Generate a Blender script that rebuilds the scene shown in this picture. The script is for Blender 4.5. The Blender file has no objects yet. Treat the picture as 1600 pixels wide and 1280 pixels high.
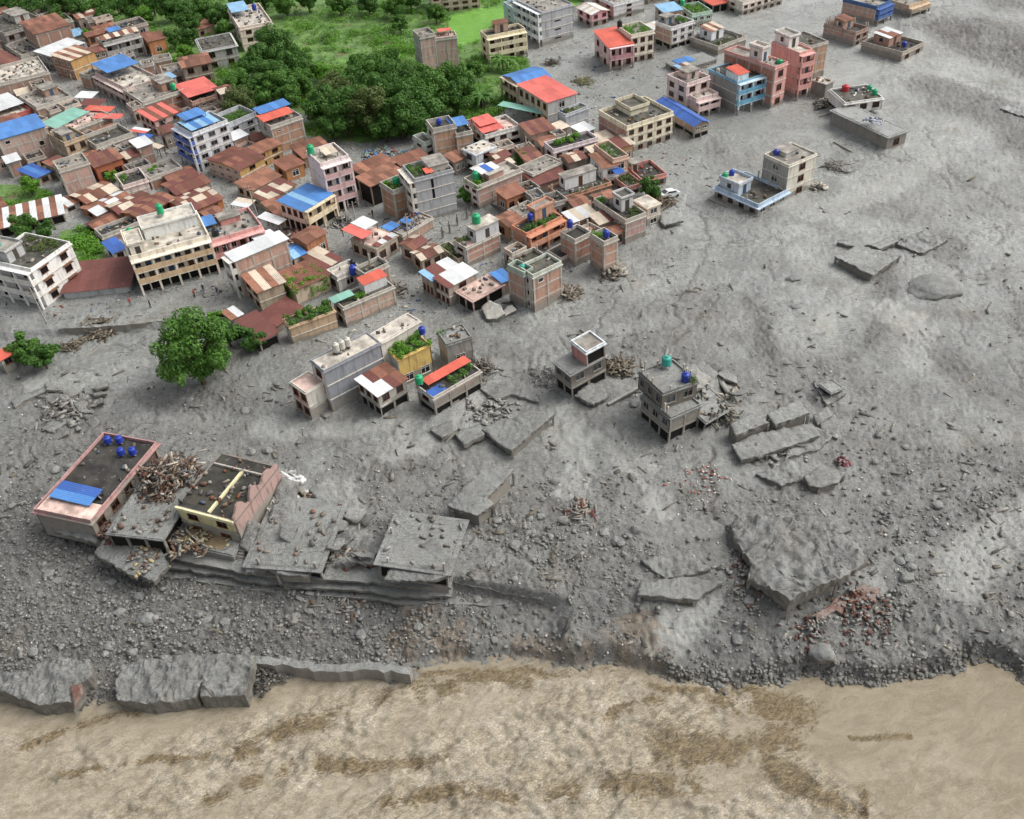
import bpy, bmesh, math, random
import numpy as np
from mathutils import Vector, Matrix, noise as mnoise
R = math.radians
random.seed(7)
SC = bpy.context.scene
COL = SC.collection

# ------------------------------------------------------------------ camera, sky, sun, exposure
FPX, PITCH, ROLL, CAMH = 1480.0, R(40.5), R(-4.6), 86.0      # focal length in photo pixels
_cp, _sp = math.cos(PITCH), math.sin(PITCH)
_f = np.array([0, _cp, -_sp]); _r = np.array([1., 0, 0]); _d = np.array([0, -_sp, -_cp])
AX = _r*math.cos(ROLL) - _d*math.sin(ROLL)
AY = _r*math.sin(ROLL) + _d*math.cos(ROLL)
cam = bpy.data.cameras.new('camera')
cam.sensor_width = 36.0; cam.lens = FPX/1600*36.0; cam.clip_start = 0.5; cam.clip_end = 6000
camo = bpy.data.objects.new('camera', cam); COL.objects.link(camo)
_m = Matrix.Identity(4)
for i in range(3):
    _m[i][0] = AX[i]; _m[i][1] = -AY[i]; _m[i][2] = -_f[i]
_m[2][3] = CAMH
camo.matrix_world = _m
SC.camera = camo

SUN_EL, SUN_AZ = R(50), R(80)           # overcast: broad, soft light
w = bpy.data.worlds.new('World'); SC.world = w; w.use_nodes = True
nt = w.node_tree; nt.nodes.clear()
sky = nt.nodes.new('ShaderNodeTexSky'); sky.sky_type = 'NISHITA'; sky.sun_disc = False
sky.sun_elevation = SUN_EL; sky.sun_rotation = SUN_AZ; sky.dust_density = 6.0; sky.air_density = 1.0; sky.ozone_density = 0.5
hs = nt.nodes.new('ShaderNodeHueSaturation'); hs.inputs['Saturation'].default_value = 0.3
bg = nt.nodes.new('ShaderNodeBackground'); bg.inputs['Strength'].default_value = 0.135
wo = nt.nodes.new('ShaderNodeOutputWorld')
nt.links.new(sky.outputs[0], hs.inputs['Color']); nt.links.new(hs.outputs[0], bg.inputs['Color']); nt.links.new(bg.outputs[0], wo.inputs['Surface'])
sl = bpy.data.lights.new('sun', 'SUN'); sl.energy = 1.1; sl.angle = R(50); sl.color = (1.0, .985, .965)
so = bpy.data.objects.new('sun', sl); COL.objects.link(so)
_sd = Vector((math.sin(SUN_AZ)*math.cos(SUN_EL), math.cos(SUN_AZ)*math.cos(SUN_EL), math.sin(SUN_EL)))
so.rotation_euler = (-_sd).to_track_quat('-Z', 'Y').to_euler(); so.location = (0, 0, 120)
vs = SC.view_settings; vs.view_transform = 'Standard'; vs.look = 'None'; vs.gamma = 1.0; vs.exposure = 0.56
vs.use_curve_mapping = False

# ------------------------------------------------------------------ photo pixels <-> places
def P(px, py, z=0.0):
    d = AX*((px-800)/FPX) + AY*((py-640)/FPX) + _f
    t = (z-CAMH)/d[2]
    return Vector((d[0]*t, d[1]*t, z))
def pix(x, y, z=0.0):
    v = np.array([x, y, z-CAMH]); k = FPX/(v @ _f)
    return 800+(v @ AX)*k, 640+(v @ AY)*k
def pix_np(x, y, z):
    z = z-CAMH
    den = y*_f[1]+z*_f[2]
    return (800+FPX*(x*AX[0]+y*AX[1]+z*AX[2])/den, 640+FPX*(x*AY[0]+y*AY[1]+z*AY[2])/den)
TILE = dict(a=(0, 0, 5), b=(300, 0, 5), c=(600, 0, 5), d=(860, 0, 5), e=(1120, 0, 5), f=(0, 220, 5), g=(280, 200, 5), h=(560, 180, 5),
            i=(780, 180, 5), j=(1080, 80, 5), k=(340, 340, 5), l=(600, 320, 5), m=(0, 480, 4), n=(430, 460, 4), o=(830, 480, 3.2), q=(30, 630, 3.077), p=(0, 0, 1))
def tp(tile, xy):
    ox, oy, s = TILE[tile]
    return ox+xy[0]/s, oy+xy[1]/s

# ------------------------------------------------------------------ object helpers
def tag(o, label=None, cat=None, group=None, kind=None):
    if label: o['label'] = label
    if cat: o['category'] = cat
    if group: o['group'] = group
    if kind: o['kind'] = kind
    return o
def empty(name, loc, label, cat, group=None):
    o = bpy.data.objects.new(name, None); COL.objects.link(o); o.location = loc; o.empty_display_size = .3
    return tag(o, label, cat, group)
def link(name, me, parent=None, loc=(0, 0, 0), rz=0.0, scale=None):
    o = bpy.data.objects.new(name, me); COL.objects.link(o)
    o.parent = parent; o.location = loc
    if rz: o.rotation_euler = (0, 0, rz)
    if scale: o.scale = scale
    return o
def mk(name, verts, faces, mat, smooth=False):
    me = bpy.data.meshes.new(name); me.from_pydata(verts, [], faces)
    if isinstance(mat, (list, tuple)):
        for m_ in mat: me.materials.append(m_)
    else: me.materials.append(mat)
    if smooth: me.polygons.foreach_set('use_smooth', [True]*len(me.polygons))
    return me
def mk_np(name, V, F, mat, smooth=False, matidx=None):
    """fast mesh from numpy arrays, F: (n,3) or (n,4)"""
    me = bpy.data.meshes.new(name); n, k = F.shape
    me.vertices.add(len(V)); me.vertices.foreach_set('co', np.ascontiguousarray(V, dtype=np.float32).ravel())
    me.loops.add(n*k); me.loops.foreach_set('vertex_index', np.ascontiguousarray(F, dtype=np.int32).ravel())
    me.polygons.add(n); me.polygons.foreach_set('loop_start', np.arange(0, n*k, k, dtype=np.int32))
    if smooth: me.polygons.foreach_set('use_smooth', np.ones(n, dtype=bool))
    for m_ in (mat if isinstance(mat, (list, tuple)) else [mat]): me.materials.append(m_)
    if matidx is not None: me.polygons.foreach_set('material_index', np.ascontiguousarray(matidx, dtype=np.int32))
    me.update(calc_edges=True)
    return me
BOXV = np.array([(x, y, z) for z in (-.5, .5) for y in (-.5, .5) for x in (-.5, .5)])
BOXF = np.array([(0, 2, 3, 1), (4, 5, 7, 6), (0, 1, 5, 4), (2, 6, 7, 3), (0, 4, 6, 2), (1, 3, 7, 5)])
_cube = {}
def cube(mat):
    if mat.name not in _cube: _cube[mat.name] = mk('box', BOXV.tolist(), BOXF.tolist(), mat)
    return _cube[mat.name]

# ------------------------------------------------------------------ materials
def s2l(c):
    c = c/255.0
    return c/12.92 if c <= .04045 else ((c+.055)/1.055)**2.4
def rgb(h):
    return tuple(s2l(int(h[i:i+2], 16)) for i in (0, 2, 4))
class NT:
    def __init__(s, tree): s.t = tree
    def n(s, typ, **kw):
        nd = s.t.nodes.new(typ)
        for k, v in kw.items(): setattr(nd, k, v)
        return nd
    def l(s, a, b): s.t.links.new(a, b)
    def math(s, op, a, b=None, c=None, clamp=False):
        nd = s.n('ShaderNodeMath', operation=op, use_clamp=clamp)
        for i, v in enumerate((a, b, c)):
            if v is None: continue
            if isinstance(v, (int, float)): nd.inputs[i].default_value = v
            else: s.l(v, nd.inputs[i])
        return nd.outputs[0]
    def mix(s, fac, a, b, blend='MIX'):
        nd = s.n('ShaderNodeMix', data_type='RGBA', blend_type=blend)
        for sock, v in ((nd.inputs[0], fac), (nd.inputs[6], a), (nd.inputs[7], b)):
            if isinstance(v, (int, float)): sock.default_value = v
            elif isinstance(v, tuple): sock.default_value = (*v[:3], 1)
            else: s.l(v, sock)
        return nd.outputs[2]
    def pos(s): return s.n('ShaderNodeNewGeometry').outputs['Position']
    def map(s, vec, scale=(1, 1, 1), rot=(0, 0, 0), loc=(0, 0, 0)):
        nd = s.n('ShaderNodeMapping'); s.l(vec, nd.inputs[0])
        nd.inputs[1].default_value = loc; nd.inputs[2].default_value = rot; nd.inputs[3].default_value = scale
        return nd.outputs[0]
    def noise(s, vec, scale=1.0, detail=4, rough=.55, dist=0.0):
        nd = s.n('ShaderNodeTexNoise'); s.l(vec, nd.inputs['Vector'])
        nd.inputs['Scale'].default_value = scale; nd.inputs['Detail'].default_value = detail; nd.inputs['Roughness'].default_value = rough
        nd.inputs['Distortion'].default_value = dist
        return nd.outputs['Fac']
    def ramp(s, fac, lo, hi, a=0.0, b=1.0):
        nd = s.n('ShaderNodeMapRange', interpolation_type='SMOOTHSTEP'); s.l(fac, nd.inputs[0])
        for i, v in enumerate((lo, hi, a, b)): nd.inputs[i+1].default_value = v
        return nd.outputs[0]
    def bump(s, h, strength=.3, dist=.1):
        nd = s.n('ShaderNodeBump'); nd.inputs['Strength'].default_value = strength; nd.inputs['Distance'].default_value = dist
        s.l(h, nd.inputs['Height']); return nd.outputs[0]
def newmat(name):
    m = bpy.data.materials.new(name); m.use_nodes = True
    t = NT(m.node_tree); m.node_tree.nodes.clear()
    out = t.n('ShaderNodeOutputMaterial'); b = t.n('ShaderNodeBsdfPrincipled'); t.l(b.outputs[0], out.inputs[0])
    return m, t, b
MUD = rgb('85837d')
# mud line left on walls by the flood: a stain that follows height above the ground
def make_splash():
    g = bpy.data.node_groups.new('mud_line', 'ShaderNodeTree')
    g.interface.new_socket('Color', in_out='INPUT', socket_type='NodeSocketColor')
    g.interface.new_socket('Color', in_out='OUTPUT', socket_type='NodeSocketColor')
    t = NT(g); gi = t.n('NodeGroupInput'); go = t.n('NodeGroupOutput')
    p = t.pos(); sx = t.n('ShaderNodeSeparateXYZ'); t.l(p, sx.inputs[0])
    base = t.ramp(sx.outputs[0], -40, 30, .1, 1.6)
    near = t.ramp(sx.outputs[1], 80, 143, 2.8, 0.0)
    line = t.math('ADD', base, near)
    nz = t.noise(p, .35, 5, .6)
    line = t.math('ADD', line, t.math('MULTIPLY', t.math('SUBTRACT', nz, .5), 2.2))
    dz = t.math('SUBTRACT', line, sx.outputs[2])
    f = t.ramp(dz, -.15, .35, 0, .9)
    spl = t.ramp(t.noise(p, 1.3, 6, .75), .55, .68, 0, .55)
    f2 = t.math('MULTIPLY', spl, t.ramp(sx.outputs[2], 1, 9, 1, .15))
    f = t.math('MAXIMUM', f, f2)
    mudc = t.mix(t.noise(p, 1.1, 4, .6), rgb('6f6a62'), rgb('9a968d'))
    t.l(t.mix(f, gi.outputs[0], mudc), go.inputs[0])
    return g
SPL = make_splash()
_mats = {}
def wall(col, dirt=.75, rough=.9, brick=False, mud=True):
    key = ('w', col, dirt, brick, mud)
    if key in _mats: return _mats[key]
    m, t, b = newmat('wall_'+col)
    p = t.pos(); c = rgb(col); g_ = sum(c)/3; c = tuple(x*.84+g_*.16 for x in c)
    dirt = min(.95, dirt*1.4); dark = tuple(x*.30+.012 for x in c)
    n1 = t.ramp(t.noise(t.map(p, (1.5, 1.5, .22)), 1.1, 6, .68), .47, .70, 0, dirt)
    n2 = t.ramp(t.noise(p, .45, 5, .6), .4, .75, 0, dirt*.55)
    base = t.mix(n2, c, tuple(x*.68+.03 for x in c))
    if brick:
        v = t.noise(t.map(p, (5, 5, 13)), 1.0, 3, .7)
        base = t.mix(t.ramp(v, .3, .7, 0, 1), tuple(x*.72 for x in c), tuple(min(1, x*1.2+.03) for x in c))
        base = t.mix(n2, base, tuple(x*.5+.10 for x in c))
        base = t.mix(t.ramp(t.noise(p, .8, 5, .7), .52, .72, 0, .5), base, rgb('b9aca0'))
    base = t.mix(n1, base, dark)
    oi = t.n('ShaderNodeObjectInfo')
    base = t.mix(t.math('MULTIPLY', oi.outputs['Random'], .16), base, tuple(x*.6 for x in c))
    if mud:
        g = t.n('ShaderNodeGroup'); g.node_tree = SPL; t.l(base, g.inputs[0]); base = g.outputs[0]
    t.l(base, b.inputs['Base Color']); b.inputs['Roughness'].default_value = rough
    b.inputs['Specular IOR Level'].default_value = .25
    t.l(t.bump(t.noise(p, 4, 5, .7), .35, .06), b.inputs['Normal'])
    _mats[key] = m
    return m
def deck(col, moss=.5, wet=.0):
    key = ('d', col, moss)
    if key in _mats: return _mats[key]
    m, t, b = newmat('deck_'+col)
    p = t.pos(); c = rgb(col)
    base = t.mix(t.ramp(t.noise(p, .5, 6, .65), .35, .7), tuple(x*.55 for x in c), tuple(min(1, x*1.35) for x in c))
    base = t.mix(t.ramp(t.noise(p, .33, 5, .7), .5, .68, 0, moss), base, rgb('3f4432'))
    base = t.mix(t.ramp(t.noise(p, 1.3, 5, .7), .6, .7, 0, .6), base, rgb('9a948a'))
    t.l(base, b.inputs['Base Color']); t.l(t.ramp(t.noise(p, .3, 3), .4, .6, .35, .9), b.inputs['Roughness'])
    b.inputs['Specular IOR Level'].default_value = .3
    t.l(t.bump(t.noise(p, 5, 5, .7), .4, .05), b.inputs['Normal'])
    _mats[key] = m
    return m
def sheet(col, rust=.35, rough=.5, spread=.5):
    key = ('s', col, rust)
    if key in _mats: return _mats[key]
    m, t, b = newmat('sheet_'+col)
    p = t.pos(); c = rgb(col); oi = t.n('ShaderNodeObjectInfo')
    base = t.mix(oi.outputs['Random'], tuple(x*(1-spread*.55) for x in c), tuple(min(1, x*(1+spread*.35)) for x in c))
    base = t.mix(t.ramp(t.noise(p, .9, 6, .7), .45, .72, 0, rust), base, rgb('5a3d30'))
    base = t.mix(t.ramp(t.noise(p, 2.4, 4, .7), .58, .75, 0, .5), base, rgb('a39a90'))
    t.l(base, b.inputs['Base Color']); b.inputs['Roughness'].default_value = rough; b.inputs['Specular IOR Level'].default_value = .35
    _mats[key] = m
    return m
def flat(col, rough=.6, var=.2, name=None):
    key = ('f', col, rough)
    if key in _mats: return _mats[key]
    m, t, b = newmat(name or 'paint_'+col)
    c = rgb(col); p = t.pos()
    base = t.mix(t.ramp(t.noise(p, 2.2, 5, .65), .35, .75, 0, 1), c, tuple(x*(1-var*1.6) for x in c))
    t.l(base, b.inputs['Base Color']); b.inputs['Roughness'].default_value = rough; b.inputs['Specular IOR Level'].default_value = .35
    _mats[key] = m
    return m
def glassmat():
    m, t, b = newmat('dark_glass')
    oi = t.n('ShaderNodeObjectInfo')
    c = t.mix(t.ramp(oi.outputs['Random'], .55, 1.0), (.012, .013, .015), (.07, .075, .08))
    t.l(c, b.inputs['Base Color']); b.inputs['Roughness'].default_value = .18
    return m
GLASS = glassmat()
def leafmat(name, cols, trans=.25):
    m, t, b = newmat(name)
    p = t.pos(); oi = t.n('ShaderNodeObjectInfo')
    n = t.noise(p, .9, 3, .6); n2 = t.noise(p, 5.0, 2, .6)
    f = t.math('ADD', t.math('MULTIPLY', t.ramp(n, .3, .7), .55), t.math('MULTIPLY', t.ramp(n2, .3, .7), .45))
    c = t.mix(f, cols[0], cols[1])
    c = t.mix(t.math('MULTIPLY', oi.outputs['Random'], .7), c, cols[2])
    t.l(c, b.inputs['Base Color']); b.inputs['Roughness'].default_value = .55; b.inputs['Specular IOR Level'].default_value = .3
    out = [x for x in t.t.nodes if x.type == 'OUTPUT_MATERIAL'][0]
    tr = t.n('ShaderNodeBsdfTranslucent'); t.l(c, tr.inputs[0]); mx = t.n('ShaderNodeMixShader'); mx.inputs[0].default_value = trans
    t.l(b.outputs[0], mx.inputs[1]); t.l(tr.outputs[0], mx.inputs[2]); t.l(mx.outputs[0], out.inputs[0])
    return m
LEAF_DARK = leafmat('leaf_dark', ((.028, .085, .013), (.10, .22, .036), (.065, .155, .025)))
LEAF_MID = leafmat('leaf_mid', ((.04, .11, .015), (.12, .26, .04), (.085, .19, .03)))
LEAF_BRIGHT = leafmat('leaf_bright', ((.06, .17, .012), (.18, .38, .04), (.12, .28, .03)))
LEAF_OLIVE = leafmat('leaf_olive', ((.05, .09, .02), (.14, .18, .05), (.09, .12, .035)))
BARK = flat('5b4c3e', .9, .4, 'bark')
CONC = wall('a8a39a', .5); CONCD = wall('77736b', .5); RAWC = wall('b9b2a6', .45)
# ------------------------------------------------------------------ noise on arrays
def _hash(ix, iy, seed):
    h = (ix.astype(np.int64)*374761393 + iy.astype(np.int64)*668265263 + seed*1442695041) & 0xffffffff
    h = ((h ^ (h >> 13))*1274126177) & 0xffffffff
    return ((h ^ (h >> 16)) & 0xffff)/65535.0
def vnoise(x, y, seed=0):
    ix = np.floor(x); iy = np.floor(y); fx = x-ix; fy = y-iy
    fx = fx*fx*fx*(fx*(fx*6-15)+10); fy = fy*fy*fy*(fy*(fy*6-15)+10)
    a = _hash(ix, iy, seed); b = _hash(ix+1, iy, seed); c = _hash(ix, iy+1, seed); d = _hash(ix+1, iy+1, seed)
    return (a*(1-fx)+b*fx)*(1-fy)+(c*(1-fx)+d*fx)*fy
def fbm(x, y, oct=4, seed=0, gain=.5):
    s = 0; a = 1; t = 0
    for i in range(oct):
        s = s+a*vnoise(x*2**i+i*17.3, y*2**i-i*9.1, seed+i); t += a; a *= gain
    return s/t
def sst(x, a, b):
    t = np.clip((x-a)/(b-a), 0, 1); return t*t*(3-2*t)
def pl_dist(x, y, pts):
    """distance to a polyline and signed side (positive on its left going along it)"""
    best = np.full(x.shape, 1e9); sg = np.zeros(x.shape); al = np.zeros(x.shape); run = 0.0
    for (x0, y0), (x1, y1) in zip(pts[:-1], pts[1:]):
        dx, dy = x1-x0, y1-y0; L2 = dx*dx+dy*dy
        t = np.clip(((x-x0)*dx+(y-y0)*dy)/L2, 0, 1)
        d = np.hypot(x-x0-t*dx, y-y0-t*dy)
        m_ = d < best; best = np.where(m_, d, best)
        sg = np.where(m_, np.sign(dx*(y-y0)-dy*(x-x0)), sg); al = np.where(m_, run+t*math.sqrt(L2), al); run += math.sqrt(L2)
    return best, sg
def inpoly(x, y, poly):
    c = np.zeros(x.shape, bool); j = len(poly)-1
    for i in range(len(poly)):
        xi, yi = poly[i]; xj, yj = poly[j]
        if yi != yj: c ^= ((yi > y) != (yj > y)) & (x < (xj-xi)*(y-yi)/(yj-yi)+xi)
        j = i
    return c
def wpts(px, z=0.0): return [tuple(P(a, b, z)[:2]) for a, b in px]

# ------------------------------------------------------------------ the ground: one displaced sheet
WZ = -4.2
BANK = [(-400, 1075), (-150, 1082), (0, 1088), (100, 1092), (180, 1100), (300, 1100), (400, 1085), (420, 1068), (460, 1056), (530, 1056), (640, 1064), (640, 1052), (622, 1046), (622, 1036),
        (690, 1030), (800, 1026), (850, 1034), (900, 1041), (930, 1033), (960, 1036), (1010, 1046), (1055, 1062), (1130, 1072), (1185, 1066), (1235, 1060),
        (1258, 1050), (1320, 1062), (1370, 1064), (1440, 1054), (1490, 1048), (1510, 1030), (1550, 1028), (1580, 1045), (1610, 1080), (1660, 1110), (1800, 1140), (2100, 1170)]
WALLTOP = [(-300, 740), (-60, 770), (55, 792), (150, 828), (255, 868), (380, 893), (600, 910), (700, 916), (855, 942), (940, 950), (1100, 930), (1250, 960), (1500, 940), (1800, 960), (2100, 980)]
ROADEDGE = [(-500, 560), (-100, 526), (90, 512), (210, 505), (300, 499), (350, 490), (420, 470)]
step = 2.5
gu = np.arange(-330, 1930.1, step); gv = np.concatenate([np.arange(-300, 0, 5.0), np.arange(0, 1290, step), np.arange(1290, 1800, 8.0)])
U, Vv = np.meshgrid(gu, gv)
D = AX[None, None, :]*((U-800)/FPX)[..., None]+AY[None, None, :]*((Vv-640)/FPX)[..., None]+_f
T_ = -CAMH/D[..., 2]
GX = D[..., 0]*T_; GY = D[..., 1]*T_
bank_w = wpts(BANK, WZ); wall_w = wpts(WALLTOP, 0.0); road_w = wpts(ROADEDGE, 0.0)
db, sb = pl_dist(GX, GY, bank_w); db = db*np.where(inpoly(GX, GY, bank_w+[(900, 900), (-900, 900)]), 1, -1)
wob = (fbm(GX*.5, GY*.5, 3, 5)-.5)*1.6
db = db+wob*.6
dw, sw = pl_dist(GX, GY, wall_w); dw = dw*sw
# how cliff-like the terrace edge is, along the picture
hard = sst(U, 40, 75)*(1-sst(U, 850, 900))
lowa = np.where(db > 0, -4.2+1.5*sst(db, 0, 10)+(.4+.6*sst(U, 610, 640)*(1-sst(U, 1040, 1090)))*sst(db, 0, .9), -4.2-1.8*sst(-db, 0, 4))
wfac = hard*sst(dw, .9, 1.5)+(1-hard)*sst(dw+wob*2, -10.5, 6.5)
wfac = wfac*sst(db, 0, 1.2)
Z = lowa+(0-lowa)*wfac
dr, sr = pl_dist(GX, GY, road_w); dr = dr*sr
fade = 1-sst(U, 330, 470)
Z = Z-1.25*fade*sst(-dr, -.15, .35)*np.exp(-np.clip(-dr, 0, None)/22)*wfac
# general relief
TOWN = [(-400, 520), (350, 480), (480, 540), (620, 500), (760, 480), (900, 440), (1060, 340), (1110, 200), (1320, 230), (1400, 60), (1450, -300), (-400, -300)]
town = inpoly(U, Vv, TOWN).astype(float)
open_ = 1-town
rg = fbm(GX*.06, GY*.06, 4, 11)
Z = Z+open_*(rg-.5)*1.3*sst(db, 0, 6)
z2 = fbm(GX*.33, GY*.33, 4, 21)
Z = Z+(z2-.5)*(.26*open_+.12)*sst(db, -.5, 2)
# gravel / rough ground
GRAV = [([(1446, 51), (1469, 32), (1506, 28), (1562, 36), (1640, 62), (1640, 150), (1572, 112), (1487, 84), (1459, 62)], .95),
        ([(1412, 150), (1431, 129), (1469, 122), (1515, 135), (1562, 156), (1640, 154), (1640, 280), (1544, 206), (1487, 178), (1450, 165)], .8),
        ([(1520, -40), (1700, -40), (1700, 40), (1600, 25), (1530, 10)], .8),
        ([(1420, 350), (1480, 355), (1510, 375), (1500, 415), (1420, 405), (1395, 380)], .7),
        ([(0, 585), (80, 600), (170, 640), (190, 700), (60, 780), (-100, 760), (-100, 600)], .45),
        ([(200, 620), (330, 600), (420, 620), (400, 660), (260, 660)], .75),
        ([(560, 730), (700, 700), (860, 700), (1000, 760), (1120, 800), (1130, 930), (900, 950), (720, 900), (600, 850)], .36),
        ([(1160, 720), (1330, 690), (1450, 700), (1640, 720), (1640, 820), (1480, 815), (1330, 830), (1180, 830)], .42),
        ([(900, 530), (1000, 545), (1060, 500), (1130, 560), (1230, 600), (1150, 640), (1000, 570), (900, 590)], .5),
        ([(1380, 960), (1640, 900), (1640, 1060), (1380, 1060)], .5)]
gr = np.zeros_like(U)
nzm = (fbm(GX*.12, GY*.12, 5, 33)-.5)*170
for poly, val in GRAV:
    gr = np.maximum(gr, np.where(inpoly(U+nzm*.5, Vv+nzm*.35, poly), val, 0))
for line, wd, val in [([(1385, 420), (1385, 490), (1345, 540), (1285, 580)], 1.8, .8), ([(1168, 470), (1205, 560), (1245, 640)], 1.6, .8), ([(1440, 530), (1500, 580), (1600, 640)], 2.2, .6),
                      ([(1600, 470), (1520, 492), (1440, 490)], .8, .7), ([(960, 560), (1000, 530), (1050, 520), (1070, 480)], 1.8, .6), ([(700, 520), (760, 545), (830, 560)], 2.0, .5),
                      ([(1180, 20), (1240, 60), (1300, 90)], .6, .3), ([(1380, 20), (1480, 110), (1600, 180)], .7, .7)]:
    d_, _s = pl_dist(GX, GY, wpts(line)); gr = np.maximum(gr, val*(1-sst(d_+nzm*.03, wd*.5, wd*1.3)))
gr = np.maximum(gr, np.where((dw < 0) & (Vv > 700), .9-.42*sst(U, 640, 760), 0)*sst(db, 0, 1))
gr = np.maximum(gr, open_*sst(fbm(GX*.13, GY*.13, 5, 41), .54, .68)*.5)*(.7+.5*fbm(GX*.3, GY*.3, 4, 43))
_k = 3
gs = np.pad(gr, _k, mode='edge'); gr = sum(gs[i:i+gr.shape[0], j:j+gr.shape[1]] for i in range(0, 2*_k+1, 2) for j in range(0, 2*_k+1, 2))/16.0
lump = fbm(GX*1.1, GY*1.1, 4, 51); rid = 1-np.abs(2*fbm(GX*.8+3, GY*.8, 3, 61)-1)
Z = Z+gr*(lump-.5)*.7+gr*(fbm(GX*2.6, GY*2.6, 2, 71)-.5)*.7
# flow ridges left by the mud: long across-slope waves turning with the current
ang = R(-35)+R(70)*(fbm(GX*.018, GY*.018, 2, 121)-.5)*2; fa = GX*np.cos(ang)+GY*np.sin(ang); fb = -GX*np.sin(ang)+GY*np.cos(ang); wr = 3*(fbm(GX*.2, GY*.2, 3, 123)-.5)
flow = 1-np.abs(2*fbm(fa*.09+wr*.2, fb*.42+wr*1.6, 5, 125, .62)-1)
Z = Z+open_*(flow-.6)*.22*sst(db, 0, 3)*(1-.5*sst(GY, 150, 210))*(.4+.6*sst(fbm(GX*.05+7, GY*.05, 2, 127), .35, .6))
Z = Z+open_*(fbm(GX*2.6, GY*2.6, 3, 129)-.5)*.2*(.25+sst(fbm(GX*.16, GY*.16, 3, 131), .4, .6))
lowr = sst(Vv, 480, 760)*sst(fbm(GX*.10, GY*.10, 4, 83), .33, .55)*open_; gr = np.clip(np.maximum(gr, 1.0*lowr*fbm(GX*.5, GY*.5, 3, 85)+.1*lowr), 0, 1)
Z = Z+open_*(1-gr)*(fbm(GX*1.6, GY*1.6, 3, 81)-.5)*(.22+.2*lowr)+lowr*((1-np.abs(2*fbm(GX*1.9, GY*1.9, 3, 87)-1))-.5)*.28
# running-water channels: incised, branching
wx = GX+6*(fbm(GX*.12, GY*.12, 3, 91)-.5); wy = GY+6*(fbm(GX*.12+40, GY*.12, 3, 92)-.5)
ch = np.abs(2*fbm(wx*.16, wy*.10, 3, 95)-1)
chan = (1-sst(ch, .0, .035))*open_*sst(fbm(GX*.07, GY*.07, 2, 97), .42, .55)
ch2 = np.abs(2*fbm(wx*.45+9, wy*.28, 3, 99)-1)
chan = np.maximum(chan, (1-sst(ch2, .0, .03))*open_*.6*sst(fbm(GX*.09+5, GY*.09, 2, 98), .5, .6))
for line, wd in [([(560, 742), (600, 700), (640, 640), (660, 615)], .25), ([(1055, 520), (1062, 470), (1085, 430), (1110, 380), (1095, 330)], .3), ([(970, 450), (935, 515), (905, 560)], .25),
                 ([(1120, 470), (1075, 520), (1050, 540)], .35), ([(1040, 300), (1120, 340), (1200, 330)], .2), ([(1440, 200), (1480, 270), (1600, 330)], .3), ([(1150, 870), (1120, 800), (1110, 700)], .35),
                 ([(870, 660), (905, 720), (915, 780)], .3), ([(960, 690), (1020, 760), (1045, 800)], .9), ([(1500, 300), (1420, 240), (1370, 200)], .25), ([(530, 760), (548, 820), (540, 880)], .9)]:
    d_, _s = pl_dist(GX+(z2-.5)*3, GY+(lump-.5)*1.5, wpts(line)); chan = np.maximum(chan, 1-sst(d_, wd*.3, wd))
silt = np.zeros_like(U)
for line, wd in [([(955, 680), (1005, 745), (1040, 800)], 1.8), ([(528, 755), (550, 815), (540, 890)], 1.7), ([(655, 620), (640, 680), (600, 720)], 1.8), ([(870, 650), (905, 700), (900, 760)], 2.6), ([(1640, 800), (1560, 840), (1500, 900)], 3.2), ([(1095, 930), (1070, 965), (1030, 985)], 2.2), ([(1380, 480), (1440, 520), (1430, 560)], 2.4),
                 ([(760, 610), (720, 660), (660, 700)], 1.4), ([(1290, 520), (1330, 470), (1350, 430)], 2.0), ([(220, 560), (130, 600), (60, 590)], 2.2), ([(1190, 300), (1290, 330), (1380, 300), (1480, 240)], 3.0), ([(1400, 90), (1470, 110), (1600, 160)], 2.0), ([(420, 660), (520, 680), (600, 660)], 2.0)]:
    d_, _s = pl_dist(GX+(z2-.5)*5, GY+(z2-.5)*4, wpts(line)); silt = np.maximum(silt, 1-sst(d_+(lump-.5)*1.2, wd*.6, wd*1.3))
gr = gr*(1-.9*silt); chan = chan*(1-.6*silt)
Z = Z-chan*.18*sst(db, 1, 3)-silt*.12
GREEN = [[(-400, -300), (795, -300), (800, 5), (795, 60), (835, 112), (785, 120), (800, 165), (720, 205), (560, 222), (478, 214), (478, 178), (440, 165), (372, 190), (335, 140), (262, 102), (225, 60), (160, 40), (80, 30), (-400, 20)],
         [(-200, 285), (60, 292), (88, 312), (90, 330), (0, 335), (-200, 345)], [(96, 362), (135, 355), (178, 418), (110, 420), (88, 400)], [(880, -40), (930, -40), (900, 10), (885, 40), (880, 10)]]
FIELD = [[(704, 24), (790, 8), (795, 32), (765, 42), (760, 62), (715, 74), (700, 48)], [(530, 95), (620, 80), (640, 88), (560, 103)], [(880, -10), (925, -20), (900, 12)]]
green = np.zeros_like(U); fieldm = np.zeros_like(U)
for poly in GREEN: green = np.maximum(green, inpoly(U+nzm*.1, Vv+nzm*.06, poly))
for poly in FIELD: fieldm = np.maximum(fieldm, inpoly(U, Vv, poly))
Z = Z+green*(fbm(GX*.25, GY*.25, 3, 103)-.4)*.5*(1-fieldm)
Z = np.where(town > .5, np.where(dr*fade > -.2, Z, Z), Z)
def hz(x, y):
    """height of the ground at a place"""
    u, v = pix(x, y, 0.0)
    i = min(max(np.interp(v, gv, np.arange(len(gv))), 0), len(gv)-1.001); j = min(max((u-gu[0])/step, 0), len(gu)-1.001)
    i0, j0 = int(i), int(j); a, b = i-i0, j-j0
    return float((Z[i0, j0]*(1-b)+Z[i0, j0+1]*b)*(1-a)+(Z[i0+1, j0]*(1-b)+Z[i0+1, j0+1]*b)*a)
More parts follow.
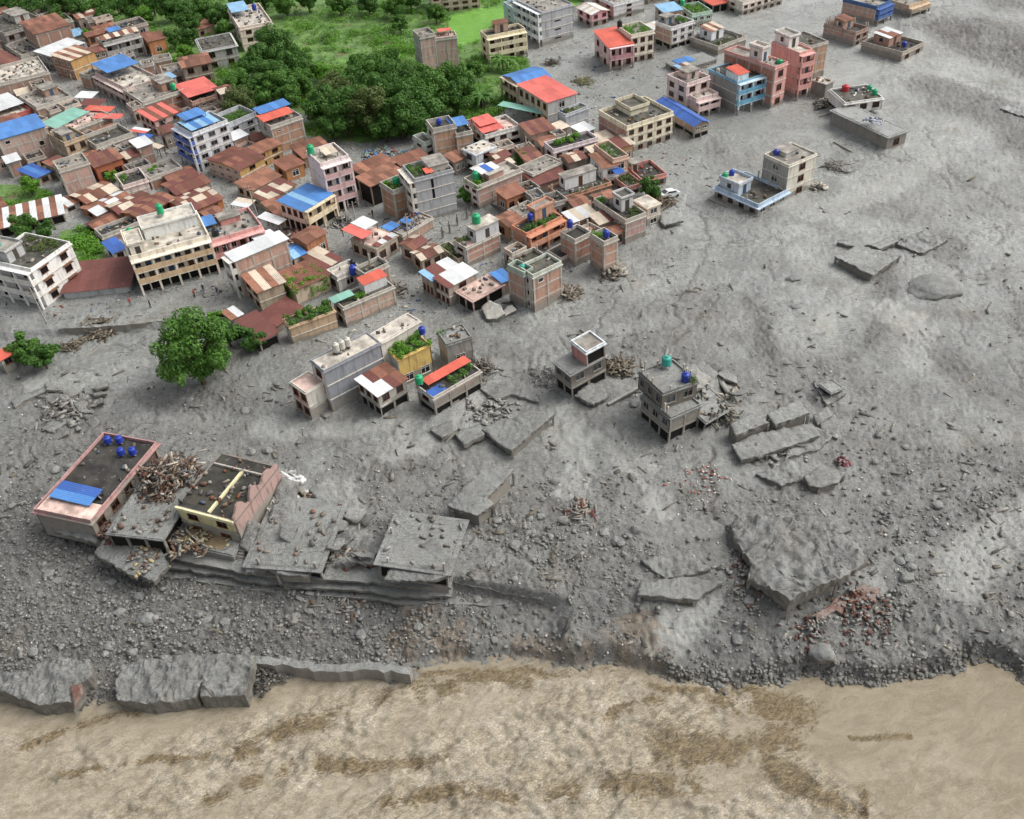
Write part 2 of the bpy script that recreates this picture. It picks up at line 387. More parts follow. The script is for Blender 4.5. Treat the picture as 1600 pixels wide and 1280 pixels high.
def G(px, py):
    """photo pixel -> point on the ground (relief included)"""
    z = 0.0
    for _ in range(8):
        p = P(px, py, z); z = .5*z+.5*hz(p.x, p.y)
    p = P(px, py, z); p.z = hz(p.x, p.y); return p
nr, nc = U.shape
idx = np.arange(nr*nc).reshape(nr, nc)
F_ = np.stack([idx[:-1, :-1], idx[1:, :-1], idx[1:, 1:], idx[:-1, 1:]], -1).reshape(-1, 4)

def mudmat():
    m, t, b = newmat('flood_mud')
    p = t.pos()
    def at(nm):
        a = t.n('ShaderNodeAttribute'); a.attribute_name = nm; return a.outputs['Fac']
    g, c, gn, fd, br, sil = at('gravel'), at('channel'), at('green'), at('field'), at('brown'), at('silt')
    big = t.noise(p, .035, 5, .6, .6); mid = t.noise(p, .22, 6, .65, .8); fine = t.noise(p, 1.7, 6, .72); grain = t.noise(p, 6.5, 4, .75)
    col = t.mix(t.ramp(big, .38, .64), rgb('898b87'), rgb('9b9d99'))
    col = t.mix(t.ramp(mid, .46, .68, 0, .6), col, rgb('696b67'))
    col = t.mix(t.ramp(fine, .54, .64, 0, .6), col, rgb('51504c'))
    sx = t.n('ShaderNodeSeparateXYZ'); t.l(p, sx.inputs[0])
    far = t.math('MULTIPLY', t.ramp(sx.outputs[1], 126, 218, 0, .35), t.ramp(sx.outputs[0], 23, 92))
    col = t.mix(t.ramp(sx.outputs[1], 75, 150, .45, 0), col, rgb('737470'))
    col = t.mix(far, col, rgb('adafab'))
    fl = t.noise(t.map(p, (.28, 1.0, 1), (0, 0, R(35))), 1.5, 7, .75, 1.4); fl2 = t.noise(t.map(p, (1.0, .3, 1), (0, 0, R(-20))), 1.3, 7, .75, 1.6)
    str_ = t.math('MULTIPLY', t.ramp(fl, .54, .61, 0, .8), t.ramp(t.noise(p, .09, 3, .6), .42, .58))
    str_ = t.math('MAXIMUM', str_, t.math('MULTIPLY', t.ramp(fl2, .54, .61, 0, .75), t.ramp(t.noise(p, .07, 3, .6), .58, .42)))
    col = t.mix(str_, col, rgb('4b4944'))
    gc = t.mix(t.ramp(fine, .35, .65), rgb('504f4b'), rgb('7f7e79'))
    gc = t.mix(t.ramp(grain, .54, .68, 0, .8), gc, rgb('33322f'))
    gc = t.mix(t.ramp(t.noise(p, 3.1, 3, .8), .66, .72, 0, .7), gc, rgb('bdbab2'))
    col = t.mix(t.math('MULTIPLY', g, 1.0, clamp=True), col, gc)
    col = t.mix(t.math('MULTIPLY', sil, .8), col, t.mix(mid, rgb('8b8c87'), rgb('9c9d98')))
    vein = t.ramp(t.math('ABSOLUTE', t.math('SUBTRACT', t.noise(t.map(p, (.6, 1, 1), (0, 0, R(30))), .55, 9, .78, 1.8), .5)), 0, .02, .9, 0)
    vein = t.math('MULTIPLY', vein, t.ramp(t.noise(p, .10, 4, .6), .42, .55)); vein = t.math('MULTIPLY', vein, t.math('SUBTRACT', 1.0, gn))
    col = t.mix(vein, col, rgb('4d4b46'))
    col = t.mix(t.ramp(grain, .58, .66, 0, .6), col, rgb('4f4e4a'))
    spk = t.noise(p, 2.3, 4, .82); pat = t.ramp(t.noise(t.map(p, (.5, 1, 1), (0, 0, R(30))), .16, 5, .65), .40, .62)
    col = t.mix(t.math('MULTIPLY', t.ramp(spk, .54, .62, 0, .75), pat), col, rgb('474642'))
    col = t.mix(t.math('MULTIPLY', t.ramp(spk, .40, .32, 0, .5), pat), col, rgb('b4b5b1'))
    col = t.mix(t.math('MULTIPLY', c, .75), col, rgb('55504a'))
    col = t.mix(t.math('MULTIPLY', t.ramp(t.noise(p, .11, 4, .6), .58, .70), .16), col, rgb('8f8168'))
    col = t.mix(t.math('MULTIPLY', br, .8), col, t.mix(t.ramp(fine, .4, .6), rgb('5b4c3b'), rgb('83715a')))
    gcol = t.mix(t.ramp(t.noise(p, .35, 6, .7), .35, .65), (.05, .11, .02), (.13, .24, .05))
    gcol = t.mix(t.ramp(t.noise(p, .18, 5, .7), .56, .66, 0, .7), gcol, rgb('7a6a4c'))
    fcol = t.mix(t.ramp(t.noise(t.map(p, (1, 3, 1)), .5, 5, .7), .35, .65), (.09, .24, .02), (.16, .36, .04))
    col = t.mix(gn, col, t.mix(fd, gcol, fcol))
    t.l(col, b.inputs['Base Color'])
    rg_ = t.math('ADD', t.ramp(mid, .34, .62, .10, .55), t.math('MULTIPLY', t.math('MAXIMUM', g, gn), .3))
    t.l(rg_, b.inputs['Roughness']); b.inputs['Specular IOR Level'].default_value = .6
    h = t.math('ADD', t.math('MULTIPLY', fine, .6), t.math('MULTIPLY', grain, .35))
    st = t.n('ShaderNodeBump'); t.l(h, st.inputs['Height']); st.inputs['Distance'].default_value = .55
    t.l(t.math('ADD', .6, t.math('MULTIPLY', g, .4)), st.inputs['Strength']); t.l(st.outputs[0], b.inputs['Normal'])
    return m
brown = .7*sst(1-np.abs(db-1.0)/2.2, 0, .9)*sst(U, 610, 640)*(1-sst(U, 1090, 1120))*sst(fbm(GX*.3, GY*.3, 3, 111), .35, .6)
for poly in [[(628, 952), (700, 945), (760, 960), (740, 1010), (700, 1035), (640, 1030), (620, 1000)], [(960, 980), (1010, 975), (1060, 1010), (1055, 1060), (1000, 1045), (950, 1030)]]:
    wp = [tuple(P(a, b_, -3.2)[:2]) for a, b_ in poly]
    brown = np.maximum(brown, inpoly(GX+wob*3.5, GY+wob*2.4, wp)*.75*sst(fbm(GX*.35, GY*.35, 4, 113), .3, .6))
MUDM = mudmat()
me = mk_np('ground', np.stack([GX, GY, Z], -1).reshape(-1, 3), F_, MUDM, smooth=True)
for nm, arr in (('gravel', gr), ('channel', chan), ('green', green), ('field', fieldm), ('brown', brown), ('silt', silt)):
    a_ = me.attributes.new(nm, 'FLOAT', 'POINT'); a_.data.foreach_set('value', np.clip(arr, 0, 1).astype(np.float32).ravel())
ground = tag(link('ground', me), kind='structure')
far = mk('distant_ground', [(-4000, -300, -9), (4000, -300, -9), (4000, 5000, -9), (-4000, 5000, -9)], [(0, 1, 2, 3)], MUDM)
tag(link('distant_ground', far), kind='structure')

# ------------------------------------------------------------------ the river in flood
ru = np.arange(-300, 1901, 4.0); rv = np.arange(985, 1420, 2.6)
RU, RV = np.meshgrid(ru, rv)
RD = AX[None, None, :]*((RU-800)/FPX)[..., None]+AY[None, None, :]*((RV-640)/FPX)[..., None]+_f
RT = (WZ-CAMH)/RD[..., 2]; RX = RD[..., 0]*RT; RY = RD[..., 1]*RT
ca, sa = math.cos(R(20)), math.sin(R(20))
fx_ = RX*ca+RY*sa; fy_ = -RX*sa+RY*ca                         # along / across the current
wq = 3.5*(fbm(RX*.15, RY*.15, 3, 201)-.5)
turb = sst(fbm(fx_*.045+2, fy_*.09, 3, 203), .40, .58)
TURB = [(1210, 1130), (1250, 1090), (1215, 1150), (1330, 1235), (1420, 1300), (1420, 1450), (-300, 1450), (-300, 1150), (300, 1150), (640, 1060), (1000, 1060), (1200, 1080)]
inn = inpoly(RU+wq*14, RV+wq*8, TURB).astype(float)
_gs = np.pad(inn, 4, mode='edge'); inn = sum(_gs[i:i+inn.shape[0], j:j+inn.shape[1]] for i in range(0, 9, 2) for j in range(0, 9, 2))/25.0
turb = turb*.25+inn*(.5+.5*turb)
wav = (fbm((fx_+wq*2)*.22, (fy_+wq*2)*.6, 5, 205, .6)-.5)*1.1+(1-np.abs(2*fbm((fx_+wq*2)*.22, (fy_-wq*2)*.4, 4, 207)-1)-.5)*.3
RZ = WZ+wav*(.12+1.0*turb)+(fbm(fx_*1.1+wq, fy_*1.7, 3, 213)-.5)*(.10+.55*turb)
deb = np.zeros_like(RX)
for line, wd in [([(380, 1175), (440, 1145), (560, 1110), (700, 1075)], 1.3), ([(440, 1203), (560, 1197), (690, 1182)], .8), ([(860, 1245), (1000, 1225), (1110, 1213)], 1.3), ([(1140, 1090), (1200, 1098), (1245, 1112)], 1.9),
                 ([(1215, 1140), (1195, 1185), (1240, 1222), (1310, 1265)], 1.5), ([(1050, 1160), (1150, 1172), (1215, 1165)], 2.2), ([(40, 1165), (130, 1133), (210, 1120)], .5), ([(330, 1245), (400, 1222)], .8), ([(720, 1060), (770, 1055), (830, 1062)], .8), ([(960, 1110), (1000, 1090), (1040, 1085)], .6),
                 ([(100, 1210), (230, 1180), (330, 1175)], .5), ([(600, 1260), (700, 1240), (800, 1250)], .8), ([(1330, 1150), (1420, 1155)], .25), ([(1350, 1275), (1355, 1230)], .5), ([(640, 1064), (720, 1052), (850, 1042), (930, 1040), (1060, 1072), (1180, 1075)], .5)]:
    d_, _s = pl_dist(RX+wq*.9, RY+wq*.7, wpts(line, WZ)); deb = np.maximum(deb, np.exp(-(d_/(wd*1.25))**2))
deb = np.clip(deb*sst(fbm(RX*.28, RY*.28, 4, 211), .22, .5)*1.1, 0, 1)
nr, nc = RU.shape; idx = np.arange(nr*nc).reshape(nr, nc)
RF = np.stack([idx[:-1, :-1], idx[1:, :-1], idx[1:, 1:], idx[:-1, 1:]], -1).reshape(-1, 4)
def rivermat():
    m, t, b = newmat('river_water')
    p = t.pos(); a = t.n('ShaderNodeAttribute'); a.attribute_name = 'turbulence'; tb = a.outputs['Fac']
    q = t.map(p, (1, 1, 1), (0, 0, R(-20))); st = t.map(q, (.5, 1.0, 1))
    n1 = t.noise(st, .45, 7, .7, 1.6); n2 = t.noise(st, 1.9, 8, .74, 2.0); n3 = t.noise(t.map(q, (.8, 1.1, 1)), 4.2, 6, .75, 1.5)
    c = t.mix(t.ramp(n1, .35, .65), rgb('877d69'), rgb('978d79'))
    c = t.mix(t.math('MULTIPLY', t.ramp(n2, .44, .58, 0, .9), tb), c, rgb('a69d8a'))
    c = t.mix(t.math('MULTIPLY', t.ramp(n3, .50, .62, 0, .9), t.math('MULTIPLY', tb, t.ramp(n1, .48, .58))), c, rgb('cbc5b9'))
    br = t.noise(t.map(q, (.22, .8, 1), loc=(7, 3, 0)), .30, 8, .74, 2.2)
    f = t.math('MULTIPLY', t.ramp(br, .555, .64, 0, .85), t.math('ADD', .10, t.math('MULTIPLY', tb, .9)))
    n4 = t.noise(t.map(q, (.45, 1.0, 1), loc=(3, 9, 0)), 1.0, 8, .8, 2.5); ln_ = t.ramp(t.math('ABSOLUTE', t.math('SUBTRACT', n4, .5)), .0, .022, .75, 0)
    ln_ = t.math('MULTIPLY', ln_, t.ramp(t.noise(p, .22, 3, .6), .48, .62))
    n5 = t.noise(t.map(q, (.7, 1, 1), loc=(1, 5, 0)), 1.5, 9, .8, 3.2)
    c = t.mix(t.math('MULTIPLY', t.ramp(n5, .50, .62, 0, .6), t.math('ADD', .15, t.math('MULTIPLY', tb, .85))), c, rgb('756750'))
    c = t.mix(t.math('MULTIPLY', t.ramp(n5, .46, .36, 0, .55), tb), c, rgb('c6bfb1'))
    c = t.mix(ln_, c, rgb('6d5d42'))
    f = t.math('MULTIPLY', f, t.ramp(n3, .36, .56, .25, 1))
    a2 = t.n('ShaderNodeAttribute'); a2.attribute_name = 'debris'; bm_ = t.noise(t.map(q, (.55, 1.0, 1), loc=(4, 2, 0)), .9, 9, .8, 2.6); f = t.math('MAXIMUM', t.math('MULTIPLY', f, .6), t.ramp(t.math('ADD', bm_, t.math('MULTIPLY', a2.outputs['Fac'], .24)), .56, .73, 0, .95))
    c = t.mix(f, c, t.mix(t.ramp(n2, .4, .6), rgb('4f422c'), rgb('7d6d50')))
    t.l(c, b.inputs['Base Color']); b.inputs['Roughness'].default_value = .22; b.inputs['Specular IOR Level'].default_value = .4
    t.l(t.bump(t.math('ADD', t.math('MULTIPLY', n2, .7), t.math('MULTIPLY', n3, .8)), .6, .35), b.inputs['Normal'])
    return m
me = mk_np('river', np.stack([RX, RY, RZ], -1).reshape(-1, 3), RF, rivermat(), smooth=True)
a_ = me.attributes.new('turbulence', 'FLOAT', 'POINT'); a_.data.foreach_set('value', turb.astype(np.float32).ravel())
a_ = me.attributes.new('debris', 'FLOAT', 'POINT'); a_.data.foreach_set('value', deb.astype(np.float32).ravel())
tag(link('river', me), kind='structure')
# ------------------------------------------------------------------ building kit
TRIM = wall('cfc8bb', .45)
def strip_mesh(wd, ln, mat, key={}):
    """one corrugated sheet, wd wide, ln long, lying along +y from its lower edge"""
    k = (round(wd, 2), round(ln, 2), mat.name)
    if k not in key:
        n = 10; V = []; F = []
        for j in (0, 1):
            for i in range(n+1):
                V.append((wd*i/n, ln*j, .035*(i % 2)))
        for i in range(n): F.append((i, i+1, n+2+i, n+1+i))
        m0 = len(V)
        V += [(0, 0, -.03), (wd, 0, -.03), (wd, ln, -.03), (0, ln, -.03)]
        F.append((m0, m0+3, m0+2, m0+1)); F.append(tuple([m0, m0+1]+[i for i in range(n, -1, -1)])); F.append(tuple([m0+2, m0+3]+[n+1+i for i in range(n+1)]))
        F.append((m0, 0, n+1, m0+3)); F.append((m0+1, m0+2, 2*n+1, n))
        key[k] = mk('sheet', V, F, mat)
    return key[k]
def win_mesh(wd, ht, fmat, style, key={}):
    k = (round(wd, 1), round(ht, 1), fmat.name, style)
    if k not in key:
        f = .07; V = []; F = []
        def bx(x0, x1, z0, z1, y0=-.05, y1=.12):
            o = len(V)
            for z in (z0, z1):
                for y in (y0, y1):
                    for x in (x0, x1): V.append((x, y, z))
            F.extend([tuple(o+q for q in fc) for fc in BOXF.tolist()])
        bx(0, wd, ht-f, ht); bx(0, f, 0, ht-f); bx(wd-f, wd, 0, ht-f); bx(-.06, wd+.06, -.07, 0, -.12, .12)
        if style == 'w':
            bx(wd*.5-.03, wd*.5+.03, 0, ht-f, .02, .1)
            if ht > 1.0: bx(f, wd-f, ht*.68, ht*.68+.05, .03, .09)
        if style == 'h': bx(-.25, wd+.25, ht+.12, ht+.24, -.55, 0)         # small concrete hood
        pane = mk('pane', [(f*.5, .11, 0), (wd-f*.5, .11, 0), (wd-f*.5, .11, ht-f*.5), (f*.5, .11, ht-f*.5), (f*.5, .14, 0), (wd-f*.5, .14, 0), (wd-f*.5, .14, ht-f*.5), (f*.5, .14, ht-f*.5)],
                  [(0, 1, 2, 3), (7, 6, 5, 4), (0, 4, 5, 1), (1, 5, 6, 2), (2, 6, 7, 3), (3, 7, 4, 0)], GLASS)
        key[k] = (mk('window', V, F, fmat), pane)
    return key[k]
FR_WHITE = flat('d8d4cc', .6); FR_BROWN = flat('6e4a38', .6); FR_GREY = flat('8d8a86', .6); WOOD = flat('6b5138', .85, .4); SHUT = flat('7d7a76', .55, .3)
DOORC = [flat('5d3d2c', .7), flat('3f5c74', .6), flat('4c4640', .7)]
RUSTM = sheet('7d5444', .75, .75, .8); RUST2 = sheet('8d6350', .65, .75, .8); MAROON = sheet('6f433d', .5, .6, .35); BLUE = sheet('4d80bd', .22, .45, .4); BLUEL = sheet('86b0cf', .2, .45, .25)
BLUED = sheet('3b60a6', .18, .45, .35); RED = sheet('cf6a60', .2, .55, .35); REDO = sheet('c9604e', .2, .55, .35); WHITEM = sheet('cdd0d0', .15, .45, .3); BEIGEM = sheet('c8bba8', .3, .55, .35); TEAL = sheet('7fae9f', .15, .5, .25)
SHEETS = dict(rust=RUSTM, rust2=RUST2, maroon=MAROON, blue=BLUE, bluel=BLUEL, blued=BLUED, red=RED, redo=REDO, white=WHITEM, beige=BEIGEM, teal=TEAL)
MOSS = deck('55534c', .7); DKDECK = deck('3e3c38', .4); GRDECK = deck('8f8a82', .3); LTDECK = deck('b9b2a6', .15); PKDECK = deck('c9aea2', .1); MUDDECK = deck('98948c', .0); GREENDK = deck('5a6148', .9)
DECKS = dict(moss=MOSS, dark=DKDECK, grey=GRDECK, light=LTDECK, pink=PKDECK, mud=MUDM, green=GREENDK)
REBAR = flat('4a4038', .8)
HOUSES = []
class H:
    def __init__(s, label, short, name='house', cat='house', tilt=None, group=None, z0=None):
        s.label, s.short, s.name, s.cat, s.tilt, s.group, s.root, s.z0 = label, short, name, cat, tilt, group, None, z0; s.foot = []
        HOUSES.append(s)
    # ---- a rectangular block given by three roof corners in the photo and the ground line under the near one
    def b(s, tile, L, N, Rr, gy=None, f=2, l='p', r='p', c='d8d2c6', c2=None, bc='b58672', nl=2, nr=3, roof='flat', dk='moss', par=.7, ht=None, z0=None, ov=.18,
          sh='rust', sh2=None, rise=.5, ridge='x', fr=None, wt='w', gf='', orth=True, extra=0.0, pc=None, stubs=0):
        L, N, Rr = tp(tile, L), tp(tile, N), tp(tile, Rr)
        if z0 is None: z0 = s.z0 if s.z0 is not None else 0.0
        if ht is None:
            gyp = tp(tile, (0, gy))[1]; lo, hi = .3, 45.0
            for _ in range(40):
                mid = (lo+hi)/2; q = P(*N, z0+mid)
                if pix(q.x, q.y, z0)[1] < gyp: lo = mid
                else: hi = mid
            ht = lo
        zt = z0+ht
        n_, l_, r_ = P(*N, zt), P(*L, zt), P(*Rr, zt)
        u = (r_-n_).to_2d(); v = (l_-n_).to_2d(); a, bl = max(u.length, 1.2), max(v.length, 1.2)
        if orth:
            au = math.atan2(u.y, u.x); av = math.atan2(v.y, v.x); e = (av-au) % (2*math.pi)-math.pi/2
            if a > bl*1.6: au += e*.2
            elif bl > a*1.6: au += e*.8
            else: au += e/2
        else: au = math.atan2(u.y, u.x)
        s.o = Vector((n_.x, n_.y, z0)); s.rz = au; s.a, s.bl, s.h, s.zb = a, bl, ht, z0
        if s.root is None:
            cx = s.o+Vector((math.cos(au)*a/2-math.sin(au)*bl/2, math.sin(au)*a/2+math.cos(au)*bl/2, 0))
            s.root = empty(s.name, cx, s.label, s.cat, s.group); s.cx = cx
            if s.tilt: s.root.rotation_euler = (R(s.tilt[0]), R(s.tilt[1]), 0)
        s.ca, s.sa = math.cos(au), math.sin(au); s.foot.append(((s.o.x, s.o.y), au, a, bl))
        s.wm = wall(c, .5); s.c = c
        fl = max(1, f); flat_ = roof in ('flat', 'open')
        p_ = par if flat_ else 0.0
        zr = ht-p_                       # roof deck height above the base
        s.zr, s.fl, s.fh = zr, fl, zr/fl
        base = -1.6 if z0 < .5 and not getattr(s, 'nobase', False) else 0.0
        c2 = c2 or c
        s.face('R', a, r, c2 if False else c, bc, nr, fr, wt, gf, base, zr)
        s.face('L', bl, l, c2, bc, nl, fr, wt, gf, base, zr)
        s.plain('E', bl, base, zr, bc if r == 'b' else c); s.plain('B', a, base, zr, bc if l == 'b' else c)
        s.deckz = zr
        pm = MUDM if dk == 'mud' else wall(pc, .5) if pc else (s.wm if r != 'b' else RAWC)
        if flat_:
            s.box('roof_slab', pm, -ov, a+ov, -ov, bl+ov, zr-.16, zr+.02)
            s.box('roof_deck', DECKS[dk], .1, a-.1, .1, bl-.1, zr+.02, zr+.06)
            if par > .05:
                t_ = .14
                s.box('parapet', pm, -.02, a+.02, -.02, t_, zr+.02, ht); s.box('parapet', pm, -.02, a+.02, bl-t_, bl+.02, zr+.02, ht)
                s.box('parapet', pm, -.02, t_, t_, bl-t_, zr+.02, ht); s.box('parapet', pm, a-t_, a+.02, t_, bl-t_, zr+.02, ht)
            for k in range(stubs):
                x, y = random.choice(((.15, random.uniform(.2, bl-.2)), (random.uniform(.2, a-.2), .15), (random.uniform(.2, a-.2), bl-.15), (a-.15, random.uniform(.2, bl-.2))))
                s.box('column_stub', RAWC, x-.11, x+.11, y-.11, y+.11, zr, ht+random.uniform(.5, 1.3))
        else: s.pitched(roof, sh, sh2, rise, ridge, a, bl, zr, c)
        if flat_ and dk != 'mud' and a*bl > 14: s.clutter(max(5, int(a*bl*.22)), .06, .94, .06, .94, ('7d766c', '5f5a52', '77634f', 'a39c90', '8a8680', '55606e'))
        return s
    def w(s, x, y, z):
        return s.o+Vector((s.ca*x-s.sa*y, s.sa*x+s.ca*y, z))
    def loc(s, x, y, z): return s.w(x, y, z)-s.cx
    def box(s, name, mat, x0, x1, y0, y1, z0, z1, parent=None):
        return link(name, cube(mat), parent or s.root, s.loc((x0+x1)/2, (y0+y1)/2, (z0+z1)/2), s.rz, (abs(x1-x0), abs(y1-y0), abs(z1-z0)))
    def mesh(s, name, V, F, mat, smooth=False):
        return link(name, mk(name, V, F, mat, smooth), s.root, s.loc(0, 0, 0), s.rz)
    def fm(s, side, x, d):      # along the face, outward -> local x, y
        return {'R': (x, -d), 'L': (-d, s.bl-x), 'E': (s.a+d, x), 'B': (s.a-x, s.bl+d)}[side]
    def frot(s, side): return {'R': 0, 'L': -math.pi/2, 'E': math.pi/2, 'B': math.pi}[side]
    def fbox(s, side, name, mat, x0, x1, d0, d1, z0, z1):
        p, q = s.fm(side, x0, d0), s.fm(side, x1, d1)
        return s.box(name, mat, min(p[0], q[0]), max(p[0], q[0]), min(p[1], q[1]), max(p[1], q[1]), z0, z1)
    def plain(s, side, ln, z0, z1, c):
        s.fbox(side, 'wall', wall(c, .5), .0, ln, -.18, 0, z0, z1-.17)
    def holes(s, side, ln, z0, z1, rects, mat, x0=0.0, name='wall'):
        """a wall with real openings"""
        xs = sorted({x0, x0+ln, *[q for r_ in rects for q in (r_[0], r_[1])]}); zs = sorted({z0, z1, *[q for r_ in rects for q in (r_[2], r_[3])]})
        V = []; F = []
        def pt(x, d, z):
            p = s.fm(side, x, d); V.append((p[0], p[1], z)); return len(V)-1
        def quad(*pts): F.append(tuple(pt(*q) for q in pts))
        for i in range(len(xs)-1):
            for j in range(len(zs)-1):
                cx, cz = (xs[i]+xs[i+1])/2, (zs[j]+zs[j+1])/2
                if any(r_[0] < cx < r_[1] and r_[2] < cz < r_[3] for r_ in rects): continue
                quad((xs[i], 0, zs[j]), (xs[i+1], 0, zs[j]), (xs[i+1], 0, zs[j+1]), (xs[i], 0, zs[j+1]))
        D_ = -.2
        for a0, a1, b0, b1 in rects:
            quad((a0, 0, b0), (a0, D_, b0), (a1, D_, b0), (a1, 0, b0)); quad((a0, 0, b1), (a1, 0, b1), (a1, D_, b1), (a0, D_, b1))
            quad((a0, 0, b0), (a0, 0, b1), (a0, D_, b1), (a0, D_, b0)); quad((a1, 0, b0), (a1, D_, b0), (a1, D_, b1), (a1, 0, b1))
        s.mesh(name, V, F, mat)
    def window(s, side, x0, x1, z0, z1, fr, style, name='window'):
        m_, pn = win_mesh(x1-x0, z1-z0, fr, style)
        p = s.fm(side, x0, 0.0)
        o = link(name, m_, s.root, s.loc(p[0], p[1], z0), s.rz+s.frot(side))
        link('pane', pn, o)
    def face(s, side, ln, st, c, bc, nw, fr, wt, gf, z0, zr):
        fl, fh = s.fl, s.fh; fr = fr or random.choice((FR_WHITE, FR_BROWN, FR_BROWN)); wm = wall(c, .5); top = zr-.17
        if st == 'b':                                        # concrete frame with brick infill, each panel its own piece
            nb = max(1, round(ln/3.3)); bw = ln/nb; bm = wall(bc, .45, brick=True)
            for i in range(nb+1):
                x = min(max(i*bw, .15), ln-.15); s.fbox(side, 'column', RAWC, x-.15, x+.15, -.2, .03, z0, top)
            for k in range(fl+1):
                z = min(k*fh, top-.14); s.fbox(side, 'beam', RAWC, .15, ln-.15, -.2, .015, z-.14, z+.14)
            for k in range(fl):
                for i in range(nb):
                    xa, xb = i*bw+(.3 if i == 0 else .15), (i+1)*bw-(.3 if i == nb-1 else .15); za, zb = k*fh+.14, min((k+1)*fh, top-.14)-.14
                    if k == 0: za = .14
                    if k == 0 and gf == 'o':
                        s.fbox(side, 'dark_opening_panel', DARK, xa, xb, -.19, -.18, za, zb)  # near-black panel painted as the shade inside the open bay
                        if i % 2: s.fbox(side, 'rubble_wall', CONCD, xa, xa+(xb-xa)*.5, -.16, -.06, za, za+(zb-za)*.45)
                        continue
                    if (i+k*2) % 4 < nw and xb-xa > 1.3 and k >= (1 if fl > 1 else 0):
                        ww = min(1.1, (xb-xa)*.5); m0 = (xa+xb)/2-ww/2; h0 = za+.75; h1 = min(h0+1.1, zb-.2)
                        s.holes(side, xb-xa, za, zb, [(m0, m0+ww, h0, h1)], bm, x0=xa, name='brick_panel'); s.window(side, m0, m0+ww, h0, h1, fr, 'n')
                    else: s.fbox(side, 'brick_panel', bm, xa, xb, -.17, -.035, za, zb)
            if z0 < 0: s.fbox(side, 'plinth', CONCD, 0, ln, -.18, .0, z0, -.14)
            return
        rects = []; wins = []
        nb = max(1, nw)
        for k in range(fl):
            zb = k*fh
            for i in range(nw):
                bw = ln/nb; cx = (i+.5)*bw
                door = (st == 'v' and k > 0 and i % 2 == 1)
                if k == 0 and gf == 's':                     # shop shutters below
                    ww = min(2.4, bw*.8); h0, h1 = zb+.05, min(zb+2.3, zb+fh-.4); kind = 's'
                elif k == 0 and gf == 'o':
                    ww = bw*.86; h0, h1 = zb+.05, zb+fh-.35; kind = 'o'
                elif door: ww = min(.95, bw*.6); h0, h1 = zb+.08, min(zb+2.1, zb+fh-.4); kind = 'd'
                else: ww = min(1.5 if ln/nb > 2.6 else 1.15, bw*.58); h0 = zb+min(.95, fh*.33); h1 = min(h0+1.3, zb+fh-.4); kind = 'w'
                if ww < .4 or h1-h0 < .4: continue
                rects.append((cx-ww/2, cx+ww/2, h0, h1)); wins.append(kind)
        s.holes(side, ln, z0, top, rects, wm)
        for (x0, x1, h0, h1), kind in zip(rects, wins):
            if kind == 's': s.fbox(side, 'shutter', SHUT, x0, x1, -.17, -.12, h0, h1)
            elif kind == 'd':
                s.fbox(side, 'door', random.choice(DOORC), x0, x1, -.17, -.1, h0, h1)
            elif kind == 'o': s.fbox(side, 'dark_opening_panel', DARK, x0, x1, -.19, -.18, h0, h1)  # flat dark panel, the unlit room behind is only its colour
            else: s.window(side, x0, x1, h0, h1, fr, wt if wt != 'h' else 'h')
        if st in ('p', 'v') and fl > 1:
            for k in range(1, fl):
                s.fbox(side, 'floor_band', TRIM if st == 'p' else wm, -.0, ln, -.05, .10 if st == 'p' else 1.05, k*fh-.10, k*fh+.06)
        if st == 'v':
            pcm = wall(s.balc, .4) if getattr(s, 'balc', None) else wm
            for k in range(1, fl):
                s.fbox(side, 'balcony_rail', pcm, 0, ln, .95, 1.04, k*fh+.06, k*fh+.95)
                for x in (0.0, ln-.1): s.fbox(side, 'balcony_end', pcm, x, x+.1, .0, .95, k*fh+.06, k*fh+.95)
            nb2 = max(1, round(ln/3.5))
            for i in range(nb2+1):
                x = min(max(i*ln/nb2, .13), ln-.13); s.fbox(side, 'post', wm, x-.17, x+.17, .66, 1.0, z0, top)
            s.fbox(side, 'eave', wm, -.1, ln+.1, 0.02, 1.15, top-.02, top+.12)
    def plane(s, name, o, u, v, ru, rv, mats, overlap=.06):
        """a roof plane of single corrugated sheets: o lower corner, u along the eave, v up the slope (local)"""
        lu, lv = u.length, v.length; nu = max(1, round(lu/1.25)); nv = max(1, round(lv/2.8))
        while nu*nv > 70: nu = max(1, int(nu*.8))
        wu, wv = lu/nu, lv/nv
        X = u.normalized(); Y = v.normalized(); Zv = X.cross(Y)
        Mr = Matrix((X, Y, Zv)).transposed().to_4x4(); Rz = Matrix.Rotation(s.rz, 4, 'Z')
        for i in range(nu):
            for j in range(nv):
                mt = mats[(i*7+j*3+random.randint(0, 1)) % len(mats)] if len(mats) > 2 else mats[i % len(mats)]
                me_ = strip_mesh(wu+.02, wv+(overlap if j < nv-1 else 0), mt)
                p = o+X*(i*wu)+Y*(j*wv)+Zv*(.02*(nv-j)+random.uniform(0, .015))
                ob = link(name, me_, s.root, s.loc(p.x, p.y, p.z)); ob.rotation_euler = (Rz @ Mr).to_euler()
                ob.rotation_euler.z += random.uniform(-.006, .006)
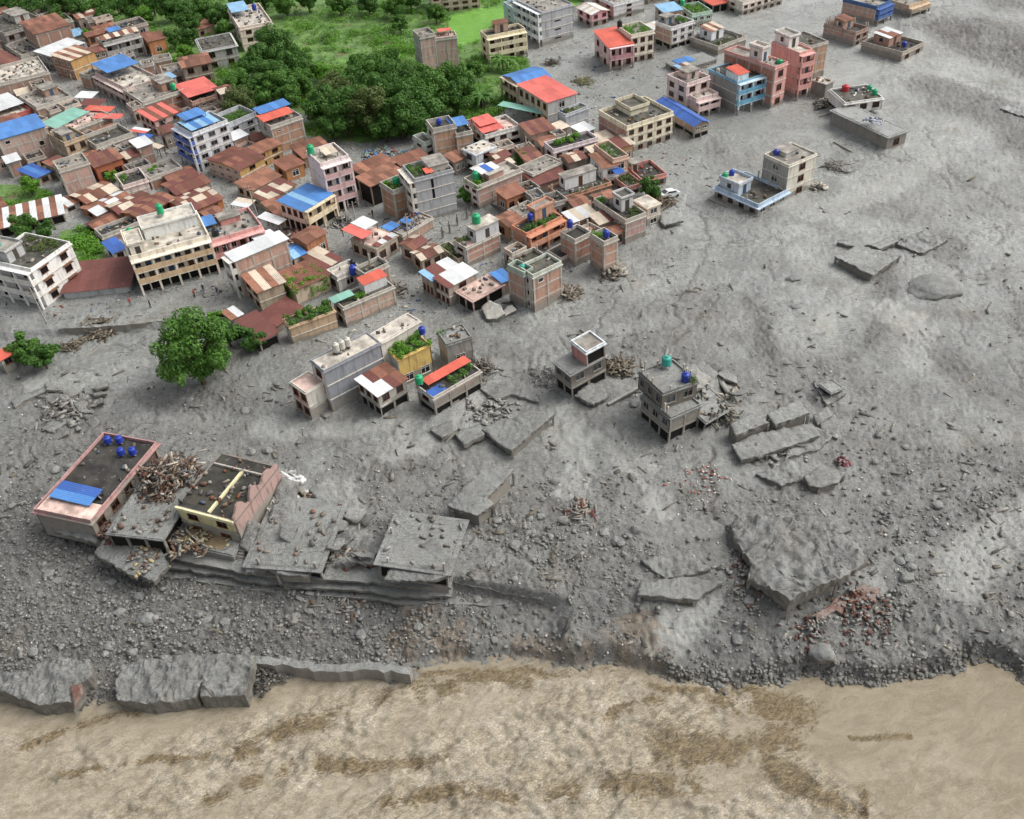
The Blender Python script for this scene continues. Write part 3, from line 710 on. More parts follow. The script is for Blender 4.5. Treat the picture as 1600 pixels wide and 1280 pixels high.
    def pitched(s, roof, sh, sh2, rise, ridge, a, bl, zr, c):
        mats = [SHEETS[q] for q in sh.split('+')]; e = .35; V3 = Vector; wm = wall(c, .5)
        if roof == 'shed':
            # low at the near eave, higher at the back
            s.plane('roof_sheet', V3((-e, -e, zr-.02)), V3((a+2*e, 0, 0)), V3((0, bl+2*e, rise)), 0, 0, mats)
            V = [(0, 0, zr-.17), (0, bl, zr-.17), (0, bl, zr+rise*.9-.05), (a, 0, zr-.17), (a, bl, zr-.17), (a, bl, zr+rise*.9-.05)]
            s.mesh('gable_wall', V, [(0, 1, 2), (3, 5, 4), (1, 4, 5, 2)], wm)
        elif roof == 'shedx':
            s.plane('roof_sheet', V3((-e, bl+e, zr-.02)), V3((0, -(bl+2*e), 0)), V3((a+2*e, 0, rise)), 0, 0, mats)
            V = [(0, 0, zr-.17), (a, 0, zr-.17), (a, 0, zr+rise*.9-.05), (0, bl, zr-.17), (a, bl, zr-.17), (a, bl, zr+rise*.9-.05)]
            s.mesh('gable_wall', V, [(0, 1, 2), (3, 5, 4), (1, 4, 5, 2)], wm)
        else:
            m2 = [SHEETS[q] for q in (sh2 or sh).split('+')]
            if ridge == 'x':
                s.plane('roof_sheet', V3((-e, -e, zr-.02)), V3((a+2*e, 0, 0)), V3((0, bl/2+e, rise)), 0, 0, mats)
                s.plane('roof_sheet', V3((a+e, bl+e, zr-.02)), V3((-a-2*e, 0, 0)), V3((0, -bl/2-e, rise)), 0, 0, m2)
                V = [(0, 0, zr-.17), (0, bl, zr-.17), (0, bl/2, zr+rise-.08), (a, 0, zr-.17), (a, bl, zr-.17), (a, bl/2, zr+rise-.08)]
                s.mesh('gable_wall', V, [(0, 1, 2), (3, 5, 4)], wm)
                s.box('ridge_cap', mats[0], -e, a+e, bl/2-.15, bl/2+.15, zr+rise-.0, zr+rise+.05)
            else:
                s.plane('roof_sheet', V3((-e, bl+e, zr-.02)), V3((0, -(bl+2*e), 0)), V3((a/2+e, 0, rise)), 0, 0, mats)
                s.plane('roof_sheet', V3((a+e, -e, zr-.02)), V3((0, bl+2*e, 0)), V3((-a/2-e, 0, rise)), 0, 0, m2)
                V = [(0, 0, zr-.17), (a, 0, zr-.17), (a/2, 0, zr+rise-.08), (0, bl, zr-.17), (a, bl, zr-.17), (a/2, bl, zr+rise-.08)]
                s.mesh('gable_wall', V, [(0, 1, 2), (3, 5, 4)], wm)
                s.box('ridge_cap', mats[0], a/2-.15, a/2+.15, -e, bl+e, zr+rise-.0, zr+rise+.05)
    # ---- things built on the roof: fractions of the deck (u to the right corner, v to the left/back corner)
    def hut(s, u0, u1, v0, v1, ht=2.5, c=None, dk='grey', par=.0, roof='flat', sh='rust', door=True, nm='stair_room', ov=.2):
        wm = wall(c, .45) if c else s.wm; a, b_ = s.a, s.bl; x0, x1, y0, y1 = u0*a, u1*a, v0*b_, v1*b_; z = s.deckz+.05
        x0 += .16; y0 += .16
        s.box(nm, wm, x0, x1, y0, y1, z, z+ht)
        if roof == 'flat':
            s.box('stair_roof', DECKS[dk], x0-ov, x1+ov, y0-ov, y1+ov, z+ht, z+ht+.14)
            if par:
                t_ = .12
                for q in ((x0-ov, x1+ov, y0-ov, y0-ov+t_), (x0-ov, x1+ov, y1+ov-t_, y1+ov), (x0-ov, x0-ov+t_, y0-ov+t_, y1+ov-t_), (x1+ov-t_, x1+ov, y0-ov+t_, y1+ov-t_)):
                    s.box('parapet', wm, *q, z+ht+.14, z+ht+.14+par)
        else: s.canopy(x0/a-.02, x1/a+.02, y0/b_-.02, y1/b_+.02, ht+.02, sh, posts=False)
        if door:
            xm = (x0+x1)/2; s.box('door', random.choice(DOORC), xm-.42, xm+.42, y0-.04, y0+.02, z, z+min(1.95, ht-.2))
            ym = (y0+y1)/2
            if y1-y0 > 1.6: s.box('window', GLASS, x0-.03, x0+.02, ym-.45, ym+.45, z+.9, z+min(1.9, ht-.25))
        return s
    def canopy(s, u0, u1, v0, v1, ht=2.3, sh='blue', rise=.45, posts=True, axis='v'):
        a, b_ = s.a, s.bl; x0, x1, y0, y1 = u0*a, u1*a, v0*b_, v1*b_; z = s.deckz+.05; mats = [SHEETS[q] for q in sh.split('+')]
        if posts:
            for x, y in ((x0+.15, y0+.15), (x1-.15, y0+.15), (x1-.15, y1-.15), (x0+.15, y1-.15)):
                s.box('post', REBAR, x-.05, x+.05, y-.05, y+.05, z, z+ht+(rise*(y-y0)/(y1-y0) if axis == 'v' else rise*(x-x0)/(x1-x0)))
        if axis == 'v': s.plane('roof_sheet', Vector((x0, y0, z+ht)), Vector((x1-x0, 0, 0)), Vector((0, y1-y0, rise)), 0, 0, mats)
        elif axis == 'g':
            ym = (y0+y1)/2
            s.plane('roof_sheet', Vector((x0, y0, z+ht)), Vector((x1-x0, 0, 0)), Vector((0, ym-y0, rise)), 0, 0, mats)
            s.plane('roof_sheet', Vector((x1, y1, z+ht)), Vector((x0-x1, 0, 0)), Vector((0, ym-y1, rise)), 0, 0, mats)
        else: s.plane('roof_sheet', Vector((x0, y1, z+ht)), Vector((0, y0-y1, 0)), Vector((x1-x0, 0, rise)), 0, 0, mats)
        return s
    def clutter(s, n=14, u0=.1, u1=.9, v0=.1, v1=.9, cols=('8f8578', '5f5a52', '7c6248', 'b3aca0', '4c5f78')):
        vs_ = []; fs_ = []; mi = []
        for k in range(n):
            x, y = random.uniform(u0, u1)*s.a, random.uniform(v0, v1)*s.bl; sz = np.array([random.uniform(.15, .9), random.uniform(.1, .5), random.uniform(.08, .5)])
            an = random.uniform(0, 3.1); ca_, sa_ = math.cos(an), math.sin(an)
            q = BOXV*sz; q = np.stack([q[:, 0]*ca_-q[:, 1]*sa_+x, q[:, 0]*sa_+q[:, 1]*ca_+y, q[:, 2]+sz[2]/2+s.deckz+.05], -1)
            fs_.append(BOXF+8*k); vs_.append(q); mi += [random.randrange(len(cols))]*6
        me_ = mk_np('roof_clutter', np.concatenate(vs_), np.concatenate(fs_), [flat(q, .8, .3) for q in cols], matidx=mi)
        o = link('roof_clutter', me_, s.root, s.loc(0, 0, 0), s.rz); o['kind'] = 'stuff'
        return s
    def tank(s, u, v, col, which='', z=None, stand=.0, r=.62, ht=1.5):
        x, y = u*s.a, v*s.bl; zz = (s.deckz+.06 if z is None else s.deckz+z)
        water_tank(s.w(x, y, zz), col, f"{which+' ' if which else ''}{TANKN[col]} water tank on the {s.short}", stand, r, ht, s)
        return s
    def garden(s, u0, u1, v0, v1, ht=.8, dens=14, mat=None, which=''):
        rooftop_plants(s, u0, u1, v0, v1, ht, dens, mat or random.choice((LEAF_MID, LEAF_BRIGHT)), which)
        return s
DARK = flat('15130f', .9, .1, 'dark_interior_paint')  # near-black paint standing in for the unlit depth of openings and slots
TANKN = dict(green='green plastic', blue='dark blue plastic', black='black plastic', red='red plastic', white='white plastic', steel='steel', teal='teal plastic')
TANKM = dict(green=flat('2fa06e', .4, .12), blue=flat('2b3f9a', .35, .12), black=flat('23242a', .4, .1), red=flat('b0323a', .45, .12), white=flat('d5d3cc', .5, .15), steel=flat('c2beb4', .4, .2), teal=flat('3f9c90', .45, .15))
def lathe(prof, seg, mat, name):
    V = []; F = []
    for r_, z in prof:
        for k in range(seg): V.append((r_*math.cos(2*math.pi*k/seg), r_*math.sin(2*math.pi*k/seg), z))
    for j in range(len(prof)-1):
        for k in range(seg): F.append((j*seg+k, j*seg+(k+1) % seg, (j+1)*seg+(k+1) % seg, (j+1)*seg+k))
    F.append(tuple(range(seg))[::-1]); F.append(tuple((len(prof)-1)*seg+k for k in range(seg)))
    return mk(name, V, F, mat, True)
_tk = {}
def water_tank(p, col, label, stand=0.0, r=.62, ht=1.5, house=None):
    k = (col, round(r, 2), round(ht, 2))
    if k not in _tk:
        pr = [(r*.98, 0)]
        for q in range(6): pr += [(r, ht*(.05+.13*q)), (r*.95, ht*(.10+.13*q))]
        pr += [(r, ht*.8), (r*.72, ht*.92), (r*.36, ht*.98)]
        _tk[k] = (lathe(pr, 16, TANKM[col], 'tank_body'), lathe([(r*.34, 0), (r*.38, ht*.04), (r*.38, ht*.09), (r*.3, ht*.11)], 12, TANKM[col], 'lid'))
    e_ = empty('water_tank', p, label, 'water tank', 'rooftop water tanks')
    link('tank_body', _tk[k][0], e_, (0, 0, stand)); link('lid', _tk[k][1], e_, (0, 0, stand+ht*.975))
    if stand:
        for sx in (-1, 1):
            for sy in (-1, 1): link('leg', cube(FR_GREY), e_, (sx*r*.6, sy*r*.6, stand/2), 0, (.06, .06, stand))
        link('platform', cube(FR_GREY), e_, (0, 0, stand-.03), 0, (r*1.7, r*1.7, .06))
    return e_
# ------------------------------------------------------------------ foliage
def leaf_cloud(cents, rads, n, size, rng, flat_=.0):
    """n leaf-sized quads spread through clumps; returns V, F"""
    cents = np.array(cents); rads = np.array(rads); wts = rads**2; wts = wts/wts.sum()
    k = rng.choice(len(cents), n, p=wts)
    d = rng.normal(size=(n, 3)); d /= np.linalg.norm(d, axis=1)[:, None]
    rr = rng.uniform(.45, 1.0, n)**.6
    c = cents[k]+d*(rads[k]*rr)[:, None]*np.array([1, 1, .82])
    nrm = d+rng.normal(size=(n, 3))*.55+np.array([0, 0, .45]); nrm /= np.linalg.norm(nrm, axis=1)[:, None]
    t1 = np.cross(nrm, rng.normal(size=(n, 3))); t1 /= np.linalg.norm(t1, axis=1)[:, None]; t2 = np.cross(nrm, t1)
    s1 = (size*rng.uniform(.6, 1.3, n))[:, None]; s2 = s1*rng.uniform(.45, .8, n)[:, None]
    V = np.stack([c-t1*s1, c+t2*s2*.8+nrm*s1*.15, c+t1*s1, c-t2*s2*.8+nrm*s1*.15], 1).reshape(-1, 3)
    return V, np.arange(4*n).reshape(n, 4)
def rooftop_plants(s, u0, u1, v0, v1, ht, dens, mat, which):
    x0, x1, y0, y1 = u0*s.a, u1*s.a, v0*s.bl, v1*s.bl; rng = np.random.default_rng(len(HOUSES)*13+int(u0*100))
    area = max(.5, (x1-x0)*(y1-y0)); nb = max(5, int(area*1.6))
    cs = np.stack([rng.uniform(x0, x1, nb), rng.uniform(y0, y1, nb), rng.uniform(.2, ht, nb)*.8], -1); rs = rng.uniform(.3, .7, nb)
    V, F = leaf_cloud(cs, rs, min(5200, int(area*dens*9)), .15, rng)
    V[:, 2] = np.maximum(V[:, 2], .03)
    o = link('rooftop_plants', mk_np('rooftop_plants', V, F, mat), None, s.w(0, 0, s.deckz+.06), s.rz)
    tag(o, f"{which+' ' if which else ''}leafy green potted plants growing on the {s.short}", 'plants', 'rooftop gardens', 'stuff')
# ------------------------------------------------------------------ the town: each house traced by its roof corners and ground line
ORANGE, CREAM, PINK, WHITE, GREYW, OCHRE, LBLUE = 'c98552', 'e3d9bd', 'e3b3ab', 'dcdad4', 'a9a8a5', 'b98d55', 'b9d3dd'
# --- upper left quarter
H('low grey building with mossy roof at the upper left edge', 'low mossy corner building').b('a', (-90, 150), (30, 260), (340, 150), 400, 2, 'p', 'p', 'a09a92', nl=1, nr=4).hut(.5, .85, .4, .9, 2, 'b5b0a8')
h = H('brick house with rusty roof below the trees, upper left', 'rusty brick house under the trees').b('a', (185, 185), (275, 270), (540, 195), 470, 2, 'b', 'b', bc='a87f6a', nl=0, nr=0, roof='shed', sh='rust+rust2', rise=.6)
H('narrow house with bright white sheet roof beside an orange gable', 'white sheet house').b('a', (320, 395), (400, 440), (600, 330), 560, 2, 'p', 'p', '8d8f90', nl=2, nr=0, roof='shed', sh='white', rise=.4)
H('house with blank orange end wall and striped beige sheet roof', 'orange gable house').b('a', (435, 425), (548, 475), (710, 395), 630, 2, 'p', 'p', 'c89a58', c2='9a7864', nl=3, nr=0, roof='shed', sh='beige+rust2', rise=.4)
h = H('grey two-storey house with rust canopy and blue tarp on its terrace', 'grey terrace house', ).b('a', (765, 290), (802, 335), (1090, 258), 500, 2, 'p', 'v', 'a9a6a0', nl=0, nr=4, dk='grey').canopy(.0, 1, .0, .45, 1.2, 'rust+beige', .5).hut(.3, .6, .5, .95, 1.8, '8f8880', sh='blue', roof='sheet')
H('small orange box house with rusty roof beside the wood', 'orange box house').b('a', (1098, 285), (1160, 328), (1292, 300), 445, 1, 'p', 'p', 'cf8650', nl=1, nr=1, roof='shed', sh='rust', rise=.3)
h = H('long street house with beige terrace under a blue sheet canopy', 'long blue canopy street house').b('a', (755, 560), (985, 690), (1225, 595), 830, 2, 'v', 'p', 'd3bdb3', nl=6, nr=3, dk='light', fr=FR_BROWN, gf='s').canopy(.02, 1.0, .55, 1.1, 2.0, 'blue', .3).clutter(8)
h = H('brick street house with brown terrace and thick parapets', 'brown terrace street house').b('a', (985, 690), (1112, 800), (1425, 690), 940, 2, 'p', 'b', 'c9b6a6', bc='a8785f', nl=4, nr=1, dk='grey').hut(.62, .95, .3, .85, 1.9, 'b98a70').tank(.85, .2, 'green', stand=.4)
H('brick house under a pale red sheet roof near the wood edge', 'pale red roofed house').b('a', (1395, 700), (1500, 795), (1720, 725), 905, 2, 'b', 'p', 'c49c88', nl=0, nr=4).canopy(-.05, 1.05, .1, 1.1, 1.3, 'red', .3).clutter(6)
H('low house with small red sheet roof facing the narrow street', 'small red street roof').b('a', (1100, 880), (1205, 945), (1410, 860), 1070, 2, 'p', 'p', 'c9a398', nl=3, nr=2, roof='shed', sh='red+rust', rise=.5)
H('grey concrete house with broken terrace beside the blue-roofed white house', 'broken grey terrace').b('a', (1240, 905), (1322, 985), (1560, 900), 1085, 2, 'p', 'p', '97938c', nl=2, nr=2, dk='moss').clutter(10)
h = H('large pale house with light blue canopy and blue balconies', 'large pale blue canopy house'); h.balc = '4a66b8'
h.b('b', (-135, 965), (0, 1040), (275, 935), 1340, 4, 'v', 'p', 'd3d7db', c2='c6ccd8', nl=3, nr=3, dk='grey', fr=FR_GREY).canopy(.0, .8, .0, .75, 1.0, 'bluel+blue', .4).canopy(.1, .7, .5, 1.0, 1.9, 'blue', .3)
h.b('b', (150, 905), (272, 965), (492, 872), 1170, 3, 'p', 'p', 'b3b7bb', nl=1, nr=2, dk='green', fr=FR_GREY, par=.9).garden(.1, .9, .2, .8, .5, 8)
H('long brick row house with exposed pale beams at the left edge', 'pale beam brick row').b('a', (-200, 560), (-60, 662), (388, 575), 830, 2, 'b', 'b', bc='b08a78', nl=0, nr=0, dk='light').clutter(22)
H('unfinished brick house with open beams beside the street junction', 'open beam brick house').b('a', (165, 740), (280, 835), (548, 740), 965, 2, 'b', 'b', bc='b38a72', nl=0, nr=1, dk='grey', stubs=6).hut(.5, .9, .5, .95, 1.6, 'b08d78')
H('white terrace house with red rail at the left edge', 'red rail terrace house').b('a', (-110, 810), (20, 925), (198, 835), 1015, 2, 'p', 'p', 'cfc4bb', nl=1, nr=2, pc='c25f58', dk='light').canopy(0, 1, .25, 1, 1.2, 'white', .3)
H('brick house with long narrow blue sheet roof at the left edge', 'long narrow blue roof house').b('a', (-110, 1015), (-20, 1095), (352, 1000), 1330, 3, 'b', 'b', bc='c2a090', nl=0, nr=1, roof='shed', sh='blue', rise=.4)
H('brick house with faded teal sheet roof', 'faded teal roof house').b('a', (395, 955), (440, 1000), (655, 875), 1090, 1, 'b', 'b', bc='a9836e', nl=0, nr=0, roof='shed', sh='teal', rise=.5)
H('brick house with walled sloping roof behind the teal roof', 'walled roof brick house').b('a', (470, 945), (560, 1010), (850, 890), 1100, 1, 'b', 'b', bc='a5826c', nl=0, nr=1, dk='pink', par=.5).clutter(8)
H('brick house with dark mossy parapet roof facing the narrow street', 'dark parapet brick house').b('a', (640, 1060), (745, 1135), (1030, 1030), 1275, 2, 'b', 'b', bc='b57c62', nl=0, nr=1, dk='moss', par=.9).clutter(8)
H('small tan plaster house with flat grey roof between brick houses', 'small tan house').b('a', (380, 1040), (500, 1115), (665, 1050), 1300, 2, 'p', 'p', 'b9a383', nl=1, nr=2, dk='grey').hut(.1, .6, .2, .8, 1.5, 'b39c80')
H('small pink brick house with rusty striped roof against the wood', 'rusty roof wood house').b('b', (-25, 200), (35, 238), (165, 190), 310, 1, 'b', 'b', bc='b58a78', nl=0, nr=1, roof='shed', sh='rust+rust2', rise=.3)
H('grey-white house with black mossy flat roof among the trees', 'black mossy roof house').b('b', (20, 305), (78, 400), (348, 350), 565, 2, 'p', 'p', 'bdbdba', nl=2, nr=2, dk='moss', ov=.4, par=.35).clutter(8)
h = H('tall cream house with pale blue canopy rising above the wood', 'tall cream house by the wood').b('b', (305, 62), (368, 215), (605, 150), 410, 3, 'p', 'p', 'e6d3c2', nl=2, nr=2, dk='light', fr=FR_BROWN).canopy(.0, .55, .55, 1.0, 1.6, 'bluel', .3).tank(.75, .7, 'blue', stand=.6).clutter(8, .1, .9, .1, .5)
H('little hut with pale blue sheet roof below the trees', 'little pale blue hut').b('a', (528, 248), (562, 290), (645, 258), 320, 1, 'p', 'p', '9b938a', nl=1, nr=1, roof='shed', sh='bluel', rise=.2)
H('low house with rusty red roof at the left edge', 'rusty red edge house').b('a', (-80, 430), (20, 512), (112, 462), 600, 1, 'p', 'p', 'b0a69a', nl=1, nr=1, roof='shed', sh='rust+maroon', rise=.3)
H('cluttered concrete house with white awnings below the rusty brick house', 'cluttered awning house').b('a', (60, 490), (150, 590), (345, 520), 640, 1, 'p', 'p', 'b5afa6', nl=1, nr=2, dk='light').clutter(16).canopy(.5, .95, .1, .6, 1.2, 'white', .2)
H('concrete house with cluttered grey terrace below the mossy corner building', 'grey cluttered terrace').b('a', (60, 345), (160, 430), (290, 380), 500, 1, 'p', 'b', 'a9a39a', bc='b59080', nl=1, nr=0, dk='grey').clutter(14)
# --- left middle
H('small house with mid blue sheet roof above the garden', 'small blue garden roof').b('f', (158, 232), (290, 290), (378, 240), 360, 1, 'p', 'p', 'a89c90', nl=1, nr=1, roof='shed', sh='blued+blue', rise=.3)
H('brick house with large pink panel wall and stained cream side', 'pink panel house').b('f', (385, 165), (455, 225), (695, 165), 430, 2, 'p', 'b', 'd6ccb8', bc='c9a090', nl=1, nr=0, dk='grey').clutter(6)
H('house with rust roof and orange wall beside the pink panel house', 'rust roof orange house').b('f', (680, 140), (742, 208), (950, 128), 335, 1, 'p', 'p', 'b9663f', nl=1, nr=2, roof='shed', sh='rust2+maroon', rise=.4)
H('pinkish white two-storey house with dark flat roof', 'pinkish white house').b('f', (870, 268), (960, 350), (1155, 300), 460, 2, 'p', 'p', 'ddc9c0', nl=1, nr=3, dk='dark', fr=FR_BROWN).garden(.05, .4, .3, .9, .5, 8)
H('brick house with bare brick roof wall behind the pinkish white house', 'bare brick roof house').b('f', (1110, 210), (1165, 290), (1405, 190), 390, 1, 'b', 'b', bc='b0785c', nl=0, nr=0, dk='grey').clutter(6)
for q, (L_, N_, R_, gy, sh, cc, lb) in enumerate([
        ((598, 410), (682, 490), (892, 372), 560, 'rust+rust2+beige', 'a8704c', 'rusty patched roof house nearest the pink panel house'),
        ((690, 500), (762, 582), (982, 432), 640, 'rust2+white+rust', 'b2764c', 'rusty roof house with a white stripe of sheets'),
        ((890, 490), (932, 570), (1152, 440), 650, 'rust+maroon+beige', 'b88a60', 'rusty roof house between two other rusty roofs'),
        ((1058, 520), (1092, 602), (1322, 440), 690, 'rust2+maroon', 'b9713f', 'low house with orange wall and brown rusty roof'),
        ((1298, 330), (1382, 422), (1622, 312), 510, 'maroon+rust', 'a99c8f', 'brown sheet roof house with pale blue ridge band'),
        ((1290, 262), (1340, 330), (1520, 250), 400, 'rust+maroon+rust2', 'a5836a', 'brown roof house behind the pale blue ridge band'),
        ((700, 640), (750, 690), (900, 590), 740, 'rust+rust2', 'a5836a', 'small low rusty roof house beside the lane')]):
    H(lb, lb).b('f', L_, N_, R_, gy, 1, 'p', 'p', cc, nl=1, nr=2, roof='gable', sh=sh, rise=.5, ridge='x')
H('rust and beige patched roof house with orange wall by the street', 'patched roof street house').b('g', (-100, 560), (65, 668), (335, 552), 745, 1, 'p', 'p', 'b9733d', nl=1, nr=2, roof='gable', sh='rust+beige+maroon', rise=.6)
h = H('cream four-level house with curved tan balcony bands on the main road', 'cream house with tan bands'); h.balc = 'dcb98c'
h.b('f', (885, 715), (1010, 905), (1640, 768), 1190, 3, 'p', 'v', 'ebe0cb', nl=2, nr=8, dk='light', fr=FR_GREY, par=.8, gf='o')
h.hut(.02, .22, .02, .5, 2.3, 'ebe0cb', 'light', .3, ov=.1).hut(.25, .95, .55, .98, 1.9, 'e2e5e0', 'light', .35, door=False).tank(.55, .85, 'green', 'taller', z=2.2, stand=.5, ht=1.7).tank(.1, .85, 'green', 'lower', z=.06, ht=1.4)
h = H('pink house with balconies attached to the cream house', 'pink balcony house'); h.balc = 'd99089'
h.b('g', (120, 740), (232, 882), (650, 765), 1110, 2, 'p', 'v', 'e3a79f', nl=1, nr=6, dk='grey', fr=FR_WHITE, gf='o').canopy(-.02, .3, .6, 1.05, .9, 'blue', .2).clutter(8).hut(.35, .75, .6, .95, 1.1, 'd98f86', door=False).tank(.18, .3, 'black', ht=1.3)
h = H('white three-storey house with terracotta windows at the left edge', 'white house at the left edge'); h.balc = 'e0dcd0'
h.b('f', (-70, 890), (238, 1000), (502, 780), 1300, 3, 'v', 'p', 'e6e4de', nl=3, nr=2, dk='moss', fr=FR_BROWN, par=.5, wt='h').hut(.05, .45, .5, .95, 2.0, 'b9bab6', 'grey', .4).tank(.2, .8, 'teal', z=2.3, ht=.9).garden(.55, .95, .1, .9, .6, 7, LEAF_OLIVE)
H('low warehouse with maroon sheet roof beside the main road', 'maroon warehouse', 'shed', 'shed').b('f', (575, 985), (490, 1188), (1002, 1142), 1240, 1, 'p', 'p', 'b6b8b8', nl=0, nr=0, roof='shed', sh='maroon', rise=.8, orth=True)
H('long shed with red and white striped sheet roof', 'striped roof shed', 'shed', 'shed').b('f', (-65, 575), (-10, 688), (492, 577), 760, 1, 'p', 'p', '8d7f72', nl=0, nr=5, roof='shed', sh='rust2+white', rise=.6, gf='o')
H('small orange house end beside the walled garden', 'small orange edge house').b('f', (-70, 470), (0, 560), (66, 540), 610, 1, 'p', 'p', 'c9743c', nl=1, nr=1, roof='shed', sh='rust', rise=.2)
H('cream shop with black round opening and small rusty roof', 'cream corner shop').b('f', (438, 478), (482, 532), (602, 470), 585, 1, 'p', 'p', 'd8d3c6', nl=1, nr=1, roof='shed', sh='rust+white', rise=.2)
H('small house with deep blue tarp roof beside the lane', 'deep blue tarp house').b('f', (820, 800), (885, 875), (962, 832), 960, 1, 'p', 'p', 'd8d6d2', nl=1, nr=1, roof='shed', sh='blued', rise=.3)
H('long dark roofed house with parapet above the lane', 'long dark roof lane house').b('f', (725, 690), (792, 742), (1125, 618), 820, 1, 'p', 'b', 'b6aca0', bc='a87a62', nl=1, nr=0, dk='dark').clutter(16)
# --- middle street rows
H('ochre house with two brown roofs on the market street', 'ochre brown roof house').b('g', (238, 240), (468, 330), (652, 225), 445, 2, 'p', 'p', 'c39a52', c2='c9a28e', nl=4, nr=1, roof='gable', sh='rust+maroon', rise=.6)
H('ochre house with white windows behind the market street', 'ochre white window house').b('g', (520, 180), (592, 215), (788, 122), 335, 2, 'p', 'p', 'b98e4e', nl=1, nr=2, roof='shed', sh='rust+rust2', rise=.5)
H('house with red rust roof and cream band on the market street', 'red rust street house').b('g', (488, 430), (562, 492), (778, 370), 570, 1, 'p', 'p', 'd2c3a4', nl=2, nr=2, roof='shed', sh='rust2', rise=.6)
H('house with grey brown sheet roof next to the blue roofed corner', 'grey brown sheet house').b('g', (600, 530), (682, 578), (892, 442), 650, 1, 'p', 'p', 'b8a892', nl=2, nr=2, roof='shed', sh='maroon+rust+beige', rise=.5)
H('narrow house with rust roof squeezed beside the blue roofed corner house', 'narrow rust house').b('g', (690, 585), (775, 690), (850, 620), 760, 1, 'p', 'p', 'c6b193', nl=1, nr=1, roof='shed', sh='rust2', rise=.4)
H('brick house behind the pink tower with rust roof', 'rust roof behind pink tower').b('g', (755, 265), (830, 330), (960, 270), 430, 1, 'p', 'p', 'b97d47', nl=1, nr=1, roof='shed', sh='rust', rise=.3)
h = H('corner house with bright blue sheet roof and stacked balcony clutter', 'bright blue corner roof').b('g', (800, 575), (968, 648), (1168, 508), 835, 2, 'p', 'v', 'dcc9a4', c2='e2cdbd', nl=4, nr=3, roof='shed', sh='blue+blue+bluel', rise=.5, fr=FR_BROWN, gf='o')
h = H('pale pink four-storey house with green tank', 'pale pink four-storey house'); h.balc = 'd3a9a6'
h.b('g', (965, 185), (1100, 277), (1330, 217), 672, 4, 'p', 'v', 'e6d6d3', nl=0, nr=3, dk='light', fr=FR_GREY, gf='o').tank(.08, .8, 'green', stand=.5, ht=1.6, r=.7).canopy(.35, .8, .3, .8, .8, 'beige', .3)
H('brick house under orange canopy and long blue sheet by the wood', 'orange canopy brick house').b('b', (500, 920), (612, 985), (862, 905), 1210, 3, 'p', 'b', 'a9aca6', bc='b98a6a', nl=1, nr=1, dk='grey').canopy(-.1, .85, .2, .75, 1.3, 'redo', .35).canopy(.0, 1.0, .7, 1.25, 1.8, 'blue', .3).clutter(6)
H('low shed with long rust roof behind the pale pink house', 'long rust shed behind pink house', 'shed', 'shed').b('g', (885, 150), (975, 235), (1190, 160), 320, 1, 'p', 'p', '8d7a68', nl=1, nr=2, roof='shed', sh='rust+rust2', rise=.4)
for L_, N_, R_, gy, sh, lb in [((5, 400), (42, 470), (265, 365), 640, 'rust+rust2', 'open shed with ribbed rust roof right of the pale pink house'), ((40, 485), (95, 555), (335, 435), 720, 'rust2', 'open market shed with orange rust roof before the brick tower'),
                               ((290, 345), (332, 392), (532, 320), 480, 'rust', 'low shed with dull rust roof behind the grey cracked house')]:
    H(lb, lb, 'shed', 'shed').b('h', L_, N_, R_, gy, 1, 'p', 'p', '9c8670', nl=1, nr=3, roof='shed', sh=sh, rise=.5, gf='o')
H('slim brick tower house with green tank on its dark roof', 'slim brick tower house').b('h', (168, 520), (268, 588), (412, 530), 825, 3, 'b', 'b', bc='b98a66', nl=0, nr=0, dk='moss').garden(.05, .5, .1, .9, .5, 10).tank(.6, .6, 'green', ht=1.4)
h = H('grey concrete house with a black crack down its wall', 'grey cracked house'); h.balc = 'd8d2c6'
h.b('h', (325, 395), (438, 497), (748, 428), 845, 4, 'v', 'p', 'aeb0b2', c2='ddd6c6', nl=2, nr=0, dk='moss', par=.6).hut(.45, .95, .2, .9, 1.2, 'c9bfb2', door=False).garden(.05, .35, .3, .9, .5, 9).canopy(.3, .5, .0, .3, .9, 'redo', .2).clutter(8)
h.fbox('R', 'crack', DARK, .40*h.a, .40*h.a+.5, -.02, .012, 4.0, h.zr-.3)
h = H('brick house with mossy roof and blue canopy below the wood', 'mossy brick house by the wood').b('c', (332, 935), (380, 1005), (558, 965), 1235, 3, 'p', 'b', 'd2d0c8', bc='c39672', nl=1, nr=0, dk='moss', par=.9).tank(.45, .6, 'blue', stand=.3, ht=1.0)
h.b('c', (508, 980), (562, 1045), (690, 1018), 1210, 2, 'p', 'b', 'c39672', bc='c39672', nl=0, nr=0, dk='moss').canopy(-.1, .95, .25, 1.15, 1.6, 'blue', .2)
h.b('c', (235, 1055), (312, 1110), (372, 1075), 1225, 2, 'p', 'p', 'c9d0c4', nl=1, nr=1, dk='moss')
h = H('white house with double orange sheet roof in the mud', 'double orange roof house').b('c', (690, 965), (792, 1055), (1058, 972), 1195, 2, 'p', 'p', 'd8d4cc', nl=1, nr=3, dk='pink', fr=FR_BROWN, gf='o').canopy(-.05, .55, .05, .7, .9, 'red', .5).canopy(.0, .5, .35, 1.0, 1.5, 'red', .35)
H('pale blue-white box house with smooth light roof', 'pale box house').b('h', (800, 265), (915, 310), (1088, 245), 470, 2, 'p', 'p', 'ccd2d6', nl=1, nr=1, dk='light', par=.12)
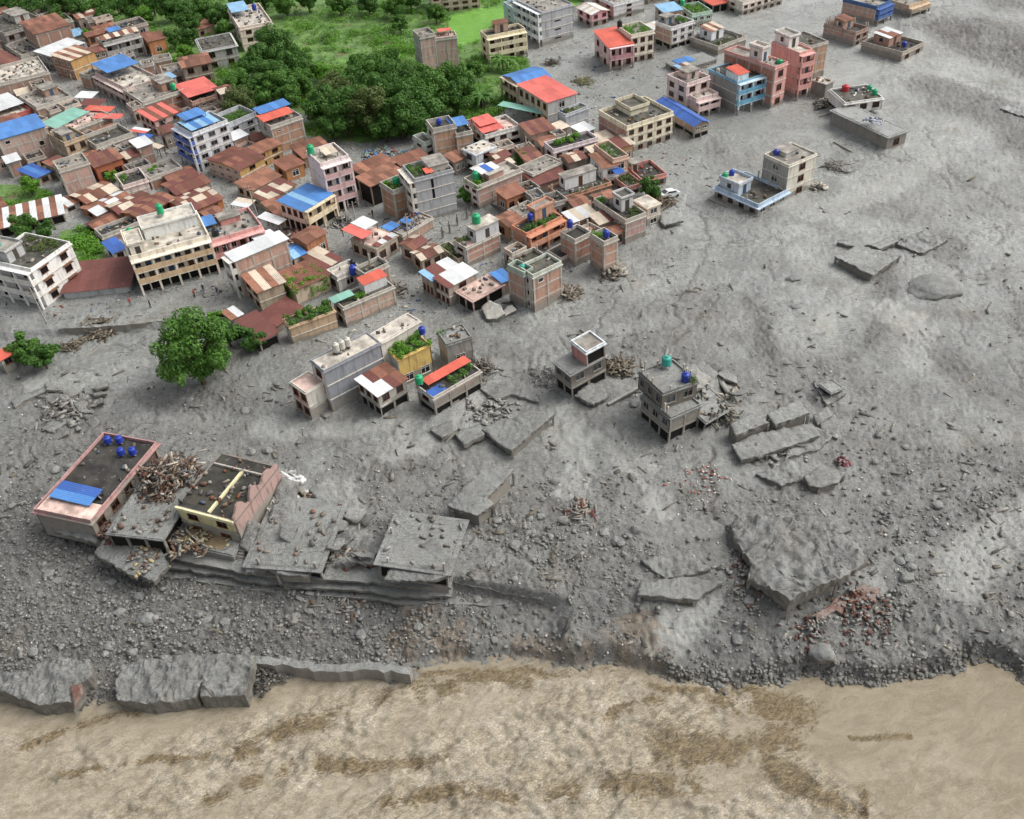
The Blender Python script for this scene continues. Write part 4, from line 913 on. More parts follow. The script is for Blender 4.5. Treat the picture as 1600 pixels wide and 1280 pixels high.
h = H('brick house with white canopy, corner garden and green tank', 'white canopy brick house').b('h', (815, 490), (928, 553), (1275, 415), 742, 3, 'p', 'b', 'e0d2cc', bc='c49a8a', nl=2, nr=0, dk='light', ov=.3).hut(.28, .62, .05, .5, 1.5, 'c49a8a', door=False, dk='light').canopy(.2, .62, .3, .95, 1.7, 'white+white+blued', .1).garden(.02, .26, .05, .9, .8, 14, LEAF_BRIGHT).tank(.18, .65, 'green', stand=.3, r=.7)
# --- centre
h = H('brick house with white stair room and dark window by the mud', 'white stair room brick house').b('l', (540, 280), (642, 338), (905, 215), 500, 3, 'p', 'b', 'd6d6d4', bc='c08c76', nl=1, nr=0, dk='pink', par=.3).hut(.30, 1.0, .0, .75, 2.5, 'c9c9c9', 'light').tank(.55, .55, 'green', z=2.8, ht=1.5, r=.75).garden(.05, .3, .6, .95, .6, 12)
h.b('l', (435, 312), (575, 425), (645, 385), 500, 1, 'p', 'p', 'b5a792', nl=3, nr=1, dk='green').garden(.05, .95, .05, .95, .5, 12, LEAF_OLIVE, 'lower')
h = H('orange two-storey house with balcony and roof garden', 'orange garden house'); h.balc = 'd99a78'
h.b('l', (985, 165), (1112, 222), (1398, 88), 418, 2, 'b', 'v', 'd08a66', bc='bf8468', nl=0, nr=3, dk='dark', fr=FR_BROWN, par=.5).hut(.45, .98, .5, .98, 2.2, 'd99a78', 'grey', .4).garden(.05, .9, .05, .45, .8, 12, LEAF_MID).tank(.36, .6, 'blue', stand=1.0, ht=1.1, r=.5)
h = H('brick tower with teal framed stair head half sunk in mud', 'half-sunk brick tower').b('l', (1040, 482), (1162, 548), (1390, 442), 850, 3, 'p', 'b', 'c9bfae', bc='b88a72', nl=1, nr=1, dk='moss', pc='bfc4b4', par=.6)
h.b('l', (970, 462), (1092, 528), (1152, 480), 830, 3, 'b', 'p', 'c9bfae', bc='b8917c', nl=0, nr=1, dk='moss', pc='a9b8a8').tank(.6, .45, 'teal', ht=.8, r=.45)
H('low house with patchy pale blue sheet roof at the mud edge', 'patchy pale blue roof').b('l', (275, 545), (378, 588), (588, 485), 745, 1, 'p', 'p', 'a89a8a', nl=3, nr=2, roof='shed', sh='bluel+white+maroon', rise=.3)
H('low house with white and brown patched roof and red band', 'white brown patched roof').b('l', (395, 585), (502, 642), (718, 530), 805, 2, 'p', 'p', 'b3a294', nl=3, nr=1, roof='shed', sh='white+maroon+white', rise=.3)
H('open-fronted house with clean pink roof terrace undermined by mud', 'pink roof terrace house').b('l', (560, 680), (692, 745), (932, 622), 860, 1, 'p', 'p', 'c9a79b', nl=2, nr=2, dk='pink', par=.12, gf='o', ov=.35).clutter(5)
H('small brick shed with blue sheet roof beside the half-sunk tower', 'small blue brick shed', 'shed', 'shed').b('l', (845, 545), (925, 602), (998, 575), 730, 1, 'b', 'b', bc='b08a74', nl=0, nr=0, roof='shed', sh='blue', rise=.2)
h = H('brick terrace house with dark mossy deck and tall blue tank', 'dark deck brick terrace').b('i', (490, 905), (592, 972), (712, 905), 1200, 3, 'b', 'b', bc='bf8a70', nl=0, nr=0, dk='dark').tank(.35, .75, 'blue', stand=1.4, ht=1.3, r=.5)
h.b('i', (375, 1055), (480, 1118), (592, 1062), 1195, 1, 'p', 'b', 'a8978a', bc='a98472', nl=1, nr=0, dk='dark', par=.2)
h = H('brick tower with corner garden and blue tank at the mud edge', 'corner garden brick tower').b('i', (705, 922), (818, 988), (932, 945), 1262, 3, 'b', 'b', bc='bd8d74', nl=1, nr=0, dk='dark').tank(.5, .35, 'blue', stand=.5, ht=1.1, r=.55).garden(.1, .95, .55, .95, .9, 14, LEAF_BRIGHT)
h = H('long house with black mossy roof and pink end wall', 'long black mossy house').b('i', (730, 652), (988, 818), (1158, 765), 1020, 3, 'p', 'b', '9b948a', bc='c29a90', nl=4, nr=0, dk='dark').hut(.35, .95, .35, .62, 2.4, 'd2d2cf', 'moss', .4).canopy(.2, .6, .66, .9, 1.5, 'rust2', .3).garden(.0, .3, .75, 1, .8, 12)
h.garden(.45, .95, .05, .3, .5, 9, LEAF_OLIVE, 'near')
H('beige block with plain stained flat roof beside the uprooted tree', 'beige stained block').b('i', (1058, 660), (1155, 728), (1258, 685), 885, 2, 'b', 'p', 'd0c2ac', bc='c9aa98', nl=0, nr=1, dk='light', par=.08)
h = H('wide dark terrace building with orange brick front', 'wide dark terrace building').b('i', (365, 560), (492, 642), (880, 525), 745, 1, 'b', 'p', 'bd8a6e', bc='b5785c', nl=1, nr=5, dk='moss', gf='s', stubs=6, par=.5).hut(.2, .85, .5, .95, 2.3, 'e2e2df', 'grey', door=True, nm='upper_room').clutter(14, .1, .9, .05, .45).garden(.1, .9, .02, .12, .5, 8, LEAF_OLIVE)
H('white cottage room with bright rust roof and blue tarp', 'white rust roof cottage').b('i', (720, 320), (812, 415), (922, 375), 590, 2, 'p', 'p', 'e0e0dd', nl=1, nr=1, roof='shed', sh='rust2', rise=.4).canopy(.5, 1.1, -.35, .0, -.9, 'blued', .2, posts=False)
h = H('pinkish white house with dark roof and hedge of plants on top', 'hedge-topped pinkish house').b('i', (365, 205), (425, 268), (762, 168), 420, 2, 'p', 'p', 'ddcfd0', nl=1, nr=4, dk='dark', fr=FR_BROWN).garden(.2, .75, .5, .95, 1.2, 20, LEAF_BRIGHT)
H('peach terrace house with planted roof beside the cream corner house', 'peach planted terrace').b('i', (750, 222), (892, 342), (998, 302), 560, 2, 'p', 'p', 'd6b39c', nl=3, nr=1, dk='grey').garden(.1, .9, .1, .9, .6, 6)
H('dark flat roofed house with red parapet facing the mudflow', 'red parapet house').b('i', (985, 392), (1112, 500), (1308, 452), 590, 1, 'p', 'p', 'd6b0a0', nl=2, nr=2, dk='dark', pc='cf8f82').clutter(8, .2, .9, .2, .9, ('d8d6d0', 'b9564c', '8f8578')).hut(.0, .25, .6, .95, 1.8, 'd9c7bb')
H('small planted terrace house before the red parapet house', 'small planted terrace').b('i', (920, 470), (1002, 562), (1108, 517), 640, 1, 'p', 'p', 'c98f80', nl=1, nr=1, dk='moss').garden(.1, .9, .1, .9, .6, 8, LEAF_OLIVE)
H('brick house with bare brick roof left of the wide dark terrace', 'bare brick terrace neighbour').b('i', (215, 382), (262, 462), (468, 350), 590, 2, 'b', 'b', bc='bb8c78', nl=0, nr=0, dk='grey', par=.3)
H('low house with dull brown sheet roof beside the wide dark terrace', 'dull brown low house').b('i', (250, 470), (300, 545), (480, 440), 640, 1, 'p', 'p', 'a08272', nl=1, nr=0, roof='shed', sh='maroon', rise=.3)
# --- top centre and right
h = H('cream three-storey house with balconies beside the bright field', 'cream house by the field').b('c', (762, 238), (802, 282), (1100, 218), 500, 3, 'p', 'v', 'e0d3b0', nl=1, nr=4, dk='dark', fr=FR_BROWN).hut(.3, .65, .5, .95, 2.0, 'c9a58c', roof='sheet', sh='rust')
h = H('lone tall brick house with grey side wall above the wood', 'lone tall brick house').b('c', (215, 238), (277, 282), (400, 258), 605, 4, 'p', 'b', 'b3b0aa', bc='c9a898', nl=0, nr=0, dk='grey')
h.b('c', (375, 262), (405, 300), (570, 285), 570, 3, 'p', 'b', 'b3b0aa', bc='c9a898', nl=0, nr=0, dk='pink', par=.5).canopy(.15, .8, .5, 1.0, 1.2, 'red', .1)
h = H('brick apartment at the top edge above the bright field', 'top edge brick apartment').b('c', (300, -110), (365, -40), (740, -60), 110, 3, 'p', 'p', 'd3b5a2', nl=1, nr=5, dk='grey')
h = H('tall grey concrete block with white window side', 'tall grey concrete block'); h.balc = 'dfe2e2'
h.b('c', (1060, -10), (1228, 92), (1462, 22), 372, 4, 'v', 'p', 'b5b6b8', c2='dce0e2', nl=5, nr=0, dk='grey', fr=FR_GREY, par=.4)
for k in range(3): h.fbox('R', 'vent_slot', DARK, h.a*.4, h.a*.6, -.05, .01, h.fh*(k+.6), h.fh*(k+.6)+.35)
H('pale blue house wing beside the tall grey concrete block', 'pale blue wing').b('c', (945, 10), (1020, 70), (1075, 50), 230, 3, 'p', 'p', 'bcd6dc', nl=1, nr=1, dk='grey')
H('bright pink gabled house with pale sheet roof', 'bright pink gabled house').b('d', (215, 60), (322, 115), (452, 82), 222, 2, 'p', 'p', 'e29aa4', nl=2, nr=2, roof='gable', sh='beige+white', rise=.7, ridge='y', fr=FR_BROWN)
H('large blank white house at the top edge', 'large white top house').b('d', (380, -60), (495, 28), (700, -45), 168, 3, 'p', 'p', 'dcdcda', c2='cf9c90', nl=2, nr=1, dk='grey')
h = H('paired house in pink and cream standing alone in mud', 'paired pink and cream house'); h.balc = 'c98f95'
h.b('d', (355, 268), (457, 372), (632, 332), 555, 2, 'p', 'v', 'e6bfc0', nl=2, nr=3, roof='shed', sh='redo', rise=.9, fr=FR_BROWN)
h.b('d', (545, 195), (632, 272), (802, 228), 510, 3, 'p', 'p', 'e6dcc6', nl=0, nr=3, dk='grey', fr=FR_BROWN).garden(.1, .9, .2, .9, .7, 7).tank(.05, .9, 'black', stand=.5)
h = H('brick and white house with black mossy roof in the upper mud', 'black mossy upper house').b('d', (838, 158), (947, 212), (1108, 152), 402, 3, 'b', 'p', 'dcdad8', bc='a98474', nl=0, nr=3, dk='dark', fr=FR_GREY, gf='o').hut(.1, .5, .5, .95, 1.8, '9c9a96').garden(.7, .95, .3, .9, .5, 7)
H('light green house behind the black mossy house', 'light green house').b('d', (1010, 35), (1108, 108), (1262, 80), 232, 2, 'p', 'p', 'b5d2bd', nl=1, nr=3, dk='green').garden(.1, .9, .1, .9, .6, 7).tank(.1, .9, 'green', stand=.5)
h = H('brick house with mossy terrace and white roof room with rust top', 'mossy terrace brick house').b('d', (1112, 282), (1312, 362), (1512, 275), 445, 1, 'b', 'b', bc='b88a74', nl=0, nr=0, dk='moss', stubs=5).hut(.25, .7, .5, .95, 2.2, 'dfe3e6', roof='sheet', sh='rust2+beige').garden(.1, .8, .05, .3, .4, 6, LEAF_OLIVE)
H('open red canopy shelter at the top edge', 'red canopy shelter', 'shelter', 'shelter').b('d', (1150, -30), (1272, 42), (1352, 5), 115, 1, 'p', 'p', '8f8880', nl=2, nr=2, roof='shed', sh='redo', rise=.3, gf='o')
H('cream house with many windows at the top edge in mud', 'cream top edge house').b('e', (90, -50), (205, 15), (505, -75), 130, 2, 'p', 'p', 'e0d4c8', nl=1, nr=6, dk='grey', fr=FR_BROWN)
H('low flooded building with bright blue painted sheets on its roof', 'blue painted flooded roof').b('d', (900, 490), (1015, 545), (1300, 462), 590, 1, 'p', 'p', '9c968c', nl=1, nr=2, dk='mud', par=.05).canopy(.15, .6, .45, 1.0, .05, 'blue', .05, posts=False).canopy(.0, .35, .0, .5, .08, 'bluel+rust+beige', .05, posts=False)
h = H('stepped pink house with open terraces facing the mudflow', 'stepped pink house').b('d', (950, 572), (1067, 652), (1218, 582), 900, 3, 'p', 'p', 'e3cbc4', nl=2, nr=2, dk='grey', fr=FR_BROWN).hut(.35, .9, .4, .9, 1.4, 'd9bfb6')
h.balc = 'e0c0b8'
h.b('d', (1060, 722), (1142, 772), (1308, 722), 925, 2, 'p', 'v', 'e3cbc4', nl=0, nr=3, dk='light', fr=FR_BROWN)
H('brick shed with shining blue arched sheet roof', 'blue arched shed', 'shed', 'shed').b('d', (842, 800), (1125, 985), (1222, 945), 1095, 2, 'b', 'p', '9f8f80', bc='b98d78', nl=0, nr=2, roof='gable', sh='blued', rise=.8, ridge='y', gf='o')
h = H('cream corner house with brick side and open roof box', 'cream corner house').b('d', (418, 847), (598, 985), (925, 852), 1215, 3, 'b', 'p', 'e2d8ba', bc='b58574', nl=0, nr=5, dk='moss', fr=FR_BROWN, par=.8).hut(.35, .75, .45, .98, 1.1, 'e2d8ba', 'moss', .7, door=False, nm='roof_box').clutter(12, .1, .9, .1, .4)
h = H('grey house with light blue balconies and small red roof', 'light blue balcony house'); h.balc = '62a8c9'
h.b('j', (120, 142), (362, 242), (582, 182), 497, 3, 'p', 'v', 'c6dbe4', c2='8f908e', nl=0, nr=3, dk='dark', gf='s', pc='7fb3cc', par=.3).hut(.0, .42, .0, .42, 1.6, 'cfe0e6', roof='sheet', sh='redo', door=False).tank(.08, .75, 'steel', ht=.9, r=.4)
h = H('tall pink apartment block with white roof rooms in the mudflow', 'tall pink apartment block'); h.balc = 'dd9c92'
h.b('e', (62, 388), (457, 522), (557, 482), 862, 3, 'b', 'p', 'e0a399', bc='b5735c', nl=0, nr=1, dk='grey', fr=FR_BROWN, par=.5).hut(.15, .7, .3, .55, 2.6, 'e4d8cf', 'light', .5).tank(.75, .1, 'green', ht=.8)
h.b('e', (450, 318), (648, 412), (722, 372), 785, 4, 'p', 'v', 'e0a399', nl=0, nr=2, dk='light', fr=FR_BROWN, par=.5).hut(.1, .9, .45, .98, 2.2, 'e8e4de', 'grey', .4, nm='roof_room')
h.b('e', (650, 262), (727, 362), (803, 302), 650, 4, 'b', 'b', bc='c29472', nl=0, nr=1, dk='moss', par=.4)
H('grey garden-topped box house before the red sheet roof', 'garden box house').b('c', (1330, 880), (1420, 895), (1610, 835), 1060, 2, 'p', 'p', 'b6bbc0', nl=0, nr=0, dk='green', par=.5).garden(.1, .6, .2, .9, .4, 6, LEAF_OLIVE)
h = H('long house with blue, beige and red roofs and green awning', 'blue beige red roof house').b('c', (1060, 665), (1278, 800), (1478, 722), 1005, 2, 'p', 'p', 'c3c2be', c2='c9b79a', nl=5, nr=1, roof='shed', sh='red', rise=.3)
h.b('c', (935, 592), (1065, 668), (1300, 600), 840, 2, 'v', 'p', 'cdb99c', nl=4, nr=2, roof='gable', sh='blue', rise=.8)
h = H('brick house with posts and rust roof room in upper right mud', 'post-topped brick house').b('e', (848, 178), (1087, 252), (1172, 205), 372, 2, 'b', 'p', 'a98f80', bc='b98a78', nl=0, nr=2, dk='dark', stubs=9).hut(.1, .8, .4, .75, 1.9, 'b5917c', roof='sheet', sh='rust+rust2')
H('tall brick house with deep blue front at the top edge', 'tall blue front brick house').b('e', (1005, -20), (1252, 48), (1352, -5), 205, 3, 'b', 'v', '3f66a8', bc='c79a86', nl=0, nr=2, dk='grey', pc='4a6c9c')
h = H('half-sunk grey block house with black roof and white sheet room', 'half-sunk grey block house').b('e', (1152, 315), (1452, 408), (1602, 322), 497, 1, 'p', 'p', 'b0a698', nl=0, nr=2, dk='dark', fr=FR_BROWN).hut(.2, .8, .45, .85, 2.0, 'b08a78', roof='sheet', sh='white+white+rust').tank(.55, .25, 'blue', ht=1.1, r=.55)
h.fbox('L', 'pilaster', RAWC, h.bl*.33, h.bl*.33+.25, 0, .06, 0, h.zr-.2); h.fbox('L', 'pilaster', RAWC, h.bl*.66, h.bl*.66+.25, 0, .06, 0, h.zr-.2)
H('tan house half cut by the top edge, farthest right', 'tan top right house').b('e', (1360, -30), (1505, 42), (1602, -20), 142, 2, 'p', 'v', 'cdb392', nl=0, nr=2, dk='grey')
H('small ruined concrete hut with white roof beside the pink apartment block', 'ruined white roof hut').b('e', (750, 622), (855, 660), (908, 632), 780, 1, 'p', 'p', '8d8a84', nl=0, nr=0, dk='light', par=.05).clutter(6)
h = H('white bungalow with red and green tanks stranded on a concrete deck', 'white stranded bungalow').b('e', (935, 850), (1340, 1068), (1440, 1000), 1190, 1, 'p', 'p', '908a7f', nl=0, nr=1, dk='mud', par=.12, ov=.4)
h.b('e', (915, 692), (1005, 802), (1282, 748), 895, 1, 'p', 'p', 'dedcd6', nl=0, nr=3, dk='moss', par=.35, z0=h.zb+h.zr*.5, fr=FR_BROWN, ov=.3).tank(.35, .85, 'red', ht=1.2, r=.75).tank(.92, .65, 'green', 'rear', ht=1.1, r=.55).tank(.93, .35, 'green', 'near', ht=1.1, r=.55).clutter(5, .4, .8, .4, .8, ('d8d8d6', 'e2e2e0', 'cfcfcf'))
h = H('grey tower and pale blue balustraded house alone in the mud', 'grey and blue lone house').b('j', (572, 802), (767, 892), (982, 797), 1180, 3, 'p', 'p', 'd5cfbe', c2='a6a29c', nl=1, nr=1, dk='grey', par=.35).tank(.25, .8, 'blue', ht=1.0, r=.5).hut(.3, .75, .45, .95, .7, 'cfccc6', door=False)
h.b('j', (205, 1042), (527, 1197), (742, 1072), 1300, 1, 'p', 'p', 'cfd2d2', nl=4, nr=3, dk='moss', pc='b6cbdd', par=.7, ov=.5, stubs=4).hut(.05, .5, .5, .95, 2.0, 'c3cfdc', 'light', .5).tank(.35, .88, 'blue', 'balustrade terrace', z=2.2, ht=1.0, r=.5).tank(.15, .9, 'green', z=2.2, ht=1.0, r=.5)
h.box('plinth_ledge', CONC, -1.2, h.a+.6, -1.2, h.bl+.6, -.4, .25)
# --- left of centre, around the small square
h = H('long brick house with white ridge roof and stacked left balconies', 'long white ridge house').b('k', (60, 297), (132, 338), (545, 172), 620, 3, 'v', 'b', 'd8d4ca', bc='c39a86', nl=1, nr=0, roof='shed', sh='white', rise=.3)
H('small house with sagging blue arched roof', 'sagging blue arch house').b('k', (358, 318), (442, 388), (672, 272), 480, 1, 'p', 'p', 'd9c3b0', nl=1, nr=1, roof='gable', sh='blue+bluel', rise=.6)
H('peeling beige house with striped tile roof and small orange cupola', 'peeling beige house').b('k', (232, 452), (312, 582), (505, 492), 745, 2, 'p', 'p', 'bda98c', nl=2, nr=0, roof='shed', sh='rust2+beige', rise=.3)
H('low house with brown and white streaked roof behind the creeper', 'brown white streaked house').b('k', (660, 312), (842, 395), (962, 322), 470, 1, 'p', 'p', 'b09a86', nl=2, nr=1, roof='shed', sh='maroon+rust+beige', rise=.3)
hv = H('beige house almost hidden under bright green creeper', 'creeper house').b('k', (488, 442), (602, 565), (852, 432), 690, 1, 'p', 'p', 'c9b49a', nl=1, nr=0, roof='shed', sh='rust', rise=.3)
H('roofless white walled house with blue and black tanks', 'roofless white house').b('k', (860, 402), (932, 462), (1100, 372), 590, 1, 'p', 'p', 'd2cdc4', nl=1, nr=1, dk='light', par=.7).tank(.65, -.12, 'blue', ht=1.6, r=.65).tank(.85, .3, 'black', stand=.3, ht=1.4, r=.5)
h = H('brick house with orange red sheet roof room at the square', 'orange red roof room house').b('k', (895, 625), (978, 702), (1378, 532), 862, 2, 'p', 'b', 'b9ad9d', bc='c9a48c', nl=1, nr=0, dk='moss', par=.4).hut(.5, .95, .35, .95, 1.6, 'd6d6d4', roof='sheet', sh='redo', door=False).canopy(-.1, .3, .3, .8, .9, 'teal', .1).garden(.1, .45, .1, .6, .7, 10)
h = H('peeling brick house with overgrown roof garden at the square', 'overgrown brick house').b('k', (508, 792), (562, 855), (918, 728), 1005, 2, 'p', 'p', 'c9aa84', nl=1, nr=0, dk='green', par=.2).garden(.0, 1.0, .0, 1.0, .9, 14, LEAF_MID)
H('open-ended maroon roofed house beside the big tree', 'maroon house by big tree').b('k', (165, 800), (325, 968), (458, 892), 1062, 1, 'p', 'p', 'a3948a', nl=1, nr=1, roof='shedx', sh='maroon', rise=.25, gf='o')
H('small steep maroon roofed house behind the overgrown garden house', 'small steep maroon house').b('k', (388, 748), (462, 842), (602, 692), 900, 1, 'p', 'p', 'a79684', nl=1, nr=1, roof='shed', sh='maroon', rise=.5)
H('tiny shed with red and white sheets beside the big tree', 'tiny red white shed', 'shed', 'shed').b('k', (55, 742), (112, 792), (182, 752), 835, 1, 'p', 'p', '9b8d80', nl=0, nr=1, roof='shed', sh='rust2+white', rise=.2)
H('muddy stone house with pale red and white roof sheets', 'pale red white roof house').b('k', (1000, 192), (1237, 240), (1438, 152), 372, 1, 'p', 'p', 'b0a391', nl=3, nr=2, roof='flat', dk='pink', par=.15).canopy(-.05, .45, .45, 1.3, 1.1, 'red', .3).canopy(.4, .98, .7, 1.3, 1.3, 'white', .2).canopy(.05, .98, -.02, .2, .15, 'maroon+white', .1, posts=False)
H('brick house with blue tarps and roof clutter at the square', 'blue tarp clutter house').b('h', (250, 872), (345, 935), (572, 792), 1030, 1, 'p', 'b', 'a3978a', bc='b89078', nl=1, nr=0, dk='grey', par=.3).clutter(40, 0, .95, .1, .95, ('3f5f9c', '5a4a44', '8f8578', 'b5aca4', '6f3f3c')).canopy(-.15, .2, .5, 1.1, .8, 'blue', .1).canopy(.3, .5, .3, .8, .9, 'blue', .1)
# --- the row at the mud edge
h = H('long house with tall slate grey party wall and white stair ends', 'long slate wall house')
h.b('n', (195, 422), (302, 478), (668, 308), 745, 3, 'p', 'p', '8d9096', c2='d9cbc0', nl=1, nr=0, dk='light', par=.25).tank(.38, .65, 'steel', 'left', ht=1.3, r=.5, stand=.5).tank(.48, .65, 'steel', 'middle', ht=1.3, r=.5, stand=.5).tank(.58, .65, 'steel', 'third', ht=1.3, r=.5, stand=.5)
h.b('n', (80, 552), (188, 612), (312, 548), 790, 2, 'p', 'p', 'cfc9bc', c2='c9a091', nl=2, nr=0, dk='pink', par=.2)
h.b('n', (560, 268), (658, 302), (915, 168), 560, 2, 'p', 'p', 'd5ccc0', nl=0, nr=0, dk='light', par=.25)
h = H('yellow house with roof covered in bright green plants', 'yellow garden house').b('n', (665, 305), (765, 405), (965, 308), 590, 1, 'p', 'p', 'd9b55c', c2='c9cdd0', nl=0, nr=2, dk='green', par=.15).garden(.0, 1.0, .0, 1.0, .9, 16, LEAF_BRIGHT).tank(.97, .35, 'blue', stand=1.2, r=.5, ht=1.1)
h = H('grey hut with white and rust sheet roof in the mud', 'white rust sheet hut').b('n', (510, 542), (642, 632), (818, 532), 780, 2, 'p', 'p', 'b0aca2', nl=3, nr=2, roof='shed', sh='white+rust+white+maroon', rise=.3, gf='o')
h = H('undermined two-storey house with blue tarp corner and red roof strip', 'undermined blue corner house').b('n', (890, 562), (988, 645), (1282, 472), 772, 2, 'p', 'b', 'cfd6da', c2='bccbd6', bc='c79a88', nl=1, nr=0, dk='dark', par=.35, gf='o').canopy(.1, 1.0, .55, .98, .7, 'redo', .15).garden(.4, 1.0, .15, .5, .7, 9, LEAF_MID).canopy(.0, .3, .05, .45, .25, 'blued', .05, posts=False).tank(.05, .95, 'green', stand=.6, r=.6, ht=1.2)
H('flat concrete terrace house behind the red roof strip', 'flat concrete terrace').b('n', (1000, 235), (1068, 312), (1232, 270), 470, 1, 'p', 'p', 'a39d94', nl=0, nr=1, dk='mud', par=.3).garden(.0, .35, .8, 1.0, .5, 8).clutter(8)
# --- ruins in the mud
h = H('wrecked concrete house with tilted red and white roof cabin', 'wrecked red cabin house', tilt=(1.8, -2.2), name='ruined_house', cat='ruin').b('o', (128, 262), (203, 328), (375, 240), 468, 2, 'p', 'p', '716b60', nl=2, nr=2, dk='mud', par=.08, gf='o', ov=.3, fr=FR_GREY)
h.b('o', (205, 160), (284, 217), (382, 173), None, 1, 'p', 'p', 'b5a79e', c2='c98a80', nl=0, nr=1, dk='grey', par=.3, ht=2.6, z0=h.zr, gf='o', pc='dfe4e6')
h = H('shattered three-storey house with green and blue tanks in the mud', 'shattered tank house', tilt=(-2.0, 2.6), name='ruined_house', cat='ruin').b('o', (522, 455), (690, 560), (862, 500), 695, 2, 'p', 'b', '706a5e', bc='6d6458', nl=3, nr=1, dk='mud', par=.3, gf='o', fr=FR_GREY, stubs=3)
h.b('o', (530, 325), (648, 440), (822, 368), None, 1, 'p', 'p', '746d60', nl=3, nr=2, dk='mud', par=.35, ht=2.9, z0=h.zr, fr=FR_GREY, stubs=10).tank(.75, .85, 'teal', stand=.5, ht=1.3, r=.65).tank(.85, .2, 'blue', ht=1.2, r=.6).garden(.7, 1.0, .0, .2, .7, 10, LEAF_OLIVE)
# --- bottom left complex
h = H('large pink house with flooded black roof and four blue tanks', 'pink flooded roof house', tilt=(0, 1.0)).b('q', (75, 502), (338, 565), (652, 182), 648, 1, 'p', 'p', '9a857a', nl=0, nr=5, dk='dark', par=.5, fr=FR_BROWN, ov=.3, pc='b98a86', z0=0)
h.hut(.0, .16, .0, .9, .5, 'c77c78', door=False, dk='pink').canopy(.12, .32, .15, .85, .9, 'blue+blued', .25)
for u_, v_, wn in ((.93, .60, 'rearmost'), (.90, .78, 'second'), (.82, .22, 'third'), (.79, .40, 'nearest')): h.tank(u_, v_, 'blue', wn, ht=1.0, r=.52, stand=.25)
h = H('broken building with black flat roofs and yellow beams', 'broken black roof building', name='ruined_house', cat='ruin').b('q', (735, 515), (1032, 567), (1268, 312), 700, 2, 'p', 'p', '8a8074', c2='c9c08a', nl=2, nr=2, dk='dark', par=.12, pc='7f766c')
h.fbox('L', 'yellow_beam', wall('d6d0a0', .3), 0, h.bl, .0, .3, h.zr-.3, h.zr+.15)
h.box('yellow_beam', wall('d6d0a0', .3), .2, h.a*.8, h.bl*.42, h.bl*.42+.35, h.zr+.05, h.zr+.35)
_V, _F = [], []
for _i in range(19):                                   # jagged remains of the pink side wall
    _x = h.a*_i/18; _t = h.zr+.5+1.1*math.sin(_i*.55)**2+random.uniform(-.3, .4)
    _V += [(_x, -.35, -.8), (_x, -.08, _t), (_x, .22, _t-.1), (_x, .05, -.8)]
for _i in range(18): _F += [(4*_i+_k, 4*_i+4+_k, 4*_i+4+(_k+1) % 4, 4*_i+(_k+1) % 4) for _k in range(4)]
h.mesh('broken_wall', _V, _F+[(0, 1, 2, 3), (75, 74, 73, 72)], wall('a98a80', .7))
h.box('roof_puddle', flat('4a463c', .12), h.a*.08, h.a*.38, h.bl*.5, h.bl*.9, h.zr+.055, h.zr+.075)
for _k in range(9): h.box('broken_column', RAWC, h.a*random.uniform(.02, .98), h.a*random.uniform(.02, .98)*.0+h.a*random.uniform(.02, .98), h.bl*.96, h.bl*1.0, h.zr, h.zr+random.uniform(.2, .7)) if False else None
h.clutter(26, .02, .98, .02, .98, ('6b5342', '5b5a58', '8f8578', '7d4f3c'))
h.box('water_pool_edge', RAWC, h.a*.78, h.a*.8, h.bl*.1, h.bl*.95, h.zr, h.zr+.4)
h.b('q', (650, 645), (1025, 728), (1110, 590), 762, 1, 'p', 'p', '7d786c', nl=0, nr=0, dk='mud', par=.2, pc='85817a')
h.box('silt_pool', flat('8a7a60', .15), h.a*.1, h.a*.9, h.bl*.15, h.bl*.75, h.deckz+.06, h.deckz+.09)
h.clutter(24, .02, .98, .02, .98, ('6b5342', '8f8a80', 'b5a98a', '77736b'))
for _k in range(10): h.box('stair_step', RAWC, h.a*.0+.2+_k*.28, h.a*.0+.48+_k*.28, -.9, -.1, -.5, .2+_k*.24)

h = H('mud-filled storey joining the pink house and the black roofs', 'mud-filled joining storey', name='ruined_house', cat='ruin').b('q', (420, 625), (690, 655), (880, 350), 735, 1, 'p', 'p', '746d62', nl=3, nr=2, dk='mud', par=.1, gf='o', fr=FR_GREY).clutter(30, .02, .9, .02, .95, ('6b5342', '857c70', '5d4a3c', '928f88'))
h = H('slumped roof house with dark open front on the river terrace', 'slumped terrace house', name='ruined_house', cat='ruin', tilt=(4.0, -5.0)).b('p', (395, 858), (500, 886), (522, 790), 905, 1, 'p', 'p', '77726a', nl=3, nr=2, dk='mud', par=.06, gf='o', ov=.5, stubs=4).clutter(26, .02, .98, .02, .98, ('857c70', '6b6862', '928f88', '8a6a5c'))
h = H('half-sunk roof house at the end of the long river wall', 'half-sunk terrace house', name='ruined_house', cat='ruin', tilt=(-3.0, 4.0)).b('p', (592, 878), (697, 896), (716, 812), 918, 1, 'p', 'p', '77726a', nl=3, nr=2, dk='mud', par=.06, gf='o', ov=.5, stubs=3).clutter(20, .02, .98, .02, .98, ('857c70', '6b6862', '928f88'))
h = H('fallen right half of the shattered house lying askew in mud', 'fallen shattered half', name='ruined_house', cat='ruin', tilt=(7, 9)).b('o', (735, 470), (860, 560), (985, 470), 640, 1, 'p', 'p', '706a5e', nl=2, nr=2, dk='mud', par=.15, gf='o', stubs=6, fr=FR_GREY).clutter(24, .02, .98, .02, .98, ('857c70', '6b6862', '77726a'))
h = H('small sunken ruin behind the twin collapsed floors', 'small sunken ruin', name='ruined_house', cat='ruin', tilt=(-2, 2)).b('o', (1440, 385), (1500, 430), (1560, 400), 470, 1, 'p', 'p', '77726a', nl=1, nr=1, dk='mud', par=.15, gf='o')
